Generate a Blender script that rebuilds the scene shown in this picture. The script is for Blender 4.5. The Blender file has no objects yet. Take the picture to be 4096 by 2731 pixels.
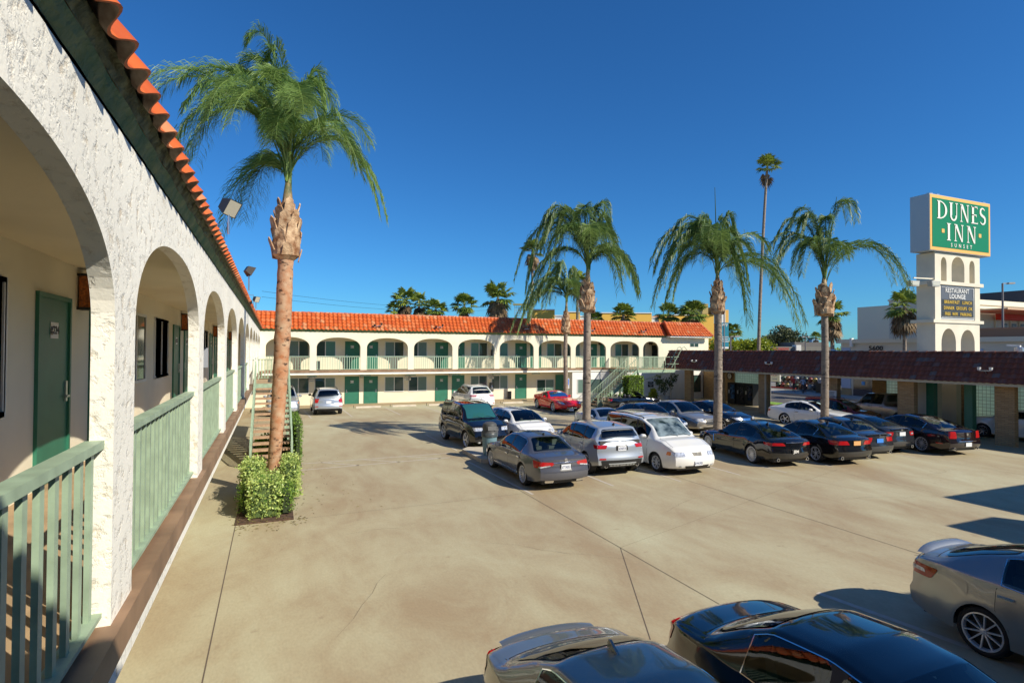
import bpy, bmesh, math, random
import numpy as np
from math import sin, cos, pi, radians, sqrt, atan2
from mathutils import Vector, Matrix

C = bpy.context.scene.collection
SC = bpy.context.scene

# ------------------------------------------------------------------ camera
cam_data = bpy.data.cameras.new("camera")
cam_data.sensor_width = 36.0
cam_data.lens = 2256.87 / 4096 * 36.0
cam_data.clip_start = 0.05
cam_data.clip_end = 6000
cam = bpy.data.objects.new("camera", cam_data)
C.objects.link(cam)
yaw, pit, rol = 0.401, 0.0154, 0.0049
F = Vector((sin(yaw) * cos(pit), cos(yaw) * cos(pit), sin(pit)))
R0 = Vector((cos(yaw), -sin(yaw), 0)); U0 = R0.cross(F)
Rv = R0 * cos(rol) + U0 * sin(rol); Uv = -R0 * sin(rol) + U0 * cos(rol)
M = Matrix(((Rv.x, Uv.x, -F.x, 0), (Rv.y, Uv.y, -F.y, 0), (Rv.z, Uv.z, -F.z, 4.182), (0, 0, 0, 1)))
cam.matrix_world = M
SC.camera = cam

# ------------------------------------------------------------------ world, sun, exposure
SUNV = Vector((0.72, -1.0, 0.93)).normalized()      # towards the sun
SUN_EL = math.asin(SUNV.z); SUN_AZ = atan2(SUNV.x, SUNV.y)
world = bpy.data.worlds.new("World"); SC.world = world; world.use_nodes = True
nt = world.node_tree; nt.nodes.clear()
sky = nt.nodes.new("ShaderNodeTexSky"); sky.sky_type = 'NISHITA'; sky.sun_disc = False
sky.sun_elevation = SUN_EL; sky.sun_rotation = SUN_AZ
sky.altitude = 0; sky.air_density = 1.0; sky.dust_density = 0.1; sky.ozone_density = 3.2
hsv = nt.nodes.new("ShaderNodeHueSaturation"); hsv.inputs["Saturation"].default_value = 1.08
hsv.inputs["Hue"].default_value = 0.5
bg = nt.nodes.new("ShaderNodeBackground"); bg.inputs["Strength"].default_value = 0.105
wo = nt.nodes.new("ShaderNodeOutputWorld")
tint = nt.nodes.new("ShaderNodeMix"); tint.data_type = 'RGBA'; tint.blend_type = 'MULTIPLY'; tint.inputs[0].default_value = 1.0
tint.inputs[7].default_value = (.25, .64, .98, 1)      # deep clean-air blue
nt.links.new(sky.outputs[0], hsv.inputs["Color"]); nt.links.new(hsv.outputs[0], tint.inputs[6]); nt.links.new(tint.outputs[2], bg.inputs["Color"])
nt.links.new(bg.outputs[0], wo.inputs["Surface"])
sl = bpy.data.lights.new("sun", 'SUN'); sl.energy = 5.0; sl.angle = radians(0.5); sl.color = (1.0, 0.93, 0.80)
so = bpy.data.objects.new("sun", sl); C.objects.link(so)
so.rotation_euler = SUNV.to_track_quat('Z', 'Y').to_euler(); so.location = (20, -20, 40)
SC.view_settings.view_transform = 'Standard'; SC.view_settings.look = 'None'
SC.view_settings.exposure = 0.26; SC.view_settings.gamma = 1.0; SC.view_settings.use_curve_mapping = False
SC.cycles.max_bounces = 6; SC.cycles.transparent_max_bounces = 8

# ------------------------------------------------------------------ materials
MATS = {}
def mat(name, col=(.5, .5, .5), rough=.6, metal=0., spec=.5, coat=0., noise=None, bump=None, emit=None, trans=0., alpha=1.):
    """noise=(scale, strength, detail[, colour2]) varies the colour; bump=(scale, strength, detail, distance)."""
    if name in MATS: return MATS[name]
    m = bpy.data.materials.new(name); m.use_nodes = True; t = m.node_tree; b = t.nodes["Principled BSDF"]
    b.inputs["Base Color"].default_value = (*col, 1); b.inputs["Roughness"].default_value = rough
    b.inputs["Metallic"].default_value = metal; b.inputs["Specular IOR Level"].default_value = spec
    b.inputs["Coat Weight"].default_value = coat; b.inputs["Coat Roughness"].default_value = 0.03
    b.inputs["Transmission Weight"].default_value = trans; b.inputs["Alpha"].default_value = alpha
    if emit:
        b.inputs["Emission Color"].default_value = (*emit[0], 1); b.inputs["Emission Strength"].default_value = emit[1]
    if noise or bump:
        tc = t.nodes.new("ShaderNodeTexCoord")
    if noise:
        n = t.nodes.new("ShaderNodeTexNoise"); n.inputs["Scale"].default_value = noise[0]; n.inputs["Detail"].default_value = noise[2]
        t.links.new(tc.outputs["Object"], n.inputs["Vector"])
        r = t.nodes.new("ShaderNodeValToRGB"); s = noise[1]
        c2 = noise[3] if len(noise) > 3 else tuple(min(1, c * (1 + s)) for c in col)
        r.color_ramp.elements[0].position = .35; r.color_ramp.elements[1].position = .65
        r.color_ramp.elements[0].color = (*[c * (1 - s) for c in col], 1); r.color_ramp.elements[1].color = (*c2, 1)
        t.links.new(n.outputs[0], r.inputs[0]); t.links.new(r.outputs[0], b.inputs["Base Color"])
    if bump:
        n = t.nodes.new("ShaderNodeTexNoise"); n.inputs["Scale"].default_value = bump[0]; n.inputs["Detail"].default_value = bump[2]
        t.links.new(tc.outputs["Object"], n.inputs["Vector"])
        bp = t.nodes.new("ShaderNodeBump"); bp.inputs["Strength"].default_value = bump[1]; bp.inputs["Distance"].default_value = bump[3]
        t.links.new(n.outputs[0], bp.inputs["Height"]); t.links.new(bp.outputs[0], b.inputs["Normal"])
    MATS[name] = m
    return m

def nodes(m):
    return m.node_tree, m.node_tree.nodes["Principled BSDF"]

def N(t, typ, **kw):
    n = t.nodes.new("ShaderNode" + typ)
    for k, v in kw.items():
        if k in n.inputs.keys() if hasattr(n.inputs, 'keys') else False: n.inputs[k].default_value = v
        else:
            try: n.inputs[k].default_value = v
            except Exception: setattr(n, k, v)
    return n

# ------------------------------------------------------------------ mesh helpers
def link(o, parent=None):
    C.objects.link(o)
    if parent is not None: o.parent = parent
    return o

def mesh_obj(name, verts, faces, mats, parent=None, idx=None, smooth=False, sharp=None, loc=None):
    me = bpy.data.meshes.new(name)
    me.from_pydata([tuple(map(float, v)) for v in verts], [], [tuple(int(i) for i in f) for f in faces])
    if not isinstance(mats, (list, tuple)): mats = [mats]
    for m in mats: me.materials.append(m)
    if idx is not None: me.polygons.foreach_set("material_index", np.array(idx, dtype=np.int32))
    if smooth: me.polygons.foreach_set("use_smooth", np.ones(len(me.polygons), dtype=bool))
    me.update()
    if sharp: me.set_sharp_from_angle(angle=radians(sharp))
    o = bpy.data.objects.new(name, me)
    if loc is not None: o.location = loc
    return link(o, parent)

class MB:
    def __init__(s, T=None): s.v = []; s.f = []; s.i = []; s.m = 0; s.T = T
    def P(s, p):
        s.v.append(s.T(*p) if s.T else tuple(p)); return len(s.v) - 1
    def face(s, ids): s.f.append(tuple(ids)); s.i.append(s.m)
    def poly(s, pts): s.face([s.P(p) for p in pts])
    def box(s, x0, x1, y0, y1, z0, z1):
        a = [s.P(p) for p in ((x0, y0, z0), (x1, y0, z0), (x1, y1, z0), (x0, y1, z0), (x0, y0, z1), (x1, y0, z1), (x1, y1, z1), (x0, y1, z1))]
        for q in ((0, 3, 2, 1), (4, 5, 6, 7), (0, 1, 5, 4), (1, 2, 6, 5), (2, 3, 7, 6), (3, 0, 4, 7)): s.face([a[k] for k in q])
        return s
    def bar(s, p, q, w, h, up=(0, 0, 1)):
        """rectangular bar from p to q, w across, h along up"""
        p = Vector(p); q = Vector(q); d = (q - p).normalized(); u = Vector(up)
        if abs(d.dot(u)) > .98: u = Vector((0, 1, 0))
        sd = d.cross(u).normalized(); u = sd.cross(d).normalized()
        a = []
        for b in (p, q):
            for i, j in ((-1, -1), (1, -1), (1, 1), (-1, 1)): a.append(s.P(b + sd * (i * w / 2) + u * (j * h / 2)))
        for qd in ((0, 1, 2, 3), (7, 6, 5, 4), (0, 4, 5, 1), (1, 5, 6, 2), (2, 6, 7, 3), (3, 7, 4, 0)): s.face([a[k] for k in qd])
        return s
    def tube(s, pts, rad, n=8, cap=True):
        pts = [Vector(p) for p in pts]
        if not hasattr(rad, '__len__'): rad = [rad] * len(pts)
        rings = []; ref = None
        for k, p in enumerate(pts):
            d = (pts[min(k + 1, len(pts) - 1)] - pts[max(k - 1, 0)]).normalized()
            if ref is None: ref = Vector((1, 0, 0)) if abs(d.x) < .8 else Vector((0, 1, 0))
            a = (ref - d * ref.dot(d)).normalized(); b = d.cross(a); ref = a
            rings.append([s.P(p + (a * cos(2 * pi * j / n) + b * sin(2 * pi * j / n)) * rad[k]) for j in range(n)])
        for k in range(len(rings) - 1):
            for j in range(n): s.face((rings[k][j], rings[k][(j + 1) % n], rings[k + 1][(j + 1) % n], rings[k + 1][j]))
        if cap: s.face(rings[0][::-1]); s.face(rings[-1])
        return s
    def lathe(s, prof, n=24, c=(0, 0, 0), axis='z', close=False):
        """prof: (r, h) pairs"""
        rings = []
        for r, h in prof:
            rg = []
            for j in range(n):
                a = 2 * pi * j / n
                if axis == 'z': rg.append(s.P((c[0] + r * cos(a), c[1] + r * sin(a), c[2] + h)))
                elif axis == 'y': rg.append(s.P((c[0] + r * cos(a), c[1] + h, c[2] + r * sin(a))))
                else: rg.append(s.P((c[0] + h, c[1] + r * cos(a), c[2] + r * sin(a))))
            rings.append(rg)
        m = len(rings)
        for k in range(m if close else m - 1):
            A, B = rings[k], rings[(k + 1) % m]
            for j in range(n): s.face((A[j], A[(j + 1) % n], B[(j + 1) % n], B[j]))
        if not close:
            s.face(rings[0][::-1]); s.face(rings[-1])
        return s
    def extr(s, pts, d):
        """closed polygon pts (3D) extruded by vector d"""
        d = Vector(d); a = [s.P(p) for p in pts]; b = [s.P(Vector(p) + d) for p in pts]; n = len(pts)
        s.face(a[::-1]); s.face(b)
        for k in range(n): s.face((a[k], a[(k + 1) % n], b[(k + 1) % n], b[k]))
        return s
    def grid(s, G, flip=False):
        """G[i][j] points"""
        id_ = [[s.P(p) for p in row] for row in G]
        for i in range(len(G) - 1):
            for j in range(len(G[0]) - 1):
                q = (id_[i][j], id_[i][j + 1], id_[i + 1][j + 1], id_[i + 1][j])
                s.face(q[::-1] if flip else q)
        return s
    def build(s, name, mats, parent=None, smooth=False, sharp=None, loc=None, recalc=True):
        o = mesh_obj(name, s.v, s.f, mats, parent, s.i, False, None, loc)
        me = o.data
        if recalc:
            bm = bmesh.new(); bm.from_mesh(me); bmesh.ops.recalc_face_normals(bm, faces=bm.faces); bm.to_mesh(me); bm.free()
        if smooth:
            me.polygons.foreach_set("use_smooth", np.ones(len(me.polygons), dtype=bool)); me.update()
            if sharp: me.set_sharp_from_angle(angle=radians(sharp))
        return o

def tag(o, label=None, cat=None, group=None, kind=None):
    if label: o["label"] = label
    if cat: o["category"] = cat
    if group: o["group"] = group
    if kind: o["kind"] = kind
    return o

def thing(name, label, cat, loc=(0, 0, 0), rz=0., group=None):
    o = bpy.data.objects.new(name, None); o.empty_display_size = .3
    o.location = loc; o.rotation_euler = (0, 0, rz); link(o)
    return tag(o, label, cat, group)

def copy_tree(o, parent=None):
    c = o.copy(); C.objects.link(c); c.parent = parent
    for ch in o.children: copy_tree(ch, c)
    return c

_TX = {}
def text_mesh(txt, size=.1, ext=.002, bold=0., align='CENTER', space=1.0, sx=1.0):
    """text as geometry lying in the XZ plane facing -Y; returns (verts, faces)"""
    key = (txt, size, ext, bold, align, space, sx)
    if key in _TX: return _TX[key]
    cu = bpy.data.curves.new("lettering", 'FONT'); cu.body = txt; cu.size = size; cu.extrude = ext; cu.offset = bold
    cu.align_x = align; cu.align_y = 'CENTER'; cu.space_character = space; cu.resolution_u = 2
    o = bpy.data.objects.new("lettering", cu); C.objects.link(o)
    dg = bpy.context.evaluated_depsgraph_get(); dg.update()
    me = bpy.data.meshes.new_from_object(o.evaluated_get(dg))
    V = [(v.co.x * sx, -v.co.z, v.co.y) for v in me.vertices]; Fc = [tuple(p.vertices) for p in me.polygons]
    bpy.data.objects.remove(o); bpy.data.curves.remove(cu); bpy.data.meshes.remove(me)
    _TX[key] = (V, Fc); return V, Fc

def add_text(name, txt, size, loc, m, parent, rz=0., **kw):
    V, Fc = text_mesh(txt, size, **kw)
    o = mesh_obj(name, V, Fc, m, parent); o.location = loc; o.rotation_euler = (0, 0, rz); return o

rnd = random.Random(7)
RN = np.random.RandomState(5)

# ------------------------------------------------------------------ shared materials
def stucco(name, col, scale, dist, strength=.8, var=.06):
    m = mat(name, col, .9); t, b = nodes(m)
    tc = N(t, "TexCoord"); n1 = N(t, "TexNoise", Scale=scale, Detail=5.0, Roughness=.6); n2 = N(t, "TexNoise", Scale=scale * .22, Detail=3.0)
    vo = N(t, "TexVoronoi", Scale=scale * .55)
    for n in (n1, n2, vo): t.links.new(tc.outputs["Object"], n.inputs["Vector"])
    t.links.new(n1.outputs["Color"], vo.inputs["Vector"]) if False else None
    mx = N(t, "Math", operation='MULTIPLY'); t.links.new(n1.outputs[0], mx.inputs[0]); t.links.new(n2.outputs[0], mx.inputs[1])
    bp = N(t, "Bump", Strength=strength, Distance=dist); t.links.new(mx.outputs[0], bp.inputs["Height"]); t.links.new(bp.outputs[0], b.inputs["Normal"])
    n3 = N(t, "TexNoise", Scale=.9, Detail=4.0); t.links.new(tc.outputs["Object"], n3.inputs["Vector"])
    r = N(t, "ValToRGB"); r.color_ramp.elements[0].position = .3; r.color_ramp.elements[1].position = .7
    r.color_ramp.elements[0].color = (*[c * (1 - var) for c in col], 1); r.color_ramp.elements[1].color = (*[min(1, c * (1 + var)) for c in col], 1)
    t.links.new(n3.outputs[0], r.inputs[0]); t.links.new(r.outputs[0], b.inputs["Base Color"])
    return m

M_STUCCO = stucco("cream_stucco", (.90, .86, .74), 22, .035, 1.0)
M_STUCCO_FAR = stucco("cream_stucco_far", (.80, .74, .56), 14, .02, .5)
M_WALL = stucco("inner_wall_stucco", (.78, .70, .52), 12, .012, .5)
M_WHITEWALL = stucco("white_stucco", (.80, .78, .72), 12, .02, .5)
# knock-down trowel texture on the near arcade: flat islands with ridged edges
t, b = nodes(M_STUCCO)
tc = N(t, "TexCoord"); w = N(t, "TexNoise", Scale=11.0, Detail=7.0, Roughness=.62, Distortion=.25); t.links.new(tc.outputs["Object"], w.inputs["Vector"])
cr = N(t, "ValToRGB"); cr.color_ramp.elements[0].position = .34; cr.color_ramp.elements[1].position = .50; t.links.new(w.outputs[0], cr.inputs[0])
w2 = N(t, "TexNoise", Scale=45.0, Detail=4.0); t.links.new(tc.outputs["Object"], w2.inputs["Vector"])
ad = N(t, "Math", operation='MULTIPLY_ADD'); t.links.new(w2.outputs[0], ad.inputs[0]); ad.inputs[1].default_value = .35; t.links.new(cr.outputs[0], ad.inputs[2])
mxc = N(t, "Mix"); mxc.data_type = 'RGBA'; src = b.inputs["Base Color"].links[0].from_socket; t.links.new(src, mxc.inputs[6]); mxc.inputs[7].default_value = (.58, .46, .30, 1)
iv = N(t, "MapRange"); iv.inputs[1].default_value = .30; iv.inputs[2].default_value = .42; iv.inputs[3].default_value = .75; iv.inputs[4].default_value = 0.; t.links.new(w.outputs[0], iv.inputs[0]); t.links.new(iv.outputs[0], mxc.inputs[0]); t.links.new(mxc.outputs[2], b.inputs["Base Color"])
bp = N(t, "Bump", Strength=.8, Distance=.0075); t.links.new(ad.outputs[0], bp.inputs["Height"]); t.links.new(bp.outputs[0], b.inputs["Normal"])

M_GREEN = mat("green_door_paint", (.028, .165, .10), .45, noise=(3, .08, 3))
M_RAIL = mat("pale_green_paint", (.32, .42, .29), .5, noise=(7, .14, 7), bump=(90, .25, 5, .002))
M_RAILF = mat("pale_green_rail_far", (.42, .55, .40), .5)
M_SOFFIT = mat("green_soffit_stucco", (.13, .27, .12), .9, noise=(4, .45, 7, (.22, .25, .11)), bump=(9, 1., 8, .06))
M_BROWN = mat("brown_deck_paint", (.27, .165, .095), .6, noise=(2.5, .22, 6), bump=(30, .2, 4, .004))
M_WALK = mat("walkway_tan", (.42, .29, .16), .8, noise=(3, .15, 5))
M_WHITE = mat("white_trim", (.78, .76, .70), .6)
M_FRAME = mat("window_frame", (.66, .66, .62), .4)
M_GLASSW = mat("window_glass_dark", (.035, .07, .06), .06, 0, .8)
M_GLASST = mat("window_glass_teal", (.09, .22, .18), .15, 0, .7)
M_BLACK = mat("black_plastic", (.012, .012, .012), .5)
M_DARK = mat("dark_interior", (.02, .018, .015), .8)
M_STEEL = mat("steel", (.55, .55, .55), .3, .9)
M_CHROME = mat("chrome", (.85, .85, .86), .08, 1.)
M_AMBER = mat("amber_glass", (.35, .09, .01), .25, 0, .6, noise=(30, .5, 4))
M_PLATE = mat("number_plate_white", (.75, .75, .72), .5)
M_INK = mat("black_ink", (.02, .02, .02), .6)
M_CONC = mat("concrete_pale", (.50, .44, .34), .85, noise=(2, .12, 6), bump=(40, .3, 5, .004))
M_TREAD = mat("stair_tread_concrete", (.42, .27, .16), .85, noise=(12, .18, 6), bump=(60, .5, 4, .004))

def blinds_mat():
    m = mat("window_blinds", (.2, .3, .26), .3, 0, .6); t, b = nodes(m)
    tc = N(t, "TexCoord"); sp = N(t, "SeparateXYZ"); t.links.new(tc.outputs["Object"], sp.inputs[0])
    mu = N(t, "Math", operation='MULTIPLY'); mu.inputs[1].default_value = 2 * pi / .055; t.links.new(sp.outputs[2], mu.inputs[0])
    si = N(t, "Math", operation='SINE'); t.links.new(mu.outputs[0], si.inputs[0])
    r = N(t, "ValToRGB"); r.color_ramp.elements[0].position = .2; r.color_ramp.elements[1].position = .75
    r.color_ramp.elements[0].color = (.05, .10, .085, 1); r.color_ramp.elements[1].color = (.27, .38, .32, 1)
    t.links.new(si.outputs[0], r.inputs[0]); t.links.new(r.outputs[0], b.inputs["Base Color"]); return m
M_BLIND = blinds_mat()

def tile_mat(name, c0, c1, c2, rough=.45):
    """clay tiles: every tile its own tone (attribute 'tone' on the faces)"""
    m = mat(name, c1, rough); t, b = nodes(m)
    at = N(t, "Attribute", attribute_name="tone"); tc = N(t, "TexCoord")
    n = N(t, "TexNoise", Scale=14.0, Detail=6.0); t.links.new(tc.outputs["Object"], n.inputs["Vector"])
    ma = N(t, "Math", operation='MULTIPLY_ADD'); t.links.new(n.outputs[0], ma.inputs[0]); ma.inputs[1].default_value = .35; t.links.new(at.outputs["Fac"], ma.inputs[2])
    r = N(t, "ValToRGB"); e = r.color_ramp.elements
    e[0].position = .15; e[0].color = (*c0, 1); e[1].position = .75; e[1].color = (*c1, 1); q = e.new(1.12); q.color = (*c2, 1)
    e[2].position = 1.0
    t.links.new(ma.outputs[0], r.inputs[0]); t.links.new(r.outputs[0], b.inputs["Base Color"])
    bp = N(t, "Bump", Strength=.4, Distance=.006); t.links.new(n.outputs[0], bp.inputs["Height"]); t.links.new(bp.outputs[0], b.inputs["Normal"])
    return m
M_TILE = tile_mat("orange_clay_tile", (.36, .055, .012), (.57, .115, .018), (.56, .22, .09))
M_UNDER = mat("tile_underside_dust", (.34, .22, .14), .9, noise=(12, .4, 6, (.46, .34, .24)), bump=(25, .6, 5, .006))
M_SOFFIT2 = mat("olive_eave_mortar", (.11, .12, .055), .95, noise=(7, .5, 7, (.20, .21, .11)), bump=(12, 1., 8, .08))
M_TILE2 = tile_mat("brown_red_clay_tile", (.10, .034, .020), (.22, .06, .026), (.15, .11, .095), .7)

# ------------------------------------------------------------------ ground
def sst(t): t = max(0., min(1., t)); return t * t * (3 - 2 * t)
def gz(x, y): return -.3 * max(sst((x - 20.5) / 2.5) * sst((y - 27) / 6), sst((x - 27.5) / 4))

def concrete_ground():
    m = mat("lot_concrete", (.46, .38, .26), .8); t, b = nodes(m)
    tc = N(t, "TexCoord"); mp = N(t, "Mapping"); mp.inputs["Scale"].default_value = (1, .45, 1); t.links.new(tc.outputs["Object"], mp.inputs[0])
    n1 = N(t, "TexNoise", Scale=.16, Detail=5.0, Roughness=.55, Distortion=1.4); n2 = N(t, "TexNoise", Scale=.9, Detail=9.0, Roughness=.72, Distortion=.6); n3 = N(t, "TexNoise", Scale=30.0, Detail=6.0)
    for n in (n1, n2, n3): t.links.new(mp.outputs[0], n.inputs["Vector"])
    r = N(t, "ValToRGB"); e = r.color_ramp.elements
    e[0].position = .40; e[0].color = (.345, .26, .15, 1); e[1].position = .62; e[1].color = (.48, .445, .285, 1); q = e.new(.52); q.color = (.425, .365, .225, 1)
    mm = N(t, "Math", operation='MULTIPLY_ADD'); t.links.new(n2.outputs[0], mm.inputs[0]); mm.inputs[1].default_value = .38
    m2 = N(t, "Math", operation='MULTIPLY'); t.links.new(n1.outputs[0], m2.inputs[0]); m2.inputs[1].default_value = .64; t.links.new(m2.outputs[0], mm.inputs[2])
    t.links.new(mm.outputs[0], r.inputs[0])
    # stains: sparse darker spots
    n4 = N(t, "TexNoise", Scale=3.4, Detail=5.0); t.links.new(tc.outputs["Object"], n4.inputs["Vector"])
    r4 = N(t, "ValToRGB"); r4.color_ramp.elements[0].position = .66; r4.color_ramp.elements[1].position = .76
    t.links.new(n4.outputs[0], r4.inputs[0]); mx = N(t, "Mix"); mx.data_type = 'RGBA'
    mul = N(t, "Math", operation='MULTIPLY'); mul.inputs[1].default_value = .42; t.links.new(r4.outputs[0], mul.inputs[0])
    t.links.new(mul.outputs[0], mx.inputs[0]); t.links.new(r.outputs[0], mx.inputs[6]); mx.inputs[7].default_value = (.25, .17, .10, 1)
    # fine speckle
    hs = N(t, "HueSaturation"); mr = N(t, "MapRange"); mr.inputs[1].default_value = .3; mr.inputs[2].default_value = .7; mr.inputs[3].default_value = .93; mr.inputs[4].default_value = 1.07
    t.links.new(n3.outputs[0], mr.inputs[0]); t.links.new(mr.outputs[0], hs.inputs["Value"]); t.links.new(mx.outputs[2], hs.inputs["Color"])
    t.links.new(hs.outputs[0], b.inputs["Base Color"])
    rr = N(t, "MapRange"); rr.inputs[3].default_value = .55; rr.inputs[4].default_value = .85; t.links.new(n1.outputs[0], rr.inputs[0]); t.links.new(rr.outputs[0], b.inputs["Roughness"])
    bp = N(t, "Bump", Strength=.25, Distance=.004); t.links.new(n3.outputs[0], bp.inputs["Height"]); t.links.new(bp.outputs[0], b.inputs["Normal"])
    return m
M_LOT = concrete_ground()
mb = MB()
xs = [-3.5, 10, 18, 20, 20.5, 21, 21.5, 22, 22.5, 23, 24, 27.5, 28, 28.5, 29, 29.5, 30, 30.5, 31, 31.5, 33, 36, 38.5]; ys = [-30, 0, 20, 26, 27, 28, 29, 30, 31, 32, 33, 34, 36, 40, 44.2]
mb.grid([[(x, y, gz(x, y)) for x in xs] for y in ys])
tag(mb.build("parking_lot", M_LOT, smooth=True), kind="structure")
# earth far around
m = mat("earth_ground", (.16, .13, .09), .95, noise=(.05, .3, 6))
mb = MB()
for x0, x1, y0, y1 in ((-3000, -3.5, -3000, 3000), (38.5, 3000, -3000, 3000), (-3.5, 38.5, 44.2, 3000), (-3.5, 38.5, -3000, -30)): mb.poly([(x0, y0, -.34), (x1, y0, -.34), (x1, y1, -.34), (x0, y1, -.34)])
tag(mb.build("ground", m), kind="structure")

def strip(mb, p, q, w, z=.004):
    p = Vector((*p, 0)); q = Vector((*q, 0)); d = (q - p); n = max(1, int(d.length / 1.0)); s = Vector((-d.y, d.x, 0)).normalized() * w / 2
    for k in range(n):
        a = p + d * k / n; b_ = p + d * (k + 1) / n
        mb.poly([(c.x, c.y, gz(c.x, c.y) + z) for c in (a + s, a - s, b_ - s, b_ + s)])
mb = MB()      # saw-cut joints
for p, q, w in (((6.86, -3), (6.83, 22), .016), ((12.4, -3), (12.4, 19), .014), ((-.77, 2), (-.77, 14.9), .018), ((-.77, 20.2), (-.77, 41), .012), ((4.67, 6), (6.85, 10.2), .014),
                ((.55, 14.9), (6.8, 15.1), .008), ((6.85, 10.2), (18.5, 14.0), .006), ((18.2, -3), (18.2, 19), .008), ((-.77, 29), (33, 29.4), .008), ((6.8, 29), (6.8, 42), .008), ((13.8, 23), (13.8, 42), .008), ((23.7, -3), (23.7, 14), .008)):
    strip(mb, p, q, w)
tag(mb.build("concrete_joints", mat("joint_dark", (.13, .10, .07), .9)), kind="structure")
mb = MB()      # worn stall lines
LN = [((7.0, 14.9), (6.78, 20.2), .09), ((9.75, 14.9), (9.7, 20.0), .09), ((14.6, 14.6), (14.6, 19.8), .08), ((12.1, 14.6), (12.0, 19.8), .08), ((16.4, 14.3), (16.3, 19.8), .08),
      ((18.8, 14.4), (18.8, 19.8), .08), ((21.2, 14.4), (21.2, 19.8), .08), ((23.5, 14.4), (23.5, 19.8), .08), ((25.8, 14.4), (25.8, 19.8), .08), ((28.0, 14.4), (28.0, 19.8), .08),
      ((8.75, 7.0), (9.45, 3.2), .12), ((6.6, 7.0), (6.9, 3.2), .1), ((.97, 22.0), (6.75, 22.1), .09), ((.95, 20.85), (6.4, 21.2), .09),
      ((1.7, 22.0), (2.9, 20.95), .08), ((3.2, 22.0), (4.4, 21.05), .08), ((4.8, 22.05), (6.0, 21.15), .08),
      ((2.2, 36.2), (2.0, 41.3), .1), ((4.6, 36.2), (4.5, 41.3), .1), ((7.6, 36.2), (7.5, 41.2), .1), ((10.4, 36.2), (10.3, 41.2), .1), ((13.2, 36.2), (13.1, 41.2), .1), ((16.0, 34.5), (15.9, 41.2), .1), ((18.7, 34.0), (18.6, 41.2), .1)]
for k in range(7): LN.append(((7.1 + 2.6 * k, 22.5), (7.0 + 2.6 * k, 27.3), .09))
for p, q, w in LN: strip(mb, p, q, w, .005)
tag(mb.build("painted_stall_lines", mat("worn_white_line", (.62, .58, .50), .8, noise=(9, .16, 6, (.50, .42, .31)))), kind="structure")
mb = MB(); mb.box(-.6, 33.2, 42.66, 44.18, 0, .06)
tag(mb.build("pavement", mat("pavement_concrete", (.34, .26, .15), .85, noise=(1.5, .1, 6))), kind="structure")

# ------------------------------------------------------------------ motel wings
TF = lambda s, d, z: (s, 42.67 + d, z)            # far wing: s along x, d inwards
TL = lambda s, d, z: (-.80 - d, s, z)             # left wing: s along y
TN = lambda s, d, z: (s, -.30 - d, z)             # wing under the camera
ZF, ZR, ZW, ZC = 2.67, 3.68, 5.42, 5.20           # upper floor, rail, wall top, ceiling

def arcade_wall(T, opens, s0, s1, t, mat_, parent, zs=4.30, za=5.04, zb=ZF, name="arcade_wall"):
    mb = MB(T); zt = ZW
    def slab(a, b, z0a, z0b=None):        # column from z0 to top over [a,b] front+back+soffit
        z0b = z0a if z0b is None else z0b
        mb.poly([(a, 0, z0a), (b, 0, z0b), (b, 0, zt), (a, 0, zt)]); mb.poly([(b, t, z0b), (a, t, z0a), (a, t, zt), (b, t, zt)])
        mb.poly([(a, 0, z0a), (a, t, z0a), (b, t, z0b), (b, 0, z0b)])
    cur = s0
    for (a, b) in opens:
        slab(cur, a, zb)
        mb.poly([(a, 0, zb), (a, t, zb), (a, t, zs), (a, 0, zs)]); mb.poly([(b, 0, zb), (b, t, zb), (b, t, zs), (b, 0, zs)])
        n = 40; c = (a + b) / 2; hw = (b - a) / 2; P_ = []
        for k in range(n + 1):
            th = pi - pi * k / n; e = 2 / 2.25
            cx, sx_ = cos(th), sin(th)
            P_.append((c + hw * math.copysign(abs(cx) ** e, cx), zs + (za - zs) * abs(sx_) ** e))
        for k in range(n): slab(P_[k][0], P_[k + 1][0], P_[k][1], P_[k + 1][1])
        cur = b
    slab(cur, s1, zb)
    mb.poly([(s0, 0, zb), (s0, t, zb), (s0, t, zt), (s0, 0, zt)]); mb.poly([(s1, 0, zb), (s1, t, zb), (s1, t, zt), (s1, 0, zt)])
    return mb.build(name, mat_, parent, recalc=False)

def railing(T, a, b, parent, m, pitch=.172, sq=.05, d0=.04, post=True, z0=ZF, z1=ZR):
    mb = MB(T); dc = d0 + .045
    mb.box(a, b, d0, d0 + .09, z1 - .045, z1); mb.box(a, b, dc - .045, dc + .045, z0 + .05, z0 + .075)
    n = max(2, int(round((b - a) / pitch))); p = (b - a) / n
    for k in range(n):
        s = a + (k + .5) * p; mb.box(s - sq / 2, s + sq / 2, dc - .0125, dc + .0125, z0 + .075, z1 - .045)
    if post:
        s = (a + b) / 2 + p / 2; mb.box(s - .03, s + .03, dc - .02, dc + .04, z0, z1 - .045)
    return mb.build("railing", m, parent)

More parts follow.
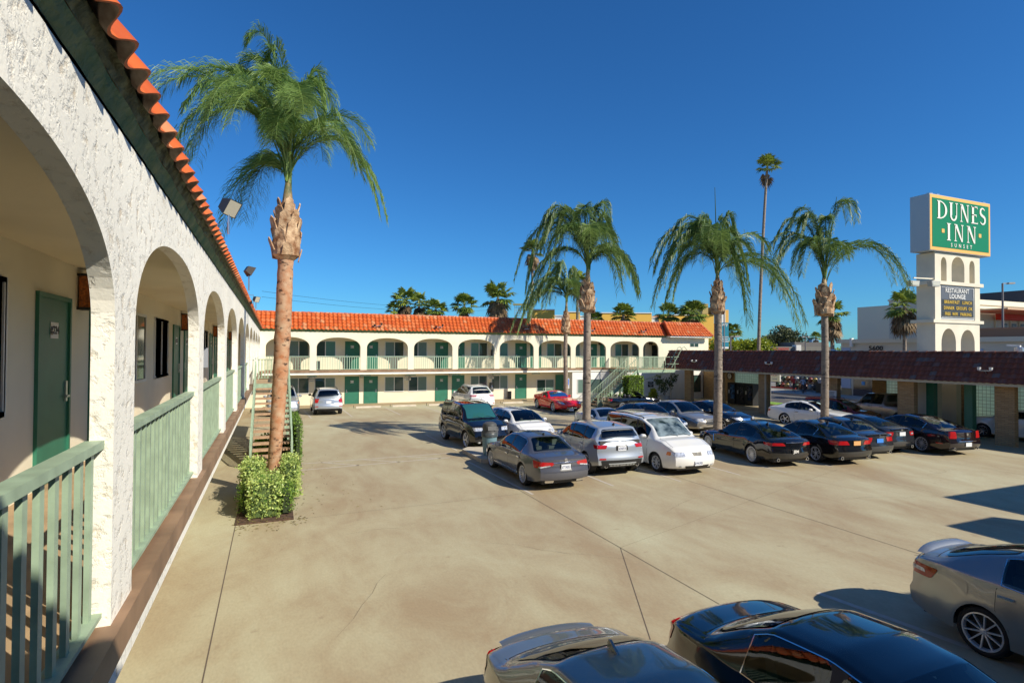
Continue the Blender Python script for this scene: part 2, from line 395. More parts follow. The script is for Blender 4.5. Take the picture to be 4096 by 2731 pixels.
def tile_roof(name, P0, along, up, nrm, length, slope, rows, mat_, parent, w=.30, ns=8, under=True, amp=.05, seed=1, endcut=0., startcut=0.):
    """S-tile roof: P0 eave start; rows overlap, every tile has its own tone"""
    A = Vector(along).normalized(); Uu = Vector(up).normalized(); Nn = Vector(nrm).normalized(); P0 = Vector(P0)
    r_ = random.Random(seed); V = []; Fc = []; tone = []; dl = slope / rows
    for r in range(rows):
        s0 = startcut * r / rows; s1 = length - endcut * r / rows; n = int((s1 - s0) / w)
        if n < 1: continue
        ww = (s1 - s0) / n; tn = [min(1., max(0., r_.gauss(.5, .12) + (.35 if r_.random() < .07 else 0))) for _ in range(n)]
        jit = [r_.uniform(-.006, .006) for _ in range(n)]
        cols = n * ns + 1
        def hgt(j):
            ph = (j % ns) / ns; return amp * (sin(pi * ph / .62) if ph < .62 else -.28 * sin(pi * (ph - .62) / .38))
        rowsU = [(r * dl - .04, .045), (r * dl + dl * .5, .017), ((r + 1) * dl, .004)]
        base = len(V)
        for (u, lift) in rowsU:
            for j in range(cols):
                s = s0 + j * ww / ns; jj = jit[min(n - 1, j // ns)]
                V.append(P0 + A * s + Uu * (u + jj) + Nn * (lift + hgt(j)))
        # lip
        for j in range(cols):
            s = s0 + j * ww / ns; jj = jit[min(n - 1, j // ns)]; V.append(P0 + A * s + Uu * (r * dl - .04 + jj) + Nn * (.045 + hgt(j) - (.016 if r == 0 and under else .045)))
        if r == 0 and under:
            for j in range(cols):
                s = s0 + j * ww / ns; V.append(P0 + A * s + Uu * (r * dl + dl) + Nn * (.02 + hgt(j) - .016))
        for k in range(2):
            for j in range(cols - 1): Fc.append((base + k * cols + j, base + k * cols + j + 1, base + (k + 1) * cols + j + 1, base + (k + 1) * cols + j)); tone.append(tn[min(n - 1, j // ns)])
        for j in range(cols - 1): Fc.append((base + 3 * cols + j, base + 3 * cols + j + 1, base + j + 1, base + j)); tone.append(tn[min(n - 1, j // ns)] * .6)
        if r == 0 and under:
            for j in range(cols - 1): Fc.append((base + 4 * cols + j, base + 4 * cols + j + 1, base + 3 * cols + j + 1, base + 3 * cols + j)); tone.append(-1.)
    o = mesh_obj(name, V, Fc, [mat_, M_UNDER], parent, idx=[1 if t_ < 0 else 0 for t_ in tone], smooth=True, sharp=50)
    at = o.data.attributes.new("tone", 'FLOAT', 'FACE'); at.data.foreach_set("value", np.array([max(0, t_) for t_ in tone], dtype=np.float32))
    return o

def ridge_caps(name, p, q, mat_, parent, rad=.085, pitch=.42, seed=3):
    p = Vector(p); q = Vector(q); L = (q - p).length; n = int(L / pitch); d = (q - p) / n; r_ = random.Random(seed); V = []; Fc = []; tone = []
    side = d.normalized().cross(Vector((0, 0, 1))).normalized(); up = side.cross(d.normalized())
    for k in range(n):
        tn = r_.random()
        for e, rr, lf in ((0, rad * 1.12, .012), (1.05, rad * .92, 0)):
            c = p + d * (k + e)
            for j in range(7):
                a = pi * j / 6; V.append(c + side * cos(a) * rr + up * (sin(a) * rr + lf - .02))
        b_ = len(V) - 14
        for j in range(6): Fc.append((b_ + j, b_ + j + 1, b_ + 8 + j, b_ + 7 + j)); tone.append(tn)
        Fc.append(tuple(b_ + j for j in range(7))); tone.append(tn * .4)
    o = mesh_obj(name, V, Fc, mat_, parent, smooth=True, sharp=50)
    at = o.data.attributes.new("tone", 'FLOAT', 'FACE'); at.data.foreach_set("value", np.array(tone, dtype=np.float32)); return o

def door(T, rz, s0, s1, z0, dw, parent, number=None, hs=1, near=False, face=1):
    """door leaf in a frame, hung in the back wall at depth dw. The leaf sits proud of the wall plane"""
    zt = z0 + 2.06
    fr = MB(T); fr.box(s0 - .05, s0, dw - .035, dw + .03, z0, zt + .05); fr.box(s1, s1 + .05, dw - .035, dw + .03, z0, zt + .05); fr.box(s0, s1, dw - .035, dw + .03, zt, zt + .05)
    mb = MB(T); mb.box(s0, s1, dw - .012, dw + .03, z0 + .02, zt)
    d = mb.build("door", M_GREEN, parent); fr.build("door_frame", M_GREEN, d)
    h = MB(T); hx = s0 + .08 if hs < 0 else s1 - .08
    h.box(hx - .03, hx + .03, dw - .03, dw - .012, z0 + .88, z0 + 1.12); h.box(hx - .02, hx + (.09 if hs < 0 else -.09), dw - .06, dw - .045, z0 + .93, z0 + .955); h.box(hx - .012, hx + .012, dw - .06, dw - .03, z0 + .93, z0 + .955)
    h.build("handle", M_STEEL, d)
    if number:
        c = (s0 + s1) / 2; p = MB(T); p.box(c - .12, c + .12, dw - .018, dw - .012, z0 + 1.62, z0 + 1.80); pl = p.build("number_plate", M_PLATE, d)
        loc = T(c, dw - .021, z0 + 1.71); add_text("number", number, .13, loc, M_INK, pl, rz=rz, ext=.001, bold=.002)
    return d

def window(T, s0, s1, z0, z1, dw, parent, kinds=("g", "b"), fw=.05):
    fr = MB(T)
    fr.box(s0 - fw, s0, dw - .03, dw + .02, z0 - fw, z1 + fw); fr.box(s1, s1 + fw, dw - .03, dw + .02, z0 - fw, z1 + fw)
    fr.box(s0, s1, dw - .03, dw + .02, z1, z1 + fw); fr.box(s0, s1, dw - .045, dw + .02, z0 - fw, z0); c = (s0 + s1) / 2
    fr.box(c - .03, c + .03, dw - .027, dw + .02, z0, z1)
    w_ = fr.build("window", M_FRAME, parent)
    for (a, b_), k in zip(((s0, c - .03), (c + .03, s1)), kinds):
        g = MB(T); g.box(a, b_, dw - .012, dw + .01, z0, z1); g.build("pane", {"g": M_GLASSW, "b": M_BLIND, "t": M_GLASST}[k], w_)
    return w_

def wall_lamp(T, s, z, dw, parent):
    g = MB(T); g.box(s - .11, s + .11, dw - .17, dw - .02, z - .2, z + .2); l = g.build("wall_lantern", M_AMBER, parent)
    f = MB(T); f.box(s - .13, s + .13, dw - .19, dw, z + .2, z + .23); f.box(s - .13, s + .13, dw - .19, dw, z - .23, z - .2)
    for a in (s - .12, s + .12): f.box(a - .008, a + .008, dw - .178, dw - .16, z - .2, z + .2)
    f.build("lantern_frame", M_BLACK, l); return l

def slab_and_soffit(T, s0, s1, parent, dback=1.49, white=True):
    mb = MB(T); mb.box(s0, s1, -.055, dback, 2.50, ZF); mb.build("walkway_slab", M_BROWN, parent)
    mb = MB(T); mb.box(s0, s1, .115, dback - .001, ZF + .0, ZF + .006); mb.build("walkway_floor", M_WALK, parent)
    mb = MB(T); mb.box(s0, s1, -.02, dback, 2.34, 2.499); mb.build("slab_trim", M_STUCCO, parent)

def base_of(root, loc):
    root.location = loc
    for c in root.children: c.location = Vector(c.location) - Vector(loc)

# ---- left wing
LW = thing("motel_wing", "long cream stucco motel wing beside the camera with tall near arches and green railings", "motel wing")
opL = [(y0, y0 + 3.8446 - .495) for y0 in (4.2065 + 3.8446 * k for k in range(-2, 10))]
opL = [(a, b) for a, b in opL if b < 42.6 or a < 40]; opL[-1] = (opL[-1][0], min(opL[-1][1], 42.2))
opL[0] = (-.1, opL[0][1])
arcade_wall(TL, opL, -.66, 42.67, .11, M_STUCCO, LW)
slab_and_soffit(TL, -.6, 42.72, LW)
for i, (a, b) in enumerate(opL):
    if i == 7: continue                       # open at the stair landing
    railing(TL, a, b, LW, M_RAIL)
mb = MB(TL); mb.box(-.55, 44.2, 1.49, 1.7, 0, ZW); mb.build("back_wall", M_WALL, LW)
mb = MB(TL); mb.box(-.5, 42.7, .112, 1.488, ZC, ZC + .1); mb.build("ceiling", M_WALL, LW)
for k in range(-1, 5):
    y = 7.42 + 8.8 * k
    for j, (a, hs) in enumerate(((y, 1), (y + 1.88, -1))):
        if a > -.3 and a < 42: door(TL, pi / 2, a, a + .95, ZF, 1.49, LW, "#%d" % (224 - 2 * k - j) , hs)
    for a, kk in ((y - 2.4, "gt"), (y + 3.86, "gg"), (y + 6.38, "gt")):
        if 3 < a < 41: window(TL, a, a + 1.55, 3.60, 4.78, 1.49, LW, kk)
    if 0 < y < 41: wall_lamp(TL, y + 1.42, 4.90, 1.49, LW)
for k in range(1, 5):
    y = 7.42 + 8.8 * k
    door(TL, pi / 2, y, y + .95, 0, 1.49, LW); door(TL, pi / 2, y + 1.88, y + 2.83, 0, 1.49, LW)
    window(TL, y + 4, y + 5.5, .95, 2.03, 1.49, LW)
# sheet hanging by the second arch
mb = MB(TL); mb.box(15.0, 15.06, .60, .82, 3.74, 4.2); mb.build("electrical_box", mat("grey_box", (.30, .32, .36), .5), LW)
SL = Vector((-.83, 0, 1.23))
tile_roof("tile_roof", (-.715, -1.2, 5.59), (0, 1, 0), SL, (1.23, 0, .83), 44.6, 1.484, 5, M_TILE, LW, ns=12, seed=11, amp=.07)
mb = MB(); mb.grid([[(-.80 + .05 * k / 3 + .004 * sin(y_ * 9 + k * 2), y_, 5.42 + .10 * k / 3) for y_ in np.linspace(-.6, 42.7, 500)] for k in range(4)]); mb.build("soffit", M_SOFFIT, LW, smooth=True, recalc=False)
mb = MB(); mb.grid([[(-.75 + .04 * k / 3 + .009 * sin(y_ * 14 + k * 3) * sin(y_ * 5.3) * (k > 0), y_, 5.52 + .08 * k / 3) for y_ in np.linspace(-.6, 42.7, 900)] for k in range(4)]); mb.poly([(-.71, -.6, 5.60), (-.71, 42.7, 5.60), (-1.4, 42.7, 6.7), (-1.4, -.6, 6.7)])
mb.box(-.86, -.80, -.6, 42.6, 5.40, 5.43)
mb.build("eave_mortar", M_SOFFIT2, LW, smooth=True, recalc=False)
mb = MB(); mb.box(-14, -1.45, -1.4, 55, 5.3, 6.75); mb.build("flat_roof", mat("roof_gravel", (.35, .33, .30), .9), LW)
mb = MB(); mb.box(-14, -2.51, -.5, 55, 0, 5.3); mb.build("building_core", M_WALL, LW)
ridge_caps("ridge_caps", (-1.46, -1.2, 6.80), (-1.46, 43.5, 6.80), M_TILE, LW)
base_of(LW, (-2.3, 20, 0))

# ---- far wing
FW = thing("motel_wing", "two-storey motel wing across the far end, with flat arches and orange roof", "motel wing")
opF = []
for i in range(8):
    a = 2.4337 + .4627 + 3.5261 * i; opF.append([a, a + 3.0634])
opF.insert(0, [-.45, 2.4337]); opF.append([31.07, 32.78]); opF = [tuple(o) for o in opF]
# measured widths: the bays shorten a little towards the right end
arcade_wall(TF, opF, -.80, 38.2, .14, M_STUCCO_FAR, FW)
slab_and_soffit(TF, -.7, 33.6, FW)
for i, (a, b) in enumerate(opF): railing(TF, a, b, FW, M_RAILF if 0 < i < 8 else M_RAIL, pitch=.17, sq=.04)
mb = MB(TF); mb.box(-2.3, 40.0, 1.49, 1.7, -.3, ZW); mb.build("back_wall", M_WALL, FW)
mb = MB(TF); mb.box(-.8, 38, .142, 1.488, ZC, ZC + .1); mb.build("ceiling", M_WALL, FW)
nb = 120
for k in range(5):
    x = 7.0 * k
    for j, (a, hs) in enumerate(((x + 5.08, -1), (x + 6.48, 1))):
        if a < 32: door(TF, 0, a, a + .96, ZF, 1.49, FW, "#%d" % (215 - 2 * k - j), hs)
        if a < 19.5 or a > 99: door(TF, 0, a, a + .96, 0.02, 1.49, FW, "#%d" % (110 - 2 * k - j), hs)
    kk = [("bg", "gt"), ("bg", "gb"), ("tg", "gt"), ("tg", "gb"), ("tg", "gb")][k]
    for a, kd in ((x + 1.06, kk[0]), (x + 2.92, kk[1])):
        if a < 31: window(TF, a, a + 1.39, 3.68, 4.76, 1.49, FW, kd)
        if a < 20.5: window(TF, a, a + 1.39, .95, 2.03, 1.49, FW, "bg" if kd[0] != "g" else "gb")
window(TF, 21.1, 22.7, .65, 1.62, 1.49, FW, "gb")
mb = MB(TF); mb.box(33.15, 33.9, 1.45, 1.49, ZF, 4.72); mb.build("door", mat("dark_doorway", (.01, .02, .02), .6), FW)
for s, z in ((13.35, 4.9), (20.5, 4.9), (27.4, 4.9), (32.95, 4.95)): 
    g = MB(TF); g.box(s - .14, s + .14, 1.3, 1.48, z - .2, z + .22); g.build("wall_lantern", M_BLACK if False else mat("bronze_lantern", (.05, .03, .02), .5), FW)
for s in (6.27, 13.27): 
    g = MB(TF); g.box(s - .12, s + .12, 1.33, 1.48, 2.0, 2.24); g.build("wall_lantern", mat("grey_lantern", (.38, .38, .34), .5), FW)
# fluorescent fittings under the walkway
for s in (2.6, 6.4, 9.8, 13.4, 16.8, 20.4):
    g = MB(TF); g.box(s - .35, s + .35, .15, .35, 2.20, 2.28); g.build("ceiling_light", M_RAIL, FW)
# ground floor block flush with the arcade
mb = MB(TF); mb.box(23.74, 41.19, -.001, 1.489, -.32, 2.289); mb.box(33.6, 38.19, .0, 1.489, 2.29, ZF); mb.build("lower_wall", M_WHITEWALL, FW)
mb = MB(TF); mb.box(22.85, 23.7, 1.35, 1.42, 0, 2.05); mb.build("gate", M_GREEN, FW)
def louvre(s0, s1, z0, z1, n, d=-.02):
    fr = MB(TF); fr.box(s0 - .05, s1 + .05, d - .02, d + .02, z1, z1 + .05); fr.box(s0 - .05, s1 + .05, d - .02, d + .02, z0 - .05, z0)
    for k in range(n + 1):
        s = s0 + (s1 - s0) * k / n; fr.box(s - .03, s + .03, d - .025, d + .015, z0, z1)
    w_ = fr.build("window", M_FRAME, FW)
    g = MB(TF); g.box(s0, s1, d + .0, d + .018, z0, z1); g.build("pane", M_BLIND, w_)
for x0, x1, z0, z1 in ((36.6, 37.7, .3, 1.9), (38.0, 39.0, -.25, 1.9)):
    mb = MB(TF); mb.box(x0, x1, -.03, -.003, z0, z1); w_ = mb.build("window", M_BLACK, FW); mb = MB(TF); mb.box(x0 + .08, x1 - .08, -.036, -.031, z0 + .08, z1 - .08); mb.build("pane", M_GLASSW, w_)
louvre(24.25, 26.7, .52, 1.66, 2); louvre(28.2, 30.3, .50, 1.62, 2); louvre(32.4, 33.3, 1.15, 1.55, 1)
mb = MB(TF); mb.box(36.4, 37.45, -.02, -.002, 4.57, 4.92); w_ = mb.build("window", M_FRAME, FW)
for a in (36.44, 36.95): mb = MB(TF); mb.box(a, a + .45, -.03, -.021, 4.60, 4.89); mb.build("pane", M_GLASSW, w_)
SFv = Vector((0, .83, 1.23))
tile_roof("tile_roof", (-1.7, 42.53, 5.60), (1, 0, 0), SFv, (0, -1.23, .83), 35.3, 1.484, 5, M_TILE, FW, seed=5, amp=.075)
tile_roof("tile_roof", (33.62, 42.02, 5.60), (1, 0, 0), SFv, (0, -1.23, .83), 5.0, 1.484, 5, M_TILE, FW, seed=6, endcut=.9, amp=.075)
mb = MB(); mb.extr([(33.62, 42.02, 5.55), (33.62, 42.6, 5.55), (33.62, 43.4, 6.84), (33.62, 42.86, 6.84)], (.12, 0, 0))
o = mb.build("roof_end", M_TILE, FW); at = o.data.attributes.new("tone", 'FLOAT', 'FACE'); at.data.foreach_set("value", np.full(len(o.data.polygons), .2, dtype=np.float32))  # end face away from the sun: its shade is put into the tile tone
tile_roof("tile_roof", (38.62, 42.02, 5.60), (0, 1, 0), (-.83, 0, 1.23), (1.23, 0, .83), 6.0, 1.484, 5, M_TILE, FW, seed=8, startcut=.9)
ridge_caps("ridge_caps", (33.62, 42.0, 5.66), (33.62, 42.88, 6.92), M_TILE, FW, rad=.11)
ridge_caps("ridge_caps", (38.62, 42.0, 5.62), (37.75, 42.88, 6.88), M_TILE, FW, rad=.10)
ridge_caps("ridge_caps", (-1.5, 43.4, 6.82), (33.6, 43.4, 6.82), M_TILE, FW)
ridge_caps("ridge_caps", (33.6, 42.92, 6.84), (37.8, 42.92, 6.84), M_TILE, FW)
mb = MB(); mb.poly([(-.7, 42.67, 5.42), (33.6, 42.67, 5.42), (33.6, 42.53, 5.60), (-.7, 42.53, 5.60)]); mb.poly([(-.7, 42.53, 5.60), (33.6, 42.53, 5.60), (33.6, 43.3, 6.7), (-.7, 43.3, 6.7)])
mb.build("soffit", M_SOFFIT, FW, recalc=False)
mb = MB(); mb.box(33.63, 38.5, 42.06, 42.80, 5.44, 5.56); mb.build("eave_board", M_WHITE, FW)
mb = MB(); mb.box(-14, 37.6, 43.45, 55, 5.3, 6.75); mb.build("flat_roof", mat("roof_gravel", (.35, .33, .30), .9), FW)
mb = MB(); mb.box(-2.5, 38.18, 44.37, 55, -.3, 5.3); mb.build("building_core", M_WHITEWALL, FW)
base_of(FW, (16, 43.5, 0))

# ---- wing the photographer stands on (behind the camera; it throws the near shade)
NW = thing("motel_wing", "arcaded wing behind the camera", "motel wing")
opN = [(-.3 + 3.84 * k, 3.05 + 3.84 * k) for k in range(5)]
arcade_wall(TN, opN, -.69, 19.2, .11, M_STUCCO_FAR, NW)
mb = MB(TN); mb.box(-.69, 19.2, .0, 1.49, 2.29, ZF); mb.box(-.5, 19.2, 1.49, 9, 0, 5.3); mb.box(-.69, 19.2, .112, 1.49, ZC, ZC + .1); mb.build("walls", M_WALL, NW)
for a, b in opN[1:]: railing(TN, a, b, NW, M_RAIL)
tile_roof("tile_roof", (19.2, -.17, 5.60), (-1, 0, 0), (0, -.83, 1.23), (0, 1.23, .83), 20, 1.484, 5, M_TILE, NW, seed=5)
mb = MB(); mb.box(19.25, 21.2, -8, 2.6, 0, 5.5); mb.box(22.2, 30, -9, 4.2, 0, 5.6); mb.build("end_blocks", M_WALL, NW)
mb = MB(); mb.box(-.7, 30, -10, -1.05, 5.3, 6.75); mb.build("flat_roof", mat("roof_gravel", (.35, .33, .30), .9), NW)
base_of(NW, (8, -2, 0))

# ---- roof floodlights
def floodlight(loc, aim, label, group="floodlights along the roof edge", sc=1., post=.55):
    t = thing("floodlight", label, "floodlight", loc, 0, group)
    p = MB(); p.tube([(0, 0, -post), (0, 0, -.1), (0, 0, 0)], .022 * sc, 6); p.build("bracket", M_STEEL, t)
    A = Vector(aim).normalized(); q = A.to_track_quat('Y', 'Z').to_matrix()
    h = MB(lambda x, y, z: tuple(q @ Vector((x, y, z)) * sc))
    h.grid([[(-.12, -.12, -.10), (.12, -.12, -.10), (.12, -.12, .10), (-.12, -.12, .10), (-.12, -.12, -.10)], [(-.22, .10, -.17), (.22, .10, -.17), (.22, .10, .17), (-.22, .10, .17), (-.22, .10, -.17)]])
    h.poly([(-.12, -.12, -.10), (.12, -.12, -.10), (.12, -.12, .10), (-.12, -.12, .10)]); h.build("housing", mat("bronze_housing", (.10, .085, .075), .4, .6), t)
    g = MB(lambda x, y, z: tuple(q @ Vector((x, y, z)) * sc)); g.box(-.20, .20, .085, .095, -.155, .155); g.build("lens", mat("flood_lens", (.55, .52, .40), .15), t)
    return t
floodlight((-.85, 12.7, 7.05), (.75, -.35, -.45), "large grey floodlight on the left roof edge, nearest the camera")
floodlight((-.80, 22.0, 6.95), (.8, .3, -.5), "grey floodlight on a bent pole, second along the left roof", post=.7)
floodlight((-.90, 35.0, 7.0), (.7, -.4, -.3), "dark floodlight low at the far end of the left roof")
for x, w in ((7.2, "leftmost on the far roof, right of the thick palm"), (11.9, "second along the far roof"), (19.3, "third along the far roof under the palm shadow"), (25.6, "fourth along the far roof, right of the thin palm"), (31.0, "fifth on the far roof near its right end")):
    t = thing("security_light", "twin-head light on orange tiles, " + w, "security light", (x, 42.55, 5.85), 0, "twin security lights on the tile roof")
    p = MB(); p.bar((-.25, -.05, .05), (.25, -.05, .12), .03, .03); p.bar((0, .1, 0), (0, -.06, .1), .03, .03); p.build("bracket", M_STEEL, t)
    for s in (-1, 1):
        p = MB(); p.lathe([(.03, 0), (.075, .04), (.085, .18), (.0, .18)], 10, (s * .25, -.05, .08 + s * .06)); p.build("lamp_head", mat("bronze_lantern", (.05, .03, .02), .5), t)
t = thing("utility_unit", "dark rooftop vent unit with railing behind the left roof corner", "vent unit", (-1.9, 44.6, 6.75))
p = MB(); p.box(-.5, .5, -.4, .4, 0, .9); p.build("housing", M_BLACK, t)
p = MB()
for s in (-.6, .6): p.bar((s, -.5, 0), (s, -.5, 1.25), .04, .04)
for z in (.6, 1.25): p.bar((-.6, -.5, z), (.6, -.5, z), .04, .04)
p.build("guard_rail", M_STEEL, t)

# ------------------------------------------------------------------ outside stairs
def staircase(name, label, T, rise, n, run, width, z_top, side_rail=(1, 1), z_bot=0.):
    """T maps (s along flight from foot, w across 0..width, z)"""
    t = thing(name, label, "staircase"); dz = (z_top - z_bot) / n; L = run * n
    for k in range(n - 1):
        m = MB(T); z = z_bot + dz * (k + 1); m.box(run * k, run * k + run + .03, .04, width - .04, z - .06, z); m.build("tread", M_TREAD, t)
    for w in (0, width):
        m = MB(T); a = .04; 
        m.extr([(0, w - .02, z_bot), (.0, w - .02, z_bot + .28), (L, w - .02, z_top + .04), (L, w - .02, z_top - .26)], (0, 0, 0)) if False else None
        v = [(0, z_bot - .02), (0, z_bot + .25), (L, z_top + .02), (L, z_top - .26), (.25, z_bot - .02)]
        i0 = [m.P((p[0], w - .025, p[1])) for p in v]; i1 = [m.P((p[0], w + .025, p[1])) for p in v]
        m.face(i0); m.face(i1[::-1])
        for q in range(5): m.face((i0[q], i0[(q + 1) % 5], i1[(q + 1) % 5], i1[q]))
        m.build("stringer", M_RAIL, t)
    for w, on in ((0, side_rail[0]), (width, side_rail[1])):
        if not on: continue
        m = MB(T); h = .92
        def Z(s): return z_bot + (z_top - z_bot) * s / L
        seg = 14
        m.bar(T and (0, w, Z(0) + h), (L, w, Z(L) + h), .05, .05) if T is None else None
        a0 = (0, Z(0) + h); a1 = (L, Z(L) + h)
        for (s0_, zz0, s1_, zz1, th) in ((0, Z(0) + h, L, Z(L) + h, .045), (0, Z(0) + .20, L, Z(L) + .20, .03)):
            c = [m.P((s0_, w - .025, zz0)), m.P((s0_, w + .025, zz0)), m.P((s0_, w + .025, zz0 + th)), m.P((s0_, w - .025, zz0 + th)),
                 m.P((s1_, w - .025, zz1)), m.P((s1_, w + .025, zz1)), m.P((s1_, w + .025, zz1 + th)), m.P((s1_, w - .025, zz1 + th))]
            for q in ((0, 1, 2, 3), (7, 6, 5, 4), (0, 4, 5, 1), (1, 5, 6, 2), (2, 6, 7, 3), (3, 7, 4, 0)): m.face([c[i] for i in q])
        nb = int(L / .15)
        for k in range(nb + 1):
            s = L * k / nb; b_ = .03 if k in (0, nb) else .016; m.box(s - b_, s + b_, w - b_, w + b_, Z(s) + (.0 if k in (0, nb) else .21), Z(s) + h)
        m.build("railing", M_RAIL, t)
    return t
# left stair: foot towards the camera, climbs away to the left wing's walkway
T1 = lambda s, w, z: (-.68 + w, 21.6 + s, z)
st = staircase("staircase", "green steel staircase with pale treads behind the thick palm, climbing to the left walkway", T1, 0, 15, .37, 1.35, ZF, (1, 1))
m = MB(); m.box(-.74, .72, 27.1, 31.0, 2.55, 2.66); m.build("landing", M_WALK, st)
m = MB(); m.box(-.70, .72, 27.05, 27.15, 2.40, 2.66); m.box(.67, .72, 27.1, 31, 2.40, 2.66)
for x, y in ((.65, 27.2), (.65, 30.9)): m.box(x - .05, x + .05, y - .05, y + .05, 0, 2.5)
m.build("landing_frame", M_RAIL, st)
railing(lambda s, d, z: (s, 31.0 - d, z), -.70, .70, st, M_RAIL, pitch=.14, post=False); railing(lambda s, d, z: (.72 - d, s, z), 27.1, 31, st, M_RAIL, pitch=.14)
base_of(st, (0, 21.6, 0))
# right stair along the far wing
T2 = lambda s, w, z: (23.7 + s, 38.45 + w, z)
st = staircase("staircase", "green steel staircase beside the convertible, climbing right along the far wing", T2, 0, 15, .25, 1.3, ZF, (1, 1), -.28)
m = MB(); m.box(27.44, 29.4, 38.4, 42.6, 2.56, 2.66); m.box(29.4, 31.2, 38.4, 39.7, 2.56, 2.66); m.build("landing", M_WALK, st)
m = MB(); m.box(27.42, 31.2, 38.36, 38.42, 2.38, 2.64); m.box(27.42, 27.48, 38.42, 42.6, 2.38, 2.55)
for x, y in ((27.6, 38.6), (27.6, 41.2)): m.box(x - .06, x + .06, y - .06, y + .06, -.3, 2.5)
m.bar((31.1, 38.45, 2.5), (29.6, 42.6, 1.2), .05, .05)
m.build("landing_frame", M_RAIL, st)
railing(lambda s, d, z: (s, 38.4 + d, z), 27.5, 28.9, st, M_RAIL, pitch=.13, post=False, d0=0); railing(lambda s, d, z: (s, 38.4 + d, z), 29.0, 30.1, st, M_RAIL, pitch=.11, post=False, d0=0)
railing(lambda s, d, z: (27.5 + d, s, z), 39.8, 42.5, st, M_RAIL, pitch=.14, d0=0)
m = MB()
for z in (3.1, 3.68): m.bar((30.2, 38.42, z), (31.6, 38.42, z), .04, .04)
for x in (30.2, 31.2): m.bar((x, 38.42, 2.65), (x, 38.42, 3.7), .04, .04)
m.build("platform_rail", M_RAIL, st)
m = MB()      # ladder up the carport roof
for dy in (0, .55):
    m.tube([(30.2, 37.6 + dy, 2.8), (31.3, 37.6 + dy, 4.45), (31.5, 37.6 + dy, 4.55), (31.8, 37.6 + dy, 4.25)], .028, 6)
for k in range(6): m.tube([(30.35 + .17 * k, 37.6, 3.0 + .255 * k), (30.35 + .17 * k, 38.15, 3.0 + .255 * k)], .018, 6)
m.build("roof_ladder", M_RAIL, st)
base_of(st, (24, 38.5, -.28))

# ------------------------------------------------------------------ carport
def brick_mat(name, c1, c2, mortar, sx=1.):
    m = mat(name, c1, .85); t, b = nodes(m); tc = N(t, "TexCoord"); sp = N(t, "SeparateXYZ"); t.links.new(tc.outputs["Object"], sp.inputs[0])
    a = N(t, "Math", operation='ADD'); t.links.new(sp.outputs[0], a.inputs[0]); t.links.new(sp.outputs[1], a.inputs[1]); cb = N(t, "CombineXYZ"); t.links.new(a.outputs[0], cb.inputs[0]); t.links.new(sp.outputs[2], cb.inputs[1])
    br = t.nodes.new("ShaderNodeTexBrick"); br.inputs["Scale"].default_value = 1.0; br.inputs["Brick Width"].default_value = .30 * sx; br.inputs["Row Height"].default_value = .085; br.inputs["Mortar Size"].default_value = .008
    br.inputs["Color1"].default_value = (*c1, 1); br.inputs["Color2"].default_value = (*c2, 1); br.inputs["Mortar"].default_value = (*mortar, 1); t.links.new(cb.outputs[0], br.inputs["Vector"])
    t.links.new(br.outputs["Color"], b.inputs["Base Color"]); bp = N(t, "Bump", Strength=.5, Distance=.006); bp.invert = True; t.links.new(br.outputs["Fac"], bp.inputs["Height"]); t.links.new(bp.outputs[0], b.inputs["Normal"]); return m
M_BRICK = brick_mat("tan_brick", (.46, .30, .14), (.36, .22, .10), (.22, .16, .10))
def glassblock():
    m = mat("glass_block", (.42, .55, .50), .12, 0, .7); t, b = nodes(m); tc = N(t, "TexCoord"); sp = N(t, "SeparateXYZ"); t.links.new(tc.outputs["Object"], sp.inputs[0])
    a = N(t, "Math", operation='ADD'); t.links.new(sp.outputs[0], a.inputs[0]); t.links.new(sp.outputs[1], a.inputs[1]); cb = N(t, "CombineXYZ"); t.links.new(a.outputs[0], cb.inputs[0]); t.links.new(sp.outputs[2], cb.inputs[1])
    br = t.nodes.new("ShaderNodeTexBrick"); br.offset = 0; br.inputs["Scale"].default_value = 1.0; br.inputs["Brick Width"].default_value = .2; br.inputs["Row Height"].default_value = .2; br.inputs["Mortar Size"].default_value = .012
    br.inputs["Color1"].default_value = (.62, .74, .68, 1); br.inputs["Color2"].default_value = (.52, .66, .62, 1); br.inputs["Mortar"].default_value = (.22, .26, .24, 1); t.links.new(cb.outputs[0], br.inputs["Vector"])
    t.links.new(br.outputs["Color"], b.inputs["Base Color"])
    # blocks let the daylight behind them through
    tr = N(t, "BsdfTranslucent"); t.links.new(br.outputs["Color"], tr.inputs["Color"]); ms = N(t, "MixShader"); ms.inputs[0].default_value = .55
    out = t.nodes["Material Output"]; t.links.new(b.outputs[0], ms.inputs[1]); t.links.new(tr.outputs[0], ms.inputs[2]); t.links.new(ms.outputs[0], out.inputs[0]); return m
M_GB = glassblock()
CP = thing("carport", "long low carport with dark brown tiled roof and tan brick pillars along the right side", "carport")
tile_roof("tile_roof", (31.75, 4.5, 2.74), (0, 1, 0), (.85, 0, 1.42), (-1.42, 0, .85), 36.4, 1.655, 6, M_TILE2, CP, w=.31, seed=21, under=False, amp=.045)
ridge_caps("ridge_caps", (32.62, 4.5, 4.17), (32.62, 40.95, 4.17), M_TILE2, CP, rad=.09, pitch=.45, seed=9)
mb = MB(); mb.box(31.80, 31.95, 4.5, 40.9, 2.58, 2.75); mb.build("fascia", mat("cream_fascia", (.50, .46, .36), .6), CP)
mb = MB(); mb.box(31.951, 38.0, 4.5, 20.0, 2.62, 2.72); mb.box(31.951, 38.0, 21.1, 40.9, 2.62, 2.72); mb.box(31.951, 34.2, 20.0, 21.1, 2.62, 2.72); mb.build("ceiling", mat("carport_ceiling", (.42, .37, .27), .8), CP)
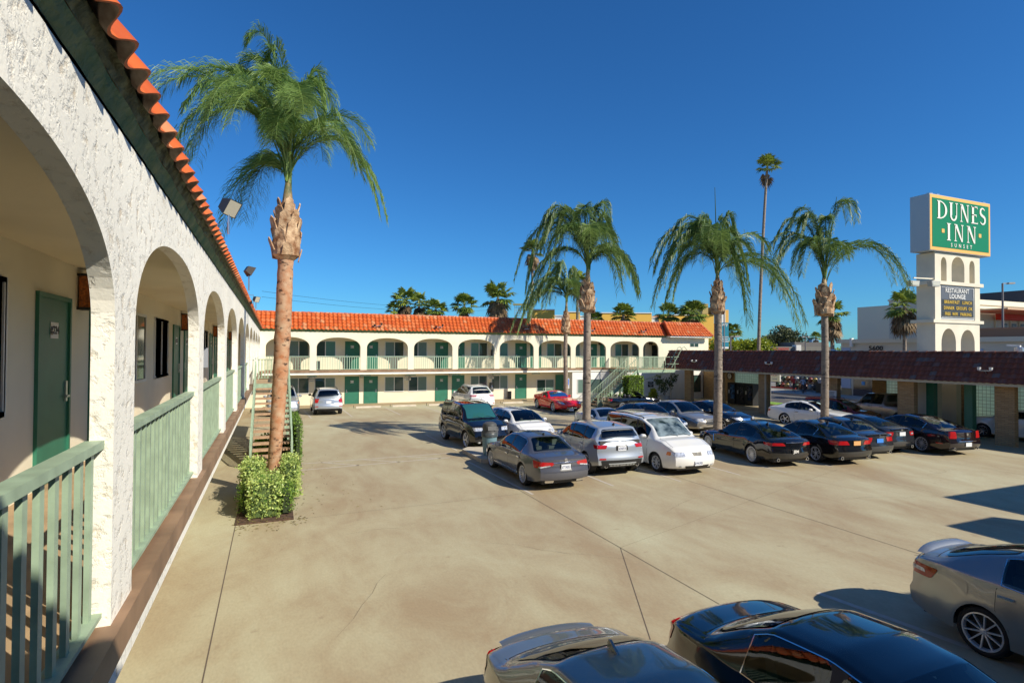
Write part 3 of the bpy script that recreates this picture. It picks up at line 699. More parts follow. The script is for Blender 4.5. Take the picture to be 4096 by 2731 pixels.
mb = MB(); mb.box(32.68, 38.15, 4.5, 19.9, 2.721, 4.05); mb.box(32.68, 38.15, 21.2, 40.9, 2.721, 4.05); mb.box(32.68, 34.3, 19.9, 21.2, 2.721, 4.05); mb.build("flat_roof", mat("roof_gravel", (.35, .33, .30), .9), CP)
for a, b in ((37.86, 38.64), (34.28, 34.9), (29.9, 30.67), (24.48, 25.17), (19.91, 20.8), (15.36, 16.16), (10.6, 11.4), (6.0, 6.8)):
    mb = MB(); mb.box(32.4, 32.72, a, b, gz(32.4, a) - .02, 2.62); mb.build("pillar", M_BRICK, CP)
for a in (19.56, 17.69): mb = MB(); mb.box(33.5, 33.85, a, a + .38, -.3, 2.62); mb.build("post", M_GREEN, CP)
mb = MB(); mb.bar((32.36, 30.0, -.3), (32.36, 30.0, 2.6), .09, .09); mb.build("downpipe", mat("cream_fascia", (.5, .46, .36)), CP)
def rwall(y0, y1, z0, z1, m, nm="rear_wall", x=38.0): mb = MB(); mb.box(x, x + .2, y0, y1, z0, z1); mb.build(nm, m, CP)
zb = -.45
rwall(38.67, 42.6, zb, 2.62, M_BRICK); rwall(35.98, 38.67, zb, .45, M_BRICK); rwall(34.98, 35.98, zb, 2.62, M_BRICK); rwall(36.0, 38.65, .452, 2.6, M_GB, "glass_block_panel", 38.03)
rwall(25.15, 26.1, zb, 2.62, M_BRICK); rwall(24.39, 25.14, zb, 1.0, M_BRICK); rwall(24.4, 25.13, 1.002, 2.6, M_GB, "glass_block_panel", 38.03)
rwall(22.9, 24.38, zb, 2.62, M_BRICK); rwall(21.75, 22.89, 1.7, 2.62, M_BRICK); rwall(21.75, 22.89, zb, .85, M_BRICK); rwall(21.8, 22.85, .86, 1.69, M_GB, "glass_block_panel", 38.03)
rwall(20.15, 21.74, zb, 2.62, M_BRICK); rwall(18.85, 20.14, zb, .42, M_BRICK); rwall(18.86, 20.13, .43, 2.6, M_GB, "glass_block_panel", 38.03); rwall(18.1, 18.84, zb, 2.62, M_BRICK)
rwall(15.5, 18.09, zb, .5, M_BRICK); rwall(15.5, 18.08, .51, 2.6, M_GB, "glass_block_panel", 38.03); rwall(4.5, 15.49, zb, 2.62, M_BRICK)
mb = MB(); mb.box(32.35, 32.399, 24.52, 25.1, .95, 1.75); mb.box(32.35, 32.399, 24.6, 25.1, .25, .9); s_ = mb.build("notice_board", M_PLATE, CP)
for k in range(9):
    z = 1.64 - .075 * k; mb = MB(); mb.box(32.344, 32.3495, 24.62 + .03 * (k % 3), 25.02 - .02 * (k % 2), z, z + .03); mb.build("printed_line", M_INK, s_)
for y, lab in ((12.0, 0), (18.7, 0), (28.6, 1), (36.6, 2)):
    pass
mb = MB(); mb.bar((32.36, 40.4, 0), (32.36, 40.4, 2.6), .09, .09); mb.build("downpipe", mat("cream_fascia", (.5, .46, .36)), CP)
base_of(CP, (35, 22, -.3))
for (y, w) in ((36.9, "near its left end by the palm trunk"), (29.3, "between the two middle palms"), (16.3, "near its right end")):
    t = thing("security_light", "white twin-head light on the dark carport roof " + w, "security light", (31.95, y, 3.2), 0, "twin security lights on the carport roof")
    p = MB(); p.bar((-.05, -.25, .1), (-.05, .25, .1), .03, .03); p.bar((.1, 0, -.1), (-.05, 0, .1), .03, .03); p.build("bracket", M_STEEL, t)
    for s in (-1, 1): p = MB(); p.lathe([(.03, 0), (.07, .03), (.08, .16), (.0, .16)], 10, (-.05, s * .25, .1)); p.build("lamp_head", M_WHITE, t)
# vending machines in the shade of the carport
for i, (y, c, w) in enumerate(((37.2, (.03, .10, .22), "blue picture, next to the brick"), (36.2, (.02, .02, .025), "tall dark, in the middle"), (35.3, (.015, .03, .06), "blue picture, under the glass blocks"))):
    t = thing("vending_machine", "black vending machine with %s" % w if i != 1 else "plain black vending machine between two others", "vending machine", (36.6, y, -.3), 0, "vending machines under the carport")
    p = MB(); p.box(-.4, .4, -.44, .44, 0, 1.8); p.build("cabinet", M_BLACK, t); p = MB(); p.box(-.42, -.402, -.36, .12, .45, 1.65); p.build("front_panel", mat("vending_panel_%d" % i, c, .2, noise=(5, .8, 4)), t)
    p = MB(); p.box(-.415, -.402, .2, .34, .9, 1.2); p.build("coin_panel", M_STEEL, t)
t = thing("wall_clock", "round white wall clock on brown brick under the carport", "clock", (37.95, 39.2, 1.95))
p = MB(); p.lathe([(.26, 0), (.30, 0), (.30, -.05), (.26, -.05)], 24, axis='x', close=True); p.build("rim", M_BLACK, t); p = MB(); p.lathe([(0, -.01), (.26, -.01), (.26, -.02), (0, -.02)], 24, axis='x'); p.build("dial", M_WHITE, t)
p = MB(); p.bar((-.03, 0, 0), (-.03, 0, .18), .02, .005); p.bar((-.03, 0, 0), (-.03, -.1, -.06), .02, .005); p.build("hands", M_INK, t)

# ------------------------------------------------------------------ sign tower
def serif(ch, h, x0):
    """serif capitals as lists of closed outlines (in x,z) ; returns (polys, width)"""
    P = []; th = .155 * h; tn = .055 * h; sf = .045 * h; sw = .085 * h
    def stem(x, w, serT=True, serB=True, z0=0, z1=h):
        P.append([(x, z0), (x + w, z0), (x + w, z1), (x, z1)])
        if serB: P.append([(x - sw, z0), (x + w + sw, z0), (x + w + sw * .6, z0 + sf), (x - sw * .6, z0 + sf)])
        if serT: P.append([(x - sw * .6, z1 - sf), (x + w + sw * .6, z1 - sf), (x + w + sw, z1), (x - sw, z1)])
    def arc(cx, cz, rx, rz, a0, a1, w0, w1, n=18):
        o = []; i_ = []
        for k in range(n + 1):
            a = a0 + (a1 - a0) * k / n; w = w0 + (w1 - w0) * (.5 - .5 * cos(2 * pi * k / n)) ; o.append((cx + rx * cos(a), cz + rz * sin(a))); i_.append((cx + (rx - w) * cos(a), cz + (rz - min(w, w0 * 1.1)) * sin(a)))
        for k in range(n): P.append([o[k], o[k + 1], i_[k + 1], i_[k]])
    if ch == 'I': stem(x0 + sw, th); W = th + 2 * sw
    elif ch == 'D': stem(x0 + sw, th, True, True); arc(x0 + sw + th * .6, h / 2, .62 * h, h / 2, -pi / 2, pi / 2, tn, th); W = sw + th * .6 + .62 * h
    elif ch == 'U':
        stem(x0 + sw, th, True, False, .30 * h); stem(x0 + .58 * h, tn, True, False, .30 * h); cx = (x0 + sw + x0 + .58 * h + tn) / 2; rx = (x0 + .58 * h + tn - x0 - sw) / 2
        arc(cx, .30 * h, rx, .32 * h, -pi, 0, th * .75, th * .6); W = .58 * h + tn + sw
    elif ch == 'N':
        stem(x0 + sw, tn, True, True); stem(x0 + .62 * h, tn, True, False); P.append([(x0 + sw - .03 * h, h), (x0 + sw + th, h), (x0 + .62 * h + tn, 0), (x0 + .62 * h + tn - th * .6, 0)]); W = .62 * h + tn + sw
    elif ch == 'E':
        stem(x0 + sw, th, True, True); xr = x0 + sw + .50 * h
        for z, l in ((0, 1.), (h * .48, .78), (h - tn, .95)):
            P.append([(x0 + sw, z), (x0 + sw + .48 * h * l, z), (x0 + sw + .48 * h * l, z + tn), (x0 + sw, z + tn)])
            xe = x0 + sw + .48 * h * l; P.append([(xe - tn * .7, z - (.0 if z == 0 else .07 * h)), (xe, z - (.0 if z == 0 else .09 * h)), (xe, z + (.13 * h if z == 0 else .07 * h if z < h * .6 else tn)), (xe - tn * .6, z + tn)])
        W = sw + .50 * h
    elif ch == 'S':
        pts = []; n = 30
        for k in range(n + 1):
            t_ = k / n
            if t_ < .5: a = radians(30) + (radians(270) - radians(30)) * (t_ / .5); pts.append((x0 + .24 * h + .19 * h * cos(a), .745 * h + .21 * h * sin(a), a))
            else: a = radians(90) - (radians(90) + radians(150)) * ((t_ - .5) / .5); pts.append((x0 + .24 * h + .21 * h * cos(a), .275 * h + .235 * h * sin(a), a))
        for k in range(n):
            p, q = pts[k], pts[k + 1]; d = Vector((q[0] - p[0], q[1] - p[1])).normalized(); w = (tn + (th - tn) * sin(pi * k / n) ** 1.5) / 2; w2 = (tn + (th - tn) * sin(pi * (k + 1) / n) ** 1.5) / 2; nn = (-d.y, d.x)
            P.append([(p[0] + nn[0] * w, p[1] + nn[1] * w), (p[0] - nn[0] * w, p[1] - nn[1] * w), (q[0] - nn[0] * w2, q[1] - nn[1] * w2), (q[0] + nn[0] * w2, q[1] + nn[1] * w2)])
        W = .48 * h
    return P, W
def serif_word(txt, h, xc, z0, y, name, m, parent, sx=1., gap=.14):
    ps = []; x = 0
    for ch in txt:
        P, W = serif(ch, h, 0); ps.append((x, P)); x += W + gap * h
    x -= gap * h; mb = MB()
    for (xo, P) in ps:
        for k, q in enumerate(P): mb.extr([(xc + (p[0] + xo - x / 2) * sx, y - .0006 * (k % 5), z0 + p[1]) for p in q], (0, .02, 0))
    mb.build(name, m, parent, recalc=False)
ST = thing("sign_tower", "tall white arched pylon with a green and gold DUNES INN sign rising behind the carport", "sign")
M_PYL = stucco("pylon_stucco", (.72, .65, .50), 14, .01, .4, .08)
def arch_panel(x0, x1, z0, z1, y0, y1, holes, mb):
    cur = x0
    for (a, b, zl, zs, za) in holes:
        mb.box(cur, a, y0, y1, z0, z1)
        if zl > z0: mb.box(a, b, y0, y1, z0, zl)
        n = 14; P_ = [(a + (b - a) * (.5 - .5 * cos(pi * k / n)), zs + (za - zs) * sin(pi * k / n)) for k in range(n + 1)]
        for k in range(n): mb.extr([(P_[k][0], y0, P_[k][1]), (P_[k + 1][0], y0, P_[k + 1][1]), (P_[k + 1][0], y0, z1), (P_[k][0], y0, z1)], (0, y1 - y0, 0))
        cur = b
    mb.box(cur, x1, y0, y1, z0, z1)
mb = MB()
arch_panel(34.45, 38.65, -.3, 5.86, 20, 21, [(35.0, 36.35, -.3, 4.7, 5.55), (36.8, 38.15, -.3, 4.7, 5.5)], mb)
arch_panel(34.45, 38.7, 8.24, 9.86, 20, 21, [(35.0, 35.52, 8.24, 9.25, 9.62), (35.98, 37.2, 8.24, 9.1, 9.72), (37.68, 38.2, 8.24, 9.2, 9.58)], mb)
mb.box(34.45, 34.95, 20.0, 21, 6.04, 8.04); mb.box(38.2, 38.7, 20.0, 21, 6.04, 8.04); mb.box(34.95, 38.2, 20.1, 21, 6.04, 8.04)
mb.build("pylon", M_PYL, ST)
mb = MB(); mb.box(34.2, 38.95, 19.93, 21.2, 5.86, 6.04); mb.box(34.2, 38.95, 19.93, 21.2, 8.04, 8.24); mb.build("ledge", M_PYL, ST)
mb = MB(); mb.box(33.75, 39.5, 19.86, 20.9, 9.9, 13.08); mb.build("sign_cabinet", mat("sign_side_metal", (.45, .50, .52), .5, .2), ST)
mb = MB(); mb.box(33.78, 39.47, 19.84, 19.859, 9.93, 13.05); fr = mb.build("sign_border", mat("sign_gold", (.85, .45, .10), .5), ST)
mb = MB(); mb.box(33.95, 39.3, 19.825, 19.8395, 10.12, 12.87); mb.build("sign_face", mat("sign_green", (.005, .19, .055), .35), ST)
M_LET = mat("sign_cream", (.82, .78, .66), .45)
serif_word("DUNES", 1.02, 36.63, 11.72, 19.80, "lettering", M_LET, ST, sx=1.13, gap=.16); serif_word("INN", .98, 36.6, 10.55, 19.80, "lettering", M_LET, ST, sx=1.22, gap=.24)
for x in (34.9, 38.4): mb = MB(); mb.box(x - .12, x + .12, 19.81, 19.824, 10.95, 11.17); mb.build("ornament", mat("sign_gold", (.85, .45, .1)), ST)
add_text("lettering", "S U N S E T", .30, (36.6, 19.815, 10.30), M_LET, ST, ext=.006, bold=.004, space=1.35)
mb = MB(); mb.box(34.97, 38.18, 20.03, 20.095, 6.08, 8.0); mb.build("reader_frame", mat("reader_frame", (.6, .6, .58), .5), ST)
mb = MB(); mb.box(35.05, 38.10, 20.01, 20.028, 6.16, 7.95); mb.build("reader_board", mat("reader_grey", (.10, .11, .125), .5), ST)
for z in (6.38, 6.72, 7.06): mb = MB(); mb.box(35.08, 38.07, 20.0, 20.009, z - .155, z + .155); mb.build("reader_row", mat("reader_row", (.045, .04, .03), .4), ST)
M_YEL = mat("reader_yellow", (.85, .55, .06), .5)
add_text("lettering", "RESTAURANT", .37, (36.5, 19.99, 7.72), M_WHITE, ST, ext=.004, bold=.002, sx=.98); add_text("lettering", "LOUNGE", .37, (36.5, 19.99, 7.39), M_WHITE, ST, ext=.006, bold=.006, sx=1.02)
for z, tx in ((7.06, "BREAKFAST   LUNCH"), (6.72, "DINNER  GROUPS  OK"), (6.38, "FREE  WIFI   PARKING")): add_text("lettering", tx, .265, (36.57, 19.985, z), M_YEL, ST, ext=.003, bold=.0, space=1.08, sx={7.06: .98, 6.72: .95, 6.38: .91}[z])
mb = MB()
for k in range(26): mb.box(35.08 + k * .118, 35.13 + k * .118, 19.99, 20.009, 6.185, 6.225); mb.box(35.08 + k * .118, 35.13 + k * .118, 19.99, 20.009, 7.90, 7.935)
for k in range(9): mb.box(38.03, 38.07, 19.98, 20.0, 7.4 + k * .06 - .0, 7.43 + k * .06)
o = mb.build("marquee_bulbs", M_WHITE, ST)
o["kind"] = "stuff"
for (x, y, z) in ((31.9, 19.6, 7.95), (33.35, 19.4, 7.98)):
    mb = MB(); mb.bar((34.2, 19.9, 8.3), (x, y, 8.2), .06, .06); mb.build("lamp_arm", M_PYL, ST)
    mb = MB(); mb.extr([(x - .38, y - .1, z + .08), (x + .38, y - .1, z + .1), (x + .32, y - .1, z - .2), (x - .32, y - .1, z - .2)], (0, .25, 0)); l = mb.build("lamp", mat("lamp_casing", (.42, .42, .38), .5), ST)
    mb = MB(); mb.box(x - .3, x + .3, y - .115, y - .101, z - .15, z + .04); mb.build("lens", mat("flood_lens", (.55, .52, .40), .15), l)
mb = MB()
for x in (33.9, 34.5, 38.9): mb.box(x, x + .25, 19.9, 20.1, 13.08, 13.16)
mb.build("lifting_lug", M_STEEL, ST)
base_of(ST, (36.5, 20.5, -.3))

# ------------------------------------------------------------------ palms and other plants
RGT = Vector((cos(.401), -sin(.401), 0)); AWY = Vector((sin(.401), cos(.401), 0)); UPV = Vector((0, 0, 1))
def leaf_mat(name, c0, c1, rough=.45, trans=.25):
    m = mat(name, c1, rough); t, b = nodes(m); tc = N(t, "TexCoord"); n = N(t, "TexNoise", Scale=1.6, Detail=5.0); t.links.new(tc.outputs["Object"], n.inputs["Vector"])
    at = N(t, "Attribute", attribute_name="tone"); ad = N(t, "Math", operation='MULTIPLY_ADD'); t.links.new(n.outputs[0], ad.inputs[0]); ad.inputs[1].default_value = .4; t.links.new(at.outputs["Fac"], ad.inputs[2])
    r = N(t, "ValToRGB"); r.color_ramp.elements[0].position = .2; r.color_ramp.elements[1].position = 1.1 if False else 1.0; r.color_ramp.elements[0].color = (*c0, 1); r.color_ramp.elements[1].color = (*c1, 1)
    t.links.new(ad.outputs[0], r.inputs[0]); t.links.new(r.outputs[0], b.inputs["Base Color"])
    tr = N(t, "BsdfTranslucent"); t.links.new(r.outputs[0], tr.inputs["Color"]); ms = N(t, "MixShader"); ms.inputs[0].default_value = trans
    t.links.new(b.outputs[0], ms.inputs[1]); t.links.new(tr.outputs[0], ms.inputs[2]); t.links.new(ms.outputs[0], t.nodes["Material Output"].inputs[0]); return m
M_FROND = leaf_mat("queen_palm_leaf", (.045, .11, .025), (.27, .37, .10), trans=.35)
M_FROND1 = leaf_mat("queen_palm_leaf_bright", (.06, .15, .03), (.32, .45, .12), trans=.4)
M_FAN = leaf_mat("fan_palm_leaf", (.045, .10, .015), (.28, .34, .05))
M_DEAD = leaf_mat("dead_fan_leaf", (.12, .07, .03), (.36, .25, .13), .8, .1)
def trunk_mat(name, c0, c1, ring=11., dark=(.05, .035, .025)):
    m = mat(name, c0, .85); t, b = nodes(m); tc = N(t, "TexCoord"); n = N(t, "TexNoise", Scale=5.0, Detail=6.0); t.links.new(tc.outputs["Object"], n.inputs["Vector"])
    mp = N(t, "Mapping"); mp.inputs["Scale"].default_value = (4, 4, ring); t.links.new(tc.outputs["Object"], mp.inputs[0]); n2 = N(t, "TexNoise", Scale=1.0, Detail=4.0, Roughness=.7); t.links.new(mp.outputs[0], n2.inputs["Vector"])
    r = N(t, "ValToRGB"); e = r.color_ramp.elements; e[0].position = .3; e[0].color = (*c0, 1); e[1].position = .7; e[1].color = (*c1, 1); t.links.new(n.outputs[0], r.inputs[0])
    r2 = N(t, "ValToRGB"); r2.color_ramp.elements[0].position = .32; r2.color_ramp.elements[0].color = (*dark, 1); r2.color_ramp.elements[1].position = .45; r2.color_ramp.elements[1].color = (1, 1, 1, 1); t.links.new(n2.outputs[0], r2.inputs[0])
    mx = N(t, "Mix"); mx.data_type = 'RGBA'; mx.blend_type = 'MULTIPLY'; mx.inputs[0].default_value = 1; t.links.new(r.outputs[0], mx.inputs[6]); t.links.new(r2.outputs[0], mx.inputs[7]); t.links.new(mx.outputs[2], b.inputs["Base Color"])
    bp = N(t, "Bump", Strength=.8, Distance=.02); t.links.new(n2.outputs[0], bp.inputs["Height"]); t.links.new(bp.outputs[0], b.inputs["Normal"]); return m
M_TR1 = trunk_mat("palm_bark_reddish", (.40, .155, .06), (.50, .34, .21), 7.)
M_TR2 = trunk_mat("palm_bark_grey", (.20, .155, .115), (.34, .27, .20), 11.)
M_BOOT = mat("palm_leaf_bases", (.40, .17, .06), .8, noise=(4, .45, 8, (.66, .46, .27)), bump=(14, .8, 5, .03))

def set_tone(o, tone):
    at = o.data.attributes.new("tone", 'FLOAT', 'FACE'); at.data.foreach_set("value", np.array(tone, dtype=np.float32))

def bez(P, t):
    a = 1 - t; return P[0] * a ** 3 + P[1] * 3 * a * a * t + P[2] * 3 * a * t * t + P[3] * t ** 3
def frond(V, Fc, tone, P, n, ll, r_, start=.16, width=.026, droop=1.0, stiff=0.):
    pts = [bez(P, k / 24) for k in range(25)]
    # rachis
    for k in range(24):
        a, b = pts[k], pts[k + 1]; d = (b - a).normalized(); s = d.cross(UPV); s = s.normalized() if s.length > .05 else RGT.copy(); w = .030 * (1 - k / 26); u = s.cross(d)
        i = len(V); V.extend([a - s * w, a + s * w, b + s * w, b - s * w, a + u * w, b + u * w]); Fc.extend([(i, i + 1, i + 2, i + 3), (i, i + 4, i + 5, i + 3), (i + 1, i + 4, i + 5, i + 2)]); tone.extend([.85] * 3)
    tb = r_.uniform(-.1, .25)
    for k in range(n):
        t = start + (1 - start) * (k + r_.random() * .6) / n; p = bez(P, t); d = (bez(P, min(1, t + .02)) - bez(P, t - .02)).normalized()
        s = d.cross(UPV); s = s.normalized() if s.length > .08 else RGT.copy()
        l = ll * (.35 + .65 * sin(pi * min(1, (t - start) / (1 - start) * .80 + .14)) ** .7) * r_.uniform(.8, 1.15)
        for sg in (-1, 1):
            pl = r_.choice((-.6, 0, .8)) + r_.uniform(-.35, .35)       # leaflets sit in several planes
            dr = (s * sg * 1.0 + d * (.55 + r_.uniform(-.15, .25)) + UPV * (.55 * pl)).normalized()
            q0 = p; q1 = p + dr * l * .42 + UPV * (-.10 * l * droop); q2 = q1 + (dr * (.42 - .2 * droop) + d * .1 + UPV * (-.62 * droop + stiff)) * l * .55 * r_.uniform(.85, 1.15) + Vector((r_.uniform(-.04, .04), r_.uniform(-.04, .04), 0))
            w = (q1 - q0).cross(d); w = w.normalized() * width * .5 if w.length > 1e-4 else UPV * width * .5
            i = len(V); V.extend([q0 - w * .6, q0 + w * .6, q1 + w, q1 - w, q2]); Fc.extend([(i, i + 1, i + 2, i + 3), (i + 3, i + 2, i + 4)]); tn = min(1, max(0, .35 + tb + r_.gauss(0, .18))); tone.extend([tn, tn])

def boots(name, C0, C1, r0, r1, parent, r_, n=26, m=M_BOOT):
    """swollen neck of old leaf bases"""
    mb = MB(); ax = (C1 - C0)
    mb.tube([C0 + ax * t for t in (0, .12, .3, .55, .8, 1, 1.25)], [r0 * .8, r1 * 1.0, r1 * 1.05, r1 * .95, r1 * .72, r1 * .5, r1 * .32], 14)
    for k in range(n):
        t = (k / n) ** .9; a = k * 2.399; rr = r1 * (1.03 if t < .5 else 1.03 - .9 * (t - .5)) * .95; dr = Vector((cos(a), sin(a), 0)); c = C0 + ax * (t * .98 + .02)
        h = .26 * r1 / .3 * r_.uniform(.8, 1.3); w = .13 * r1 / .3 * r_.uniform(.8, 1.3); tg = Vector((-sin(a), cos(a), 0))
        base = c + dr * rr * r_.uniform(.97, 1.05); out = dr * (.035 * r1 / .3 * r_.uniform(-.6, 1.8))
        mb.extr([base - tg * w - dr * .05, base + tg * w - dr * .05, base + tg * w * .7 + UPV * h + out, base + UPV * h * 1.25 + out * 1.3, base - tg * w * .7 + UPV * h + out], dr * .03 - UPV * .01)
    mb.build(name, m, parent, smooth=False)

def queen_palm(label, B, path, rad, neck, crown_z, fr, ll, nl=62, seed=1, leaf=M_FROND, bark=M_TR2, spear=None, width=.028, lean=(0, 0), extra_shaft=.5, taper_up=False, droop=1.0):
    """path: offsets (R, z) of the trunk axis; neck=(z0,z1,radius)"""
    r_ = random.Random(seed); t = thing("queen_palm", label, "palm tree", B, 0, "queen palms in the motel lot"); z0, z1, rn = neck
    zs = np.linspace(0, z0, 34); cx = lambda z: float(np.interp(z, [p[1] for p in path], [p[0] for p in path]))
    mb = MB(); pts = [RGT * cx(z) + UPV * z for z in zs]; rs = [(rad * (1.12 - .22 * (z / z0)) if not taper_up else float(np.interp(z, [0, 2, 5, 7], [.155, .19, .225, .215]))) * (1 + .035 * sin(z * 17) + .03 * r_.uniform(-1, 1)) + (.10 * rad * max(0, 1 - z / .5)) for z in zs]
    mb.tube(pts, rs, 16); mb.build("trunk", bark, t, smooth=True, sharp=60)
    c0 = RGT * cx(z0) + UPV * (z0 - .05); c1 = RGT * cx(z1) + UPV * z1; boots("leaf_bases", c0, c1, rad, rn, t, r_)
    top = RGT * cx(crown_z) + UPV * crown_z
    mb = MB(); mb.tube([c1 - UPV * .1, c1 + (top - c1) * .5, top + UPV * .15], [rn * .5, rn * .34, rn * .15], 10)
    mb.build("crownshaft", mat("palm_crownshaft", (.22, .22, .08), .6, noise=(4, .4, 4, (.40, .26, .12))), t, smooth=True)
    V, Fc, tone = [], [], []
    for (R_, Z_, D_, A_) in fr:
        st = top + Vector((r_.uniform(-.08, .08), r_.uniform(-.08, .08), r_.uniform(-.5, .1) * extra_shaft)); tip = top + RGT * R_ + AWY * D_ + UPV * Z_
        hor = RGT * R_ + AWY * D_; p1 = st + hor * .12 + UPV * (A_ * .95); p2 = st + hor * .80 + UPV * (A_ * 1.15 + .1)
        frond(V, Fc, tone, [st, p1, p2, tip], int(nl * 1.35), ll * 1.25, r_, width=width, droop=droop)
        o_ = Vector((r_.uniform(-.35, .35), r_.uniform(-.35, .35), r_.uniform(-.2, .35))) * 1.3; frond(V, Fc, tone, [st, p1 + o_ * .3, p2 + o_ * .8, tip + o_ * 1.3], int(nl * 1.2), ll * 1.2, r_, width=width, droop=droop)
    o = mesh_obj("crown", V, Fc, leaf, t); set_tone(o, tone)
    if spear:
        mb = MB(); p = top + RGT * spear[0]; mb.tube([top, (top + p) * .5 + UPV * spear[1] * .5, p + UPV * spear[1]], [.045, .03, .012], 6); mb.build("spear_leaf", leaf, t)
        set_tone(t.children[-1], [.8] * len(t.children[-1].data.polygons))
    return t
fr1 = [(-3.75, 2.1, -.5, 3.3), (-3.5, 1.0, .6, 3.0), (-2.9, .3, -1.0, 2.7), (-3.2, 1.9, 1.2, 3.2), (-2.2, -1.4, .5, 1.1), (-1.7, -.9, 1.0, 1.0), (-1.4, 3.5, .3, 3.6), (-.4, 3.4, -.4, 3.8), (.5, 2.5, .8, 3.4), (.9, 1.5, -1.4, 2.7), (2.6, -.8, .2, 2.0), (2.3, .0, -.8, 1.9),
       (1.1, .9, -2.4, 2.2), (-.8, 1.0, -2.8, 2.6), (-1.9, 1.3, -2.0, 2.8), (.2, 1.4, 2.4, 2.6), (-1.6, 2.1, 2.0, 3.0), (1.5, 1.4, 1.6, 2.4), (-2.5, 2.7, -.2, 3.4), (.3, .6, -1.6, 1.9), (1.0, 2.2, .2, 3.2), (-.9, 2.8, 1.0, 3.5), (-2.0, 3.2, .8, 3.6), (-.2, 2.2, -1.5, 3.0)]
queen_palm("thick tall palm with orange-red trunk in the hedge planter beside the left wing", (.0, 17.75, 0), [(0, 0), (.12, 1.5), (.22, 3.2), (.30, 5), (.35, 6.9), (.40, 9.2)], .20, (6.75, 8.25, .37), 9.05, fr1, .78, 112, 1, M_FROND1, M_TR1, width=.017, taper_up=True, droop=.6)
fr2 = [(-3.9, -2.6, -.4, 1.4), (-3.0, -1.6, .4, 1.8), (-2.2, .3, 0, 2.9), (-1.4, 1.2, .6, 3.3), (-.8, 1.6, -.5, 3.4), (.6, 1.8, .2, 3.0), (1.2, .2, -.8, 2.0), (-1.9, -.6, -1.4, 2.0), (-1.0, .1, 1.6, 2.6), (1.2, -.9, .8, 1.2), (.3, .4, -1.8, 2.0), (-2.9, -.9, -.9, 2.3)]
queen_palm("slender palm with a narrow neck in front of the far wing, left of the stairs", (21.5, 39.6, -.1), [(0, 0), (-.1, 4), (.0, 9)], .17, (5.6, 7.1, .32), 8.2, fr2, .92, 60, 2, spear=None, width=.04)
fr3 = [(-2.5, .2, -.3, 2.9), (-2.7, -.9, .6, 2.4), (-2.6, -2.3, -.6, 1.3), (-1.9, 1.2, -.2, 2.9), (-1.2, 1.7, .8, 3.0), (-.5, 1.6, -.9, 2.7), (.4, 1.9, .3, 2.9), (1.1, .9, -.2, 2.7), (1.3, .2, 1.0, 2.4), (2.2, -1.1, .1, 1.3), (1.9, -.7, -1.0, 1.2), (-.2, .5, -2.2, 2.0), (.9, .0, -1.8, 1.8), (-1.4, .1, -1.8, 2.1), (.2, .8, 2.2, 2.4), (-1.4, .6, 1.7, 2.6), (1.7, .1, 1.7, 1.7)]
queen_palm("palm with fibrous orange neck directly behind the silver SUV", (12.55, 21.3, 0), [(0, 0), (.03, 6), (.05, 8)], .17, (5.85, 7.0, .31), 7.75, fr3, .72, 84, 3, spear=(-.15, 2.3), width=.026, droop=.9)
fr4 = [(-3.2, -1.6, -.3, 2.0), (-3.0, .1, .3, 2.6), (-2.9, -.7, -.8, 2.3), (-2.2, .9, .2, 3.0), (-1.5, 1.4, -.6, 3.0), (-.9, 1.9, .5, 3.0), (-2.4, -1.7, .8, 1.5), (.3, 1.8, -.3, 2.9), (1.0, 1.0, .3, 2.7), (1.2, -2.3, -.5, 1.8), (1.3, -.9, -.6, 2.0), (4.0, -2.6, .1, 1.2), (3.5, -1.2, .6, 1.4), (-.6, .3, -2.3, 2.2), (.8, .2, -2.0, 2.0), (.3, .7, 2.3, 2.5), (-1.6, .3, -1.8, 2.3), (-1.3, .6, 1.8, 2.6), (1.5, -.3, 1.6, 1.9)]
queen_palm("palm with a tall bare spear leaf and wide drooping crown behind the black fastback", (19.85, 21.3, 0), [(0, 0), (.05, 4), (0, 8)], .19, (6.0, 7.35, .32), 7.95, fr4, .80, 86, 4, spear=(-.12, 4.2), width=.028, droop=.95)
fr5 = [(-2.8, .6, -.2, 3.3), (-2.6, -.6, .4, 2.8), (-2.2, 1.5, .3, 3.6), (-1.6, 2.0, -.4, 3.7), (-1.0, 2.6, .2, 3.9), (-.3, 2.4, -.6, 3.7), (-1.8, .1, -1.2, 2.6), (.2, 1.6, .5, 3.2), (4.5, -.6, .1, 2.6), (4.1, -.2, .5, 2.7), (-.9, .5, 1.6, 2.9), (-.4, .2, -1.6, 2.4), (.6, .9, -1.0, 2.4), (1.9, 3.1, .2, 4.6)]
queen_palm("rightmost palm of the lot row with one long frond reaching right towards the sign", (27.2, 21.3, 0), [(0, 0), (.05, 4), (.0, 8)], .185, (6.1, 7.4, .45), 8.1, fr5, .68, 84, 5, spear=(.7, 4.4), width=.028, droop=.85, extra_shaft=.9)

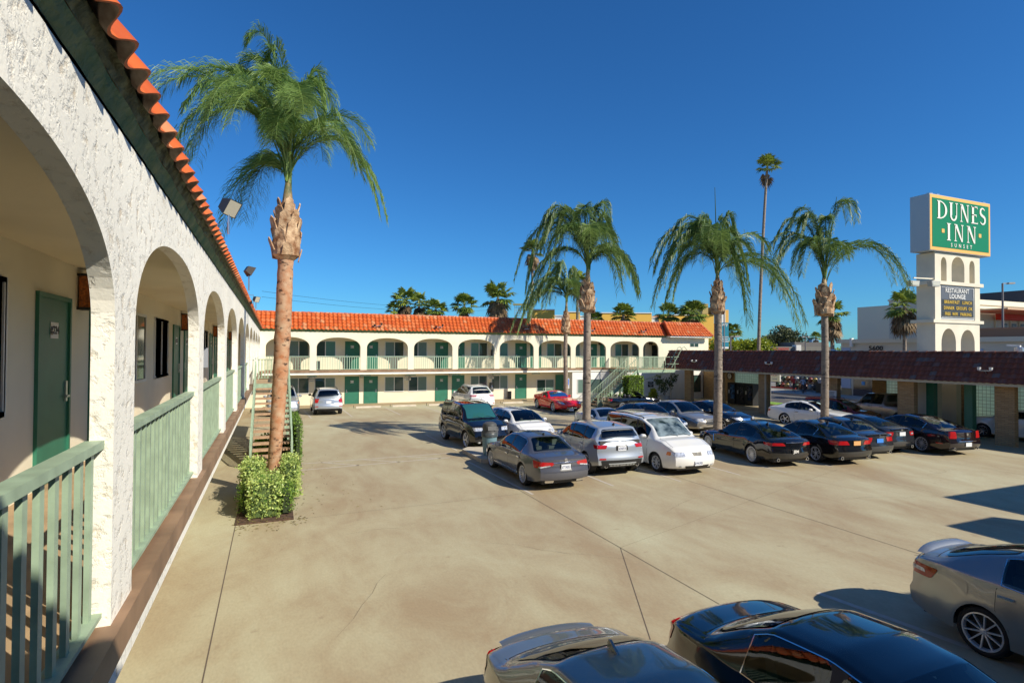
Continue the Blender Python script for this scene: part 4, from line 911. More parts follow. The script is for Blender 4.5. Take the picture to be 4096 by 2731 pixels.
# fan palms
def fan_crown(r_, n, R, skirt, wind=0.):
    V, Fc, tone, V2, F2, t2 = [], [], [], [], [], []
    for k in range(n):
        dead = k >= n * (1 - skirt); el = r_.uniform(-.55, 1.35) if not dead else r_.uniform(-1.5, -.75); az = k * 2.399 + r_.uniform(-.3, .3)
        if wind: az = az * .3 + pi; 
        d = Vector((cos(az) * cos(el), sin(az) * cos(el), sin(el))); c = d * R * (.50 if not dead else .35) + (UPV * (-.5 * R * r_.random() * 1.2) if dead else Vector((0, 0, 0)))
        v, f, tt = (V2, F2, t2) if dead else (V, Fc, tone); s = d.cross(UPV); s = s.normalized() if s.length > .05 else RGT.copy(); u = s.cross(d).normalized()
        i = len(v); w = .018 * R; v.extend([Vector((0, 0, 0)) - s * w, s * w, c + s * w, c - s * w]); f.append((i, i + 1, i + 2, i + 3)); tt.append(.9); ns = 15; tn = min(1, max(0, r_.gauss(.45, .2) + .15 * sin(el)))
        for j in range(ns):
            a = (j / (ns - 1) - .5) * 2 * 1.9; l = R * .52 * (1 - .18 * abs(a) / 1.9) * r_.uniform(.85, 1.1); dd = (d * cos(a) + s * sin(a)).normalized(); dn = UPV * (-.25 * l - (.25 * l if dead else 0))
            pw = s * cos(a) - d * sin(a); q1 = c + dd * l * .55 + u * (.03 * R * (j % 2)); q2 = c + dd * l + dn * r_.uniform(.6, 1.2); i = len(v); ww = .055 * R
            v.extend([c, q1 - pw * ww, q2, q1 + pw * ww]); f.append((i, i + 1, i + 2, i + 3)); tt.append(min(1, max(0, tn + r_.uniform(-.12, .12))))
    return (V, Fc, tone), (V2, F2, t2)
_FP = {}
def fan_palm(label, B, h, R, seed=1, skirt=.25, rad=.2, lean=(0, 0), n=34, wind=0., group="fan palms beyond the motel"):
    t = thing("fan_palm", label, "palm tree", B, 0, group); r_ = random.Random(seed); mb = MB(); k = 12
    mb.tube([Vector((lean[0] * (i / k) ** 1.6 + .0, lean[1] * (i / k) ** 1.6, h * i / k)) for i in range(k + 1)], [rad * (1.15 - .4 * i / k) for i in range(k + 1)], 10); mb.build("trunk", M_TR2, t, smooth=True, sharp=60)
    key = (seed, R, skirt, n)
    if key not in _FP:
        (a, b, c), (d, e, f) = fan_crown(r_, n, R, skirt, wind); o1 = mesh_obj("crown", a, b, M_FAN, t); set_tone(o1, c); o2 = None
        if e: o2 = mesh_obj("dead_leaf_skirt", d, e, M_DEAD, t); set_tone(o2, f)
        _FP[key] = (o1.data, o2.data if o2 else None)
    else:
        o1 = link(bpy.data.objects.new("crown", _FP[key][0]), t); o2 = link(bpy.data.objects.new("dead_leaf_skirt", _FP[key][1]), t) if _FP[key][1] else None
    for o in (o1, o2):
        if o: o.location = (lean[0], lean[1], h); o.rotation_euler = (0, 0, r_.uniform(0, 6))
    return t
def at_d(D_u, depth):     # ground point on the sight line through a column of the view at a given depth
    k = (D_u * 4096 / 2352 - 2048) / 2256.87; p = (AWY + RGT * k) * depth; return (p.x, p.y, -.3)
fan_palm("bushy fan palm with dead skirt behind the motel roof, left of the group of four", at_d(930, 68), 10.4, 2.1, 11, .35)
fan_palm("dry-looking fan palm touching its neighbour behind the motel roof", at_d(962, 72), 10.3, 2.0, 12, .5)
fan_palm("small dark fan palm tip at the left end of the group behind the roof", at_d(905, 76), 9.9, 1.4, 13, .2)
fan_palm("short green fan palm just above the ridge, third along behind the roof", at_d(1000, 66), 9.2, 1.7, 14, .1)
fan_palm("round green fan palm standing alone above the ridge", at_d(1066, 66), 9.6, 1.9, 15, .1)
fan_palm("largest fan palm with a thick skirt above the middle of the ridge", at_d(1143, 60), 10.0, 2.3, 16, .5, n=44)
fan_palm("tall fan palm crown half hidden behind palm fronds, left", at_d(1222, 80), 18.6, 2.1, 17, .4)
fan_palm("tall fan palm crown behind the slender palm's fronds", at_d(1326, 75), 13.7, 1.8, 18, .3)
fan_palm("small fan palm peeping over the ridge between the trunks", at_d(1368, 70), 8.3, 1.3, 19, .1)
fan_palm("fan palm over the ridge below the drooping frond", at_d(1432, 68), 8.8, 1.8, 20, .1)
fan_palm("green fan palm over the right part of the ridge, left of two", at_d(1535, 64), 8.6, 1.7, 21, .1)
fan_palm("green fan palm over the right part of the ridge, right of two", at_d(1592, 62), 8.5, 2.0, 22, .1)
fan_palm("spreading date-like palm beside the banner", at_d(1682, 95), 7.8, 1.9, 23, .0, rad=.3)
fan_palm("very tall thin palm with a tiny wind-blown tuft high above the lot", at_d(1741, 60), 24.2, 1.7, 24, .12, rad=.17, lean=(1.05, -.3), n=24)
fan_palm("street fan palm with long brown skirt right of the rightmost lot palm", at_d(1912, 52), 7.9, 1.7, 25, .55, n=44)
fan_palm("street fan palm with heavy brown skirt left of the sign tower", at_d(2078, 50), 8.5, 1.9, 26, .6, n=52, rad=.17)
fan_palm("tiny distant palm silhouette over the cream building", at_d(2027, 150), 11.2, 1.6, 27, .2, n=20, rad=.12)
fan_palm("small distant palm tuft above the grey roof", at_d(1874, 120), 7.5, 1.6, 28, .1, n=20)

# clipped hedges: leaf-covered blocks
def leafy_block(name, boxes, leaf, parent, size=.05, dens=260, jit=.05, seed=1, core=None):
    r_ = random.Random(seed); V, Fc, tone = [], [], []
    for (x0, x1, y0, y1, z0, z1) in boxes:
        fs = [('z', z1, x0, x1, y0, y1), ('y', y0, x0, x1, z0, z1), ('y', y1, x0, x1, z0, z1), ('x', x0, y0, y1, z0, z1), ('x', x1, y0, y1, z0, z1)]
        for (ax, c, a0, a1, b0, b1) in fs:
            for _ in range(int((a1 - a0) * (b1 - b0) * dens)):
                a = r_.uniform(a0, a1); b = r_.uniform(b0, b1); o = r_.gauss(0, jit) - .01; sgn = 1 if c in (x1, y1, z1) else -1
                bump = .03 * sin(a * 9 + b * 7) + .02 * sin(a * 23 - b * 17)
                p = Vector((a, b, c + o + bump)) if ax == 'z' else Vector((a, c + sgn * (o + bump), b)) if ax == 'y' else Vector((c + sgn * (o + bump), a, b))
                d = Vector((r_.gauss(0, 1), r_.gauss(0, 1), r_.gauss(.5, 1))).normalized(); e = d.cross(Vector((r_.gauss(0, 1), r_.gauss(0, 1), r_.gauss(0, 1)))).normalized(); l = size * r_.uniform(.7, 1.3)
                i = len(V); V.extend([p, p + d * l * .5 + e * l * .3, p + d * l, p + d * l * .5 - e * l * .3]); Fc.append((i, i + 1, i + 2, i + 3)); tone.append(min(1, max(0, r_.gauss(.5, .25))))
    o = mesh_obj(name, V, Fc, leaf, parent); set_tone(o, tone)
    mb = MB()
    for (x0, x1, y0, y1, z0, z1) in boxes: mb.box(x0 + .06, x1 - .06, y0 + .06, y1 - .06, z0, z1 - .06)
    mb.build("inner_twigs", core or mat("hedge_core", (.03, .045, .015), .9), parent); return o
M_VAR = leaf_mat("variegated_leaf", (.09, .22, .03), (.68, .78, .24), trans=.35); M_HEDGE = leaf_mat("green_hedge_leaf", (.03, .09, .01), (.22, .36, .04), trans=.3); M_DKG = leaf_mat("dark_leaf", (.012, .03, .008), (.08, .13, .03))
M_YLW = leaf_mat("yellow_green_leaf", (.10, .17, .01), (.36, .40, .03), trans=.35); M_OLV = leaf_mat("olive_dark_leaf", (.02, .035, .015), (.13, .15, .06), trans=.15)
for bx, lab, sd in (((-.50, .20, 15.15, 16.4, .05, .92), "pale variegated hedge block in front of the thick palm trunk", 3), ((-.72, -.22, 16.65, 18.2, .1, 1.02), "variegated hedge block left of the thick palm trunk", 4), ((.30, .70, 16.7, 18.3, .1, 1.02), "variegated hedge block right of the thick palm trunk", 5)):
    t = thing("hedge", lab, "hedge", (0, 0, 0), 0, "hedge blocks round the thick palm"); leafy_block("foliage", [bx], M_VAR, t, .07, 620, .04, sd, mat("hedge_core_light", (.07, .11, .03), .9)); base_of(t, ((bx[0] + bx[1]) / 2, (bx[2] + bx[3]) / 2, 0))
t = thing("shrub", "darker low green bush at the right corner of the palm planter", "shrub", (0, 0, 0)); leafy_block("foliage", [(.22, .50, 15.25, 16.5, .08, .62), (-.72, -.50, 15.5, 16.6, .1, .6)], M_HEDGE, t, .05, 500, .05, 6); base_of(t, (.3, 15.8, 0))
mb = MB(); mb.box(-.78, .52, 14.9, 20.3, .0, .03); tag(mb.build("planter_soil", mat("soil", (.09, .05, .03), .95, noise=(9, .4, 6), bump=(25, 1., 6, .03))), kind="structure")
t = thing("hedge", "tall narrow green hedge beside the left staircase", "hedge", (0, 0, 0)); leafy_block("foliage", [(.78, 1.02, 22.3, 26.5, .0, 1.45)], M_HEDGE, t, .06, 260, .03, 7); base_of(t, (.95, 24, 0))
t = thing("shrub", "strappy green plants growing under the left staircase", "shrub", (0, 0, 0)); leafy_block("foliage", [(-.4, .5, 23.6, 25.6, .0, .5)], M_HEDGE, t, .22, 90, .08, 8); base_of(t, (0, 24.5, 0))
t = thing("hedge", "tall square clipped green hedge next to the right staircase", "hedge", (0, 0, 0)); leafy_block("foliage", [(25.85, 27.25, 37.35, 38.25, .2, 2.15)], leaf_mat("bright_hedge_leaf", (.07, .15, .005), (.30, .45, .03), trans=.3), t, .09, 420, .02, 9); base_of(t, (26.5, 37.8, -.28))
t = thing("shrub", "leafy green plants at the foot of the right staircase", "shrub", (0, 0, 0)); leafy_block("foliage", [(24.2, 25.6, 37.3, 38.2, -.2, .5)], M_HEDGE, t, .28, 70, .10, 10); base_of(t, (24.9, 37.8, -.28))
# potted plants by the office wall
def blob_leaves(name, cs, leaf, parent, size, n, seed, flat=1.):
    r_ = random.Random(seed); V, Fc, tone = [], [], []
    for (c, R) in cs:
        tb = r_.uniform(-.12, .12)
        for _ in range(n):
            d = Vector((r_.gauss(0, 1), r_.gauss(0, 1), r_.gauss(0, 1))).normalized(); p = Vector(c) + Vector((d.x, d.y, d.z * flat)) * R * r_.uniform(.45, 1.05)
            a = (d + Vector((r_.gauss(0, .8), r_.gauss(0, .8), r_.gauss(0, .8)))).normalized(); e = a.cross(Vector((r_.gauss(0, 1), r_.gauss(0, 1), r_.gauss(0, 1)))).normalized(); l = size * r_.uniform(.6, 1.4)
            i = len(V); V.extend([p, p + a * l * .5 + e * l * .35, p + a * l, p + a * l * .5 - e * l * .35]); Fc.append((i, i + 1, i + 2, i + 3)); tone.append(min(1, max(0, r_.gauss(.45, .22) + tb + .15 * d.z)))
    o = mesh_obj(name, V, Fc, leaf, parent); set_tone(o, tone); return o
t = thing("potted_tree", "tall dark leafy tree in a wide white pot by the office wall", "potted plant", (31.6, 40.3, -.3))
mb = MB(); mb.lathe([(.28, 0), (.42, .1), (.45, .55), (.47, .6), (.40, .6), (.38, .5)], 18); mb.build("pot", mat("pot_white", (.5, .47, .42), .7), t)
mb = MB()
for k, (a, b) in enumerate(((-.25, .1), (.1, -.1), (.3, .15), (-.1, .0))): mb.tube([(0, 0, .5), (a * .4, b, 1.0), (a, b, 1.6 + .15 * k)], [.03, .025, .015], 6)
mb.build("stems", mat("grey_bark", (.28, .25, .20), .8), t)
blob_leaves("foliage", [((-.75, 0, 2.1), .35), ((-.55, 0, 1.75), .4), ((-.3, 0, 1.4), .4), ((0, .1, 1.7), .4), ((.35, 0, 1.45), .4), ((.9, 0, 2.0), .35), ((1.1, 0, 2.15), .3), ((.7, 0, 1.7), .3), ((-.05, 0, 1.15), .35)], M_DKG, t, .17, 60, 3)
t = thing("potted_plant", "yellow-green spiky plant in a terracotta pot by the office wall", "potted plant", (30.2, 40.0, -.3))
mb = MB(); mb.lathe([(.2, 0), (.3, .4), (.33, .45), (.28, .45)], 16); mb.build("pot", mat("terracotta", (.34, .10, .05), .8), t); blob_leaves("foliage", [((0, 0, .7), .3), ((.05, 0, .95), .22), ((-.1, 0, .6), .3)], M_YLW, t, .2, 80, 4)
# trees beyond the street
def broad_tree(label, B, cs, h, leaf, size, n, seed, group=None):
    t = thing("broadleaf_tree", label, "tree", B, 0, group); mb = MB(); mb.tube([(0, 0, 0), (.1, 0, h * .4), (0, .1, h * .8)], [.35, .28, .12], 8)
    for (c, R) in cs[:6]: mb.tube([(0, 0, h * .35), tuple(v * .6 for v in c), c], [.16, .1, .04], 5)
    mb.build("trunk", M_TR2, t, smooth=True); blob_leaves("crown", cs, leaf, t, size, n, seed, .8); return t
def cluster(r_, W, H, n, R): return [((r_.uniform(-W, W), r_.uniform(-W * .6, W * .6), H + r_.uniform(-1, 1) * R * .9 * (1 - .3 * abs(r_.random()))), R * r_.uniform(.5, .9)) for _ in range(n)]
r_ = random.Random(3)
for k, (du, dep, W, H, lb) in enumerate(((1665, 72, 1.5, 4.7, "leftmost, beside the banner"), (1700, 76, 1.7, 5.0, "left of the tall thin palm trunk"), (1742, 72, 1.6, 4.7, "right of the tall thin palm trunk"))):
    broad_tree("bright yellow-green street tree, " + lb, at_d(du, dep), cluster(r_, W, H, 16, 1.15), 4.6, M_YLW, .26, 150, 30 + k, "yellow-green street trees")
broad_tree("dark olive tree mass behind the street, left lobe", at_d(1772, 110), cluster(r_, 2.2, 6.0, 18, 1.9), 6, M_OLV, .42, 160, 41, "large dark trees across the street")
broad_tree("largest dark olive tree across the street, half behind a drooping frond", at_d(1812, 112), cluster(r_, 3.0, 6.6, 26, 2.2), 6.5, M_OLV, .42, 170, 42, "large dark trees across the street")
broad_tree("small round green tree by the cream building's corner", at_d(1930, 75), cluster(r_, .9, 3.9, 8, .9), 3.5, M_YLW, .25, 110, 43)
broad_tree("distant conifer-like tree tops on the cream roof line", at_d(2008, 140), cluster(r_, 1.8, 7.0, 8, 1.2), 6.5, M_OLV, .4, 110, 44)

# ------------------------------------------------------------------ cars
def paint(name, col, metal=.35, rough=.28):
    return mat("car_paint_" + name, col, rough, metal, .5, 1.0)
def see_through(name, tint, mixv=.9):
    m = mat(name, (.02, .02, .02), .05); t, b = nodes(m); tr = N(t, "BsdfTransparent"); tr.inputs[0].default_value = (*tint, 1); gl = N(t, "BsdfGlossy"); gl.inputs["Roughness"].default_value = .015; gl.inputs[0].default_value = (.9, .95, 1, 1)
    fr = N(t, "Fresnel"); fr.inputs[0].default_value = 1.62; ms = N(t, "MixShader"); t.links.new(fr.outputs[0], ms.inputs[0]); t.links.new(tr.outputs[0], ms.inputs[1]); t.links.new(gl.outputs[0], ms.inputs[2]); t.links.new(ms.outputs[0], t.nodes["Material Output"].inputs[0]); return m
PG = see_through("car_glass", (.42, .50, .48)); PGD = see_through("car_glass_privacy", (.10, .11, .12))
PGT = mat("car_glass_teal", (.02, .10, .10), .03, 0, .9, .6)
PSH = mat("sunshade_behind_glass", (.035, .08, .10), .1, 0, .5, .25, noise=(3, .7, 3, (.22, .28, .30)))
PRED = mat("tail_light_red", (.42, .01, .012), .12, 0, .6, .7)
PWH = mat("lamp_clear", (.55, .57, .60), .1, .3, .7, .8, noise=(14, .4, 3))
PAMB = mat("lamp_amber", (.75, .22, .03), .15, 0, .6, .6)
PTY = mat("tyre_rubber", (.012, .012, .013), .75)
PTRIM = mat("black_trim", (.015, .015, .016), .45)
PRIM = mat("alloy_rim", (.72, .73, .75), .32, .55)
PRIM2 = mat("alloy_rim_dark", (.22, .22, .23), .3, .8)
PPL = mat("licence_plate", (.72, .74, .76), .35)
PPLT = mat("licence_plate_ink", (.03, .05, .16), .5)

class CarShape:
    """body surface as a function of distance x from the nose; x runs 0..L towards the tail, y half width, z up"""
    def __init__(s, sp):
        s.sp = sp; L = s.L = sp['L']; s.hw = sp['W'] / 2; s.wr = sp['wr']; s.xf = sp['xf']; s.xr = sp['xr']; s.rock = sp.get('rock', .24)
        K = sorted(sp['prof']); xs = np.linspace(0, L, 400)
        kx = np.array([k[0] for k in K]); f = lambda i: np.interp(xs, kx, [k[i] for k in K])
        zt, zb, wt = f(1), f(2), f(3) * s.hw
        def sm(a, n):
            for _ in range(n):
                p = np.pad(a, 1, mode='edge'); a = (p[:-2] + 2 * p[1:-1] + p[2:]) / 4
            return a
        s.xs = xs; s.zt = sm(zt, sp.get('sm', 22)); s.zb = sm(zb, 60); s.wt = sm(wt, 40)
        s.zb = np.minimum(s.zb, s.zt - .012)
        s.taper = sp.get('taper', (.17, .15)); s.tl = (1.0, .95)
        s.bul = sp.get('bulge', (.26, .16))
    def top(s, x): return float(np.interp(x, s.xs, s.zt))
    def belt(s, x): return float(np.interp(x, s.xs, s.zb))
    def wtop(s, x): return float(np.interp(x, s.xs, s.wt))
    def plan(s, x):
        d0 = max(0., 1 - x / s.tl[0]); d1 = max(0., 1 - (s.L - x) / s.tl[1])
        return s.hw * (1 - s.taper[0] * d0 ** 2.3 - s.taper[1] * d1 ** 2.6)
    def side(s, x, z):
        """half width at height z"""
        w = s.plan(x); zb = s.belt(x); zt = s.top(x)
        if z <= zb:
            q = (zb - z) / max(.05, zb - s.rock)
            y = w * (1 - .055 * max(0, 1 - q / .38) ** 1.8 - .045 * max(0, (q - .55) / .45) ** 2)
            for xw in (s.xf, s.xr):       # soft flare over the wheels
                d = math.hypot(x - xw, (z - s.wr)) ; y += .022 * math.exp(-((d - s.wr * 1.12) / .16) ** 2)
            return y
        wt = min(s.wtop(x), w * .95 - .01); wb = w * .945; q = min(1., (z - zb) / max(.012, zt - zb)); return wb + (wt - wb) * (q ** 1.12) + .012 * sin(pi * q)
    def shift(s, x, y):
        """plan curvature: the middle of nose and tail stands forward of the corners"""
        q = min(1., abs(y) / s.hw) ** 2.2; e = s.bul
        f0 = max(0., 1 - x / 1.5) ** 1.4; f1 = max(0., 1 - (s.L - x) / 1.2) ** 1.4
        g = s.sp.get('glass_bow', .10) * (q) * s.gl(x)
        return e[0] * q * f0 - e[1] * q * f1 + g
    def gl(s, x):
        c, r0, r1, d = s.sp['gh']
        if c - .3 < x < r0 + .3: return sin(pi * (x - c + .3) / (r0 - c + .6))
        if r1 - .3 < x < d + .3: return -sin(pi * (x - r1 + .3) / (d - r1 + .6))
        return 0.
    def pt_top(s, x, q, off=0.):
        """q in -1..1 across roof / bonnet"""
        wt = min(s.wtop(x), s.plan(x) * .95 - .01); y = q * wt; cr = .035 if s.top(x) - s.belt(x) > .15 else .028
        z = s.top(x) + cr * (1 - q * q) - .018 * max(0, abs(q) - .85) / .15; 
        if off:
            dz = (s.top(x + .02) - s.top(x - .02)) / .04; n = Vector((-dz, 0.12 * q, 1)).normalized()
            return Vector((x + s.shift(x, y) + n.x * off, y + n.y * off, z + n.z * off))
        return Vector((x + s.shift(x, y), y, z))
    def pt_side(s, x, z, sg, off=0.):
        y = s.side(x, z) + off; return Vector((x + s.shift(x, y), sg * y, z + (0)))
    def zbot(s, x):
        b = s.rock + (.05 * max(0, 1 - x / .8) ** 2 + .10 * max(0, 1 - (s.L - x) / .8) ** 2)
        R = s.wr * 1.13
        for xw in (s.xf, s.xr):
            if abs(x - xw) < R: b = max(b, s.wr * .98 + sqrt(max(0, R * R - (x - xw) ** 2)))
        return b
    def nose(s, z, tail=False):
        """fore-aft setback of the end face at height z"""
        P_ = s.sp.get('tailp' if tail else 'nosep'); return float(np.interp(z, [p[0] for p in P_], [p[1] for p in P_]))
    def wrap(s, u, z, tail=False, off=0.):
        """end-face coordinates: u in -1..1 across the end face, beyond that metres back along the side"""
        L = s.L; x0 = 0.0 if not tail else L
        sg = 1 if u >= 0 else -1; a = abs(u); ys = s.side(x0, z)
        if a <= 1:
            y = a * ys; sb = s.nose(z, tail); x = (sb if not tail else L - sb); x += s.shift(x0, y) + (-off if not tail else off)
            return Vector((x, sg * (y + off * a), z))
        d = a - 1; x = d if not tail else L - d; dec = max(0., 1 - d / .28); sb = s.nose(z, tail) * dec; p = s.pt_side(x, z, sg, off); p.x += sb if not tail else -sb
        p.x += (-off if not tail else off) * .7; return p

def smooth_mesh(name, G_list, m, parent, idx=None, sharp=38):
    mb = MB()
    for G in G_list: mb.grid(G)
    # weld
    o = mb.build(name, m, parent, recalc=False); bm = bmesh.new(); bm.from_mesh(o.data)
    bmesh.ops.remove_doubles(bm, verts=bm.verts, dist=.0008); bmesh.ops.recalc_face_normals(bm, faces=bm.faces); bm.to_mesh(o.data); bm.free()
    o.data.polygons.foreach_set("use_smooth", np.ones(len(o.data.polygons), dtype=bool)); o.data.set_sharp_from_angle(angle=radians(sharp)); return o

def patch(fn, name, m, parent, nu=10, nv=6, r=.0, wu=1., wv=1.):
    """fn(u,v) u,v in 0..1 ; r corner radius (same units as wu,wv)"""
    G = []
    for j in range(nv + 1):
        v = j / nv
        if r > 0:
            vv = .5 - .5 * cos(pi * v); v = vv
            d = min(v, 1 - v) * wv; ins = r * (1 - sqrt(max(0, 1 - (1 - min(1, d / r)) ** 2))) / wu
        else: ins = 0
        G.append([fn(ins + (1 - 2 * ins) * i / nu, v) for i in range(nu + 1)])
    return smooth_mesh(name, [G], m, parent, sharp=60)

_WH = {}
def wheel(parent, x, sg, y, R, style, wid=.225, rimm=None):
    key = (R, style, wid, rimm.name if rimm else ''); rimm = rimm or PRIM
    if key not in _WH:
        rr = R * (.74 if style != 'steel' else .66); h = wid / 2
        t = MB(); t.lathe([(rr, -h * .9), (rr + .012, -h), (R - .035, -h), (R - .008, -h * .82), (R, -h * .6), (R, h * .6), (R - .008, h * .82), (R - .035, h), (rr + .012, h), (rr, h * .9)], 36, axis='y', close=True)
        bd = MB(); bd.lathe([(0.001, -h * .2), (rr * .98, -h * .2), (rr, -h * .9), (rr, h * .9), (rr * .98, h * .15), (.001, h * .15)], 28, axis='y')
        rm = MB(); rm.lathe([(rr * .93, h * .93), (rr * .955, h), (rr + .006, h * .98), (rr + .004, h * .5), (rr * .9, h * .45)], 36, axis='y', close=True)
        n = {'5': 5, '5d': 5, '7': 7, '10': 10, 'multi': 15, 'mesh': 10, 'steel': 8}[style]
        for k in range(n):
            a0 = 2 * pi * k / n
            for da in ((0,) if style not in ('5d', 'mesh') else (-.13 * 5 / n * 1.4, .13 * 5 / n * 1.4)):
                w0 = rr * {'5': .17, '5d': .07, '7': .12, '10': .07, 'multi': .055, 'mesh': .07, 'steel': .16}[style] * 1.25; w1 = w0 * .75
                a = a0 + da; b = a0 + da * (2.4 if style != 'mesh' else -2.0)
                p0 = (cos(a) * rr * .12, sin(a) * rr * .12); p1 = (cos(b) * rr * .95, sin(b) * rr * .95); d = Vector((p1[0] - p0[0], p1[1] - p0[1])).normalized(); nn = (-d.y, d.x)
                c = [(p0[0] + nn[0] * w0 / 2 * s_, h * .72, p0[1] + nn[1] * w0 / 2 * s_) for s_ in (-1, 1)] + [(p1[0] + nn[0] * w1 / 2 * s_, h * .93, p1[1] + nn[1] * w1 / 2 * s_) for s_ in (1, -1)]
                rm.extr(c, (0, -.03, 0))
        rm.lathe([(.001, h * .55), (rr * .17, h * .55), (rr * .17, h * .76), (rr * .1, h * .8), (.001, h * .8)], 16, axis='y')
        o1 = bd.build("wheel", PTRIM, None, smooth=True, sharp=40); o2 = t.build("tyre", PTY, o1, smooth=True, sharp=50); o3 = rm.build("rim", rimm, o1, smooth=True, sharp=35)
        ms = (o1.data, o2.data, o3.data)
        for o in (o3, o2, o1): bpy.data.objects.remove(o)
        _WH[key] = ms
    ms = _WH[key]; w = bpy.data.objects.new("wheel", ms[0]); link(w, parent); w.location = (x, sg * (y), R)
    w.rotation_euler = (0, rnd.uniform(0, 3), 0) if sg > 0 else (0, rnd.uniform(0, 3), pi)
    for nm, me in (("tyre", ms[1]), ("rim", ms[2])): link(bpy.data.objects.new(nm, me), w)
    return w

def build_car(sp, label, cat="car", loc=(0, 0), heading=0., z=None, group="cars parked in the motel lot"):
    """heading: direction (degrees from +y, clockwise) the nose points to"""
    S = CarShape(sp); L = S.L
    root = thing(sp.get('kind', 'parked_car'), label, cat, (0, 0, 0), 0, group); P = sp['paint']; det = sp.get('detail', 1)
    c0, r0, r1, d0 = sp['gh']; glass = sp.get('glass', PG); conv = sp.get('convertible', False)
    # stations
    X = set(np.round(np.linspace(0, L, 100), 4))
    for xw in (S.xf, S.xr):
        R = S.wr * 1.13
        for a in np.linspace(-pi / 2, pi / 2, 17): X.add(round(xw + R * sin(a), 4))
        X.add(round(xw - R - .002, 4)); X.add(round(xw + R + .002, 4))
    for a in (.01, .03, .06, L - .01, L - .03, L - .06): X.add(a)
    X = sorted(X); VQ = np.linspace(0, 1, 9)
    G = []; Bz = []
    for x in X:
        col = []
        zb, zt, bt = S.belt(x), S.top(x), S.zbot(x)
        bt = min(bt, zb - .02)
        for sg in (-1,):
            pass
        low = [(bt + (zb - bt) * t_) for t_ in (0, .1, .22, .36, .5, .64, .76, .86, .94, 1.0)]
        up = [zb + (zt - zb) * t_ for t_ in (.06, .14, .3, .5, .7, .85, .94, 1.0)]
        left = [S.wrapx(x, z_, -1) if False else _sp(S, x, z_, -1) for z_ in low + up]
        topc = [_tp(S, x, q) for q in np.linspace(-.93, .93, 13)]
        right = [_sp(S, x, z_, 1) for z_ in (low + up)[::-1]]
        G.append(left + topc + right)
    def endcap(i, tail):
        x = X[i]; zb, zt, bt = S.belt(x), S.top(x), min(S.zbot(x), S.belt(x) - .02)
        low = [(bt + (zb - bt) * t_) for t_ in (0, .1, .22, .36, .5, .64, .76, .86, .94, 1.0)]; up = [zb + (zt - zb) * t_ for t_ in (.06, .14, .3, .5, .7, .85, .94, 1.0)]
        rows = []
        for k, z_ in enumerate(low + up):
            row = [S.wrap(u, z_, tail) for u in np.linspace(-1, 1, 19)]; row[0] = G[i][k]; row[-1] = G[i][-1 - k]; rows.append(row)
        
        # last row: follow the crown of the top edge
        n = 19; cr = G[i][17:32]; us = np.linspace(0, len(cr) - 1, n)
        rows.append([cr[int(u)].lerp(cr[min(len(cr) - 1, int(u) + 1)], u - int(u)) for u in us]); return rows
    body = smooth_mesh("body", [G, endcap(0, False), endcap(len(X) - 1, True)], P, root, sharp=44)
    solid = set(sp.get('opaque', ()))
    if not conv:      # cut the window openings
        bm = bmesh.new(); bm.from_mesh(body.data); dl = []
        for f in bm.faces:
            c = f.calc_center_median(); x = c.x - S.shift(min(L, max(0, c.x)), c.y)
            if not (c0 < x < d0): continue
            b_, t_ = S.belt(x), S.top(x); wt_ = S.wtop(x)
            if 'w' not in solid and c0 + .10 < x < r0 - .06 and abs(c.y) < wt_ * .88 and c.z > t_ - .04: dl.append(f)
            elif 'r' not in solid and r1 + .10 < x < d0 - .10 and abs(c.y) < wt_ * .84 and c.z > t_ - .04: dl.append(f)
            elif 's' not in solid and any(a_ + .04 < x < e_ - .04 for a_, e_ in sp['side']) and b_ + .045 < c.z < t_ - sp.get('rail', .055) - .015 and abs(f.normal.y) > .3: dl.append(f)
        bmesh.ops.delete(bm, geom=dl, context='FACES'); bm.to_mesh(body.data); bm.free()
        m = MB(); fl = S.rock + .28; m.box(c0 + .1, d0 - .15, -S.hw + .20, S.hw - .20, S.rock + .1, fl); m.box(c0 - .2, c0 + .42, -S.hw + .18, S.hw - .18, fl, S.belt(c0 + .3) - .06)
        for sg in (-1, 1):
            xs_ = np.linspace(c0 - .1, min(L - .2, d0), 12); m.grid([[Vector((x, sg * (S.side(x, S.belt(x) - .03) - .09), z_)) for x in xs_] for z_ in (fl, S.belt(c0 + .8) - .04)])
        m.box(d0 - .5, d0 - .1, -S.hw + .2, S.hw - .2, fl, S.belt(d0 - .3) - .03)
        m.build("cabin", mat("cabin_trim", (.05, .048, .045), .7), root, recalc=False); scol = sp.get('seats', mat("seat_grey", (.14, .13, .12), .6))
        xs_ = [r0 + .25, min(r1 - .25, d0 - .85)] + ([r1 - .5] if r1 - r0 > 2.2 else [])
        for xx in xs_:
            for yy in (-.37, .37):
                m = MB(); zt_ = S.top(xx + .2); sh = min(zt_ - .30, fl + .62)
                m.extr([(xx - .25, yy - .24, fl), (xx - .25, yy - .24, fl + .16), (xx + .06, yy - .24, fl + .18), (xx + .20, yy - .24, sh), (xx + .32, yy - .24, sh), (xx + .24, yy - .24, fl)], (0, .48, 0)); m.box(xx + .22, xx + .32, yy - .13, yy + .13, sh + .03, sh + .20); m.build("seat", scol, root)
        if 'w' not in solid:
            m = MB(); cx_ = c0 + .62; zc_ = S.belt(c0 + .5) + .0
            m.tube([Vector((cx_ + .07 * cos(a), -.37 + .18 * sin(a), zc_ + .16 * cos(a) - .02)) for a in np.linspace(0, 2 * pi, 15)], .014, 5, cap=False); m.build("steering_wheel", M_BLACK, root)
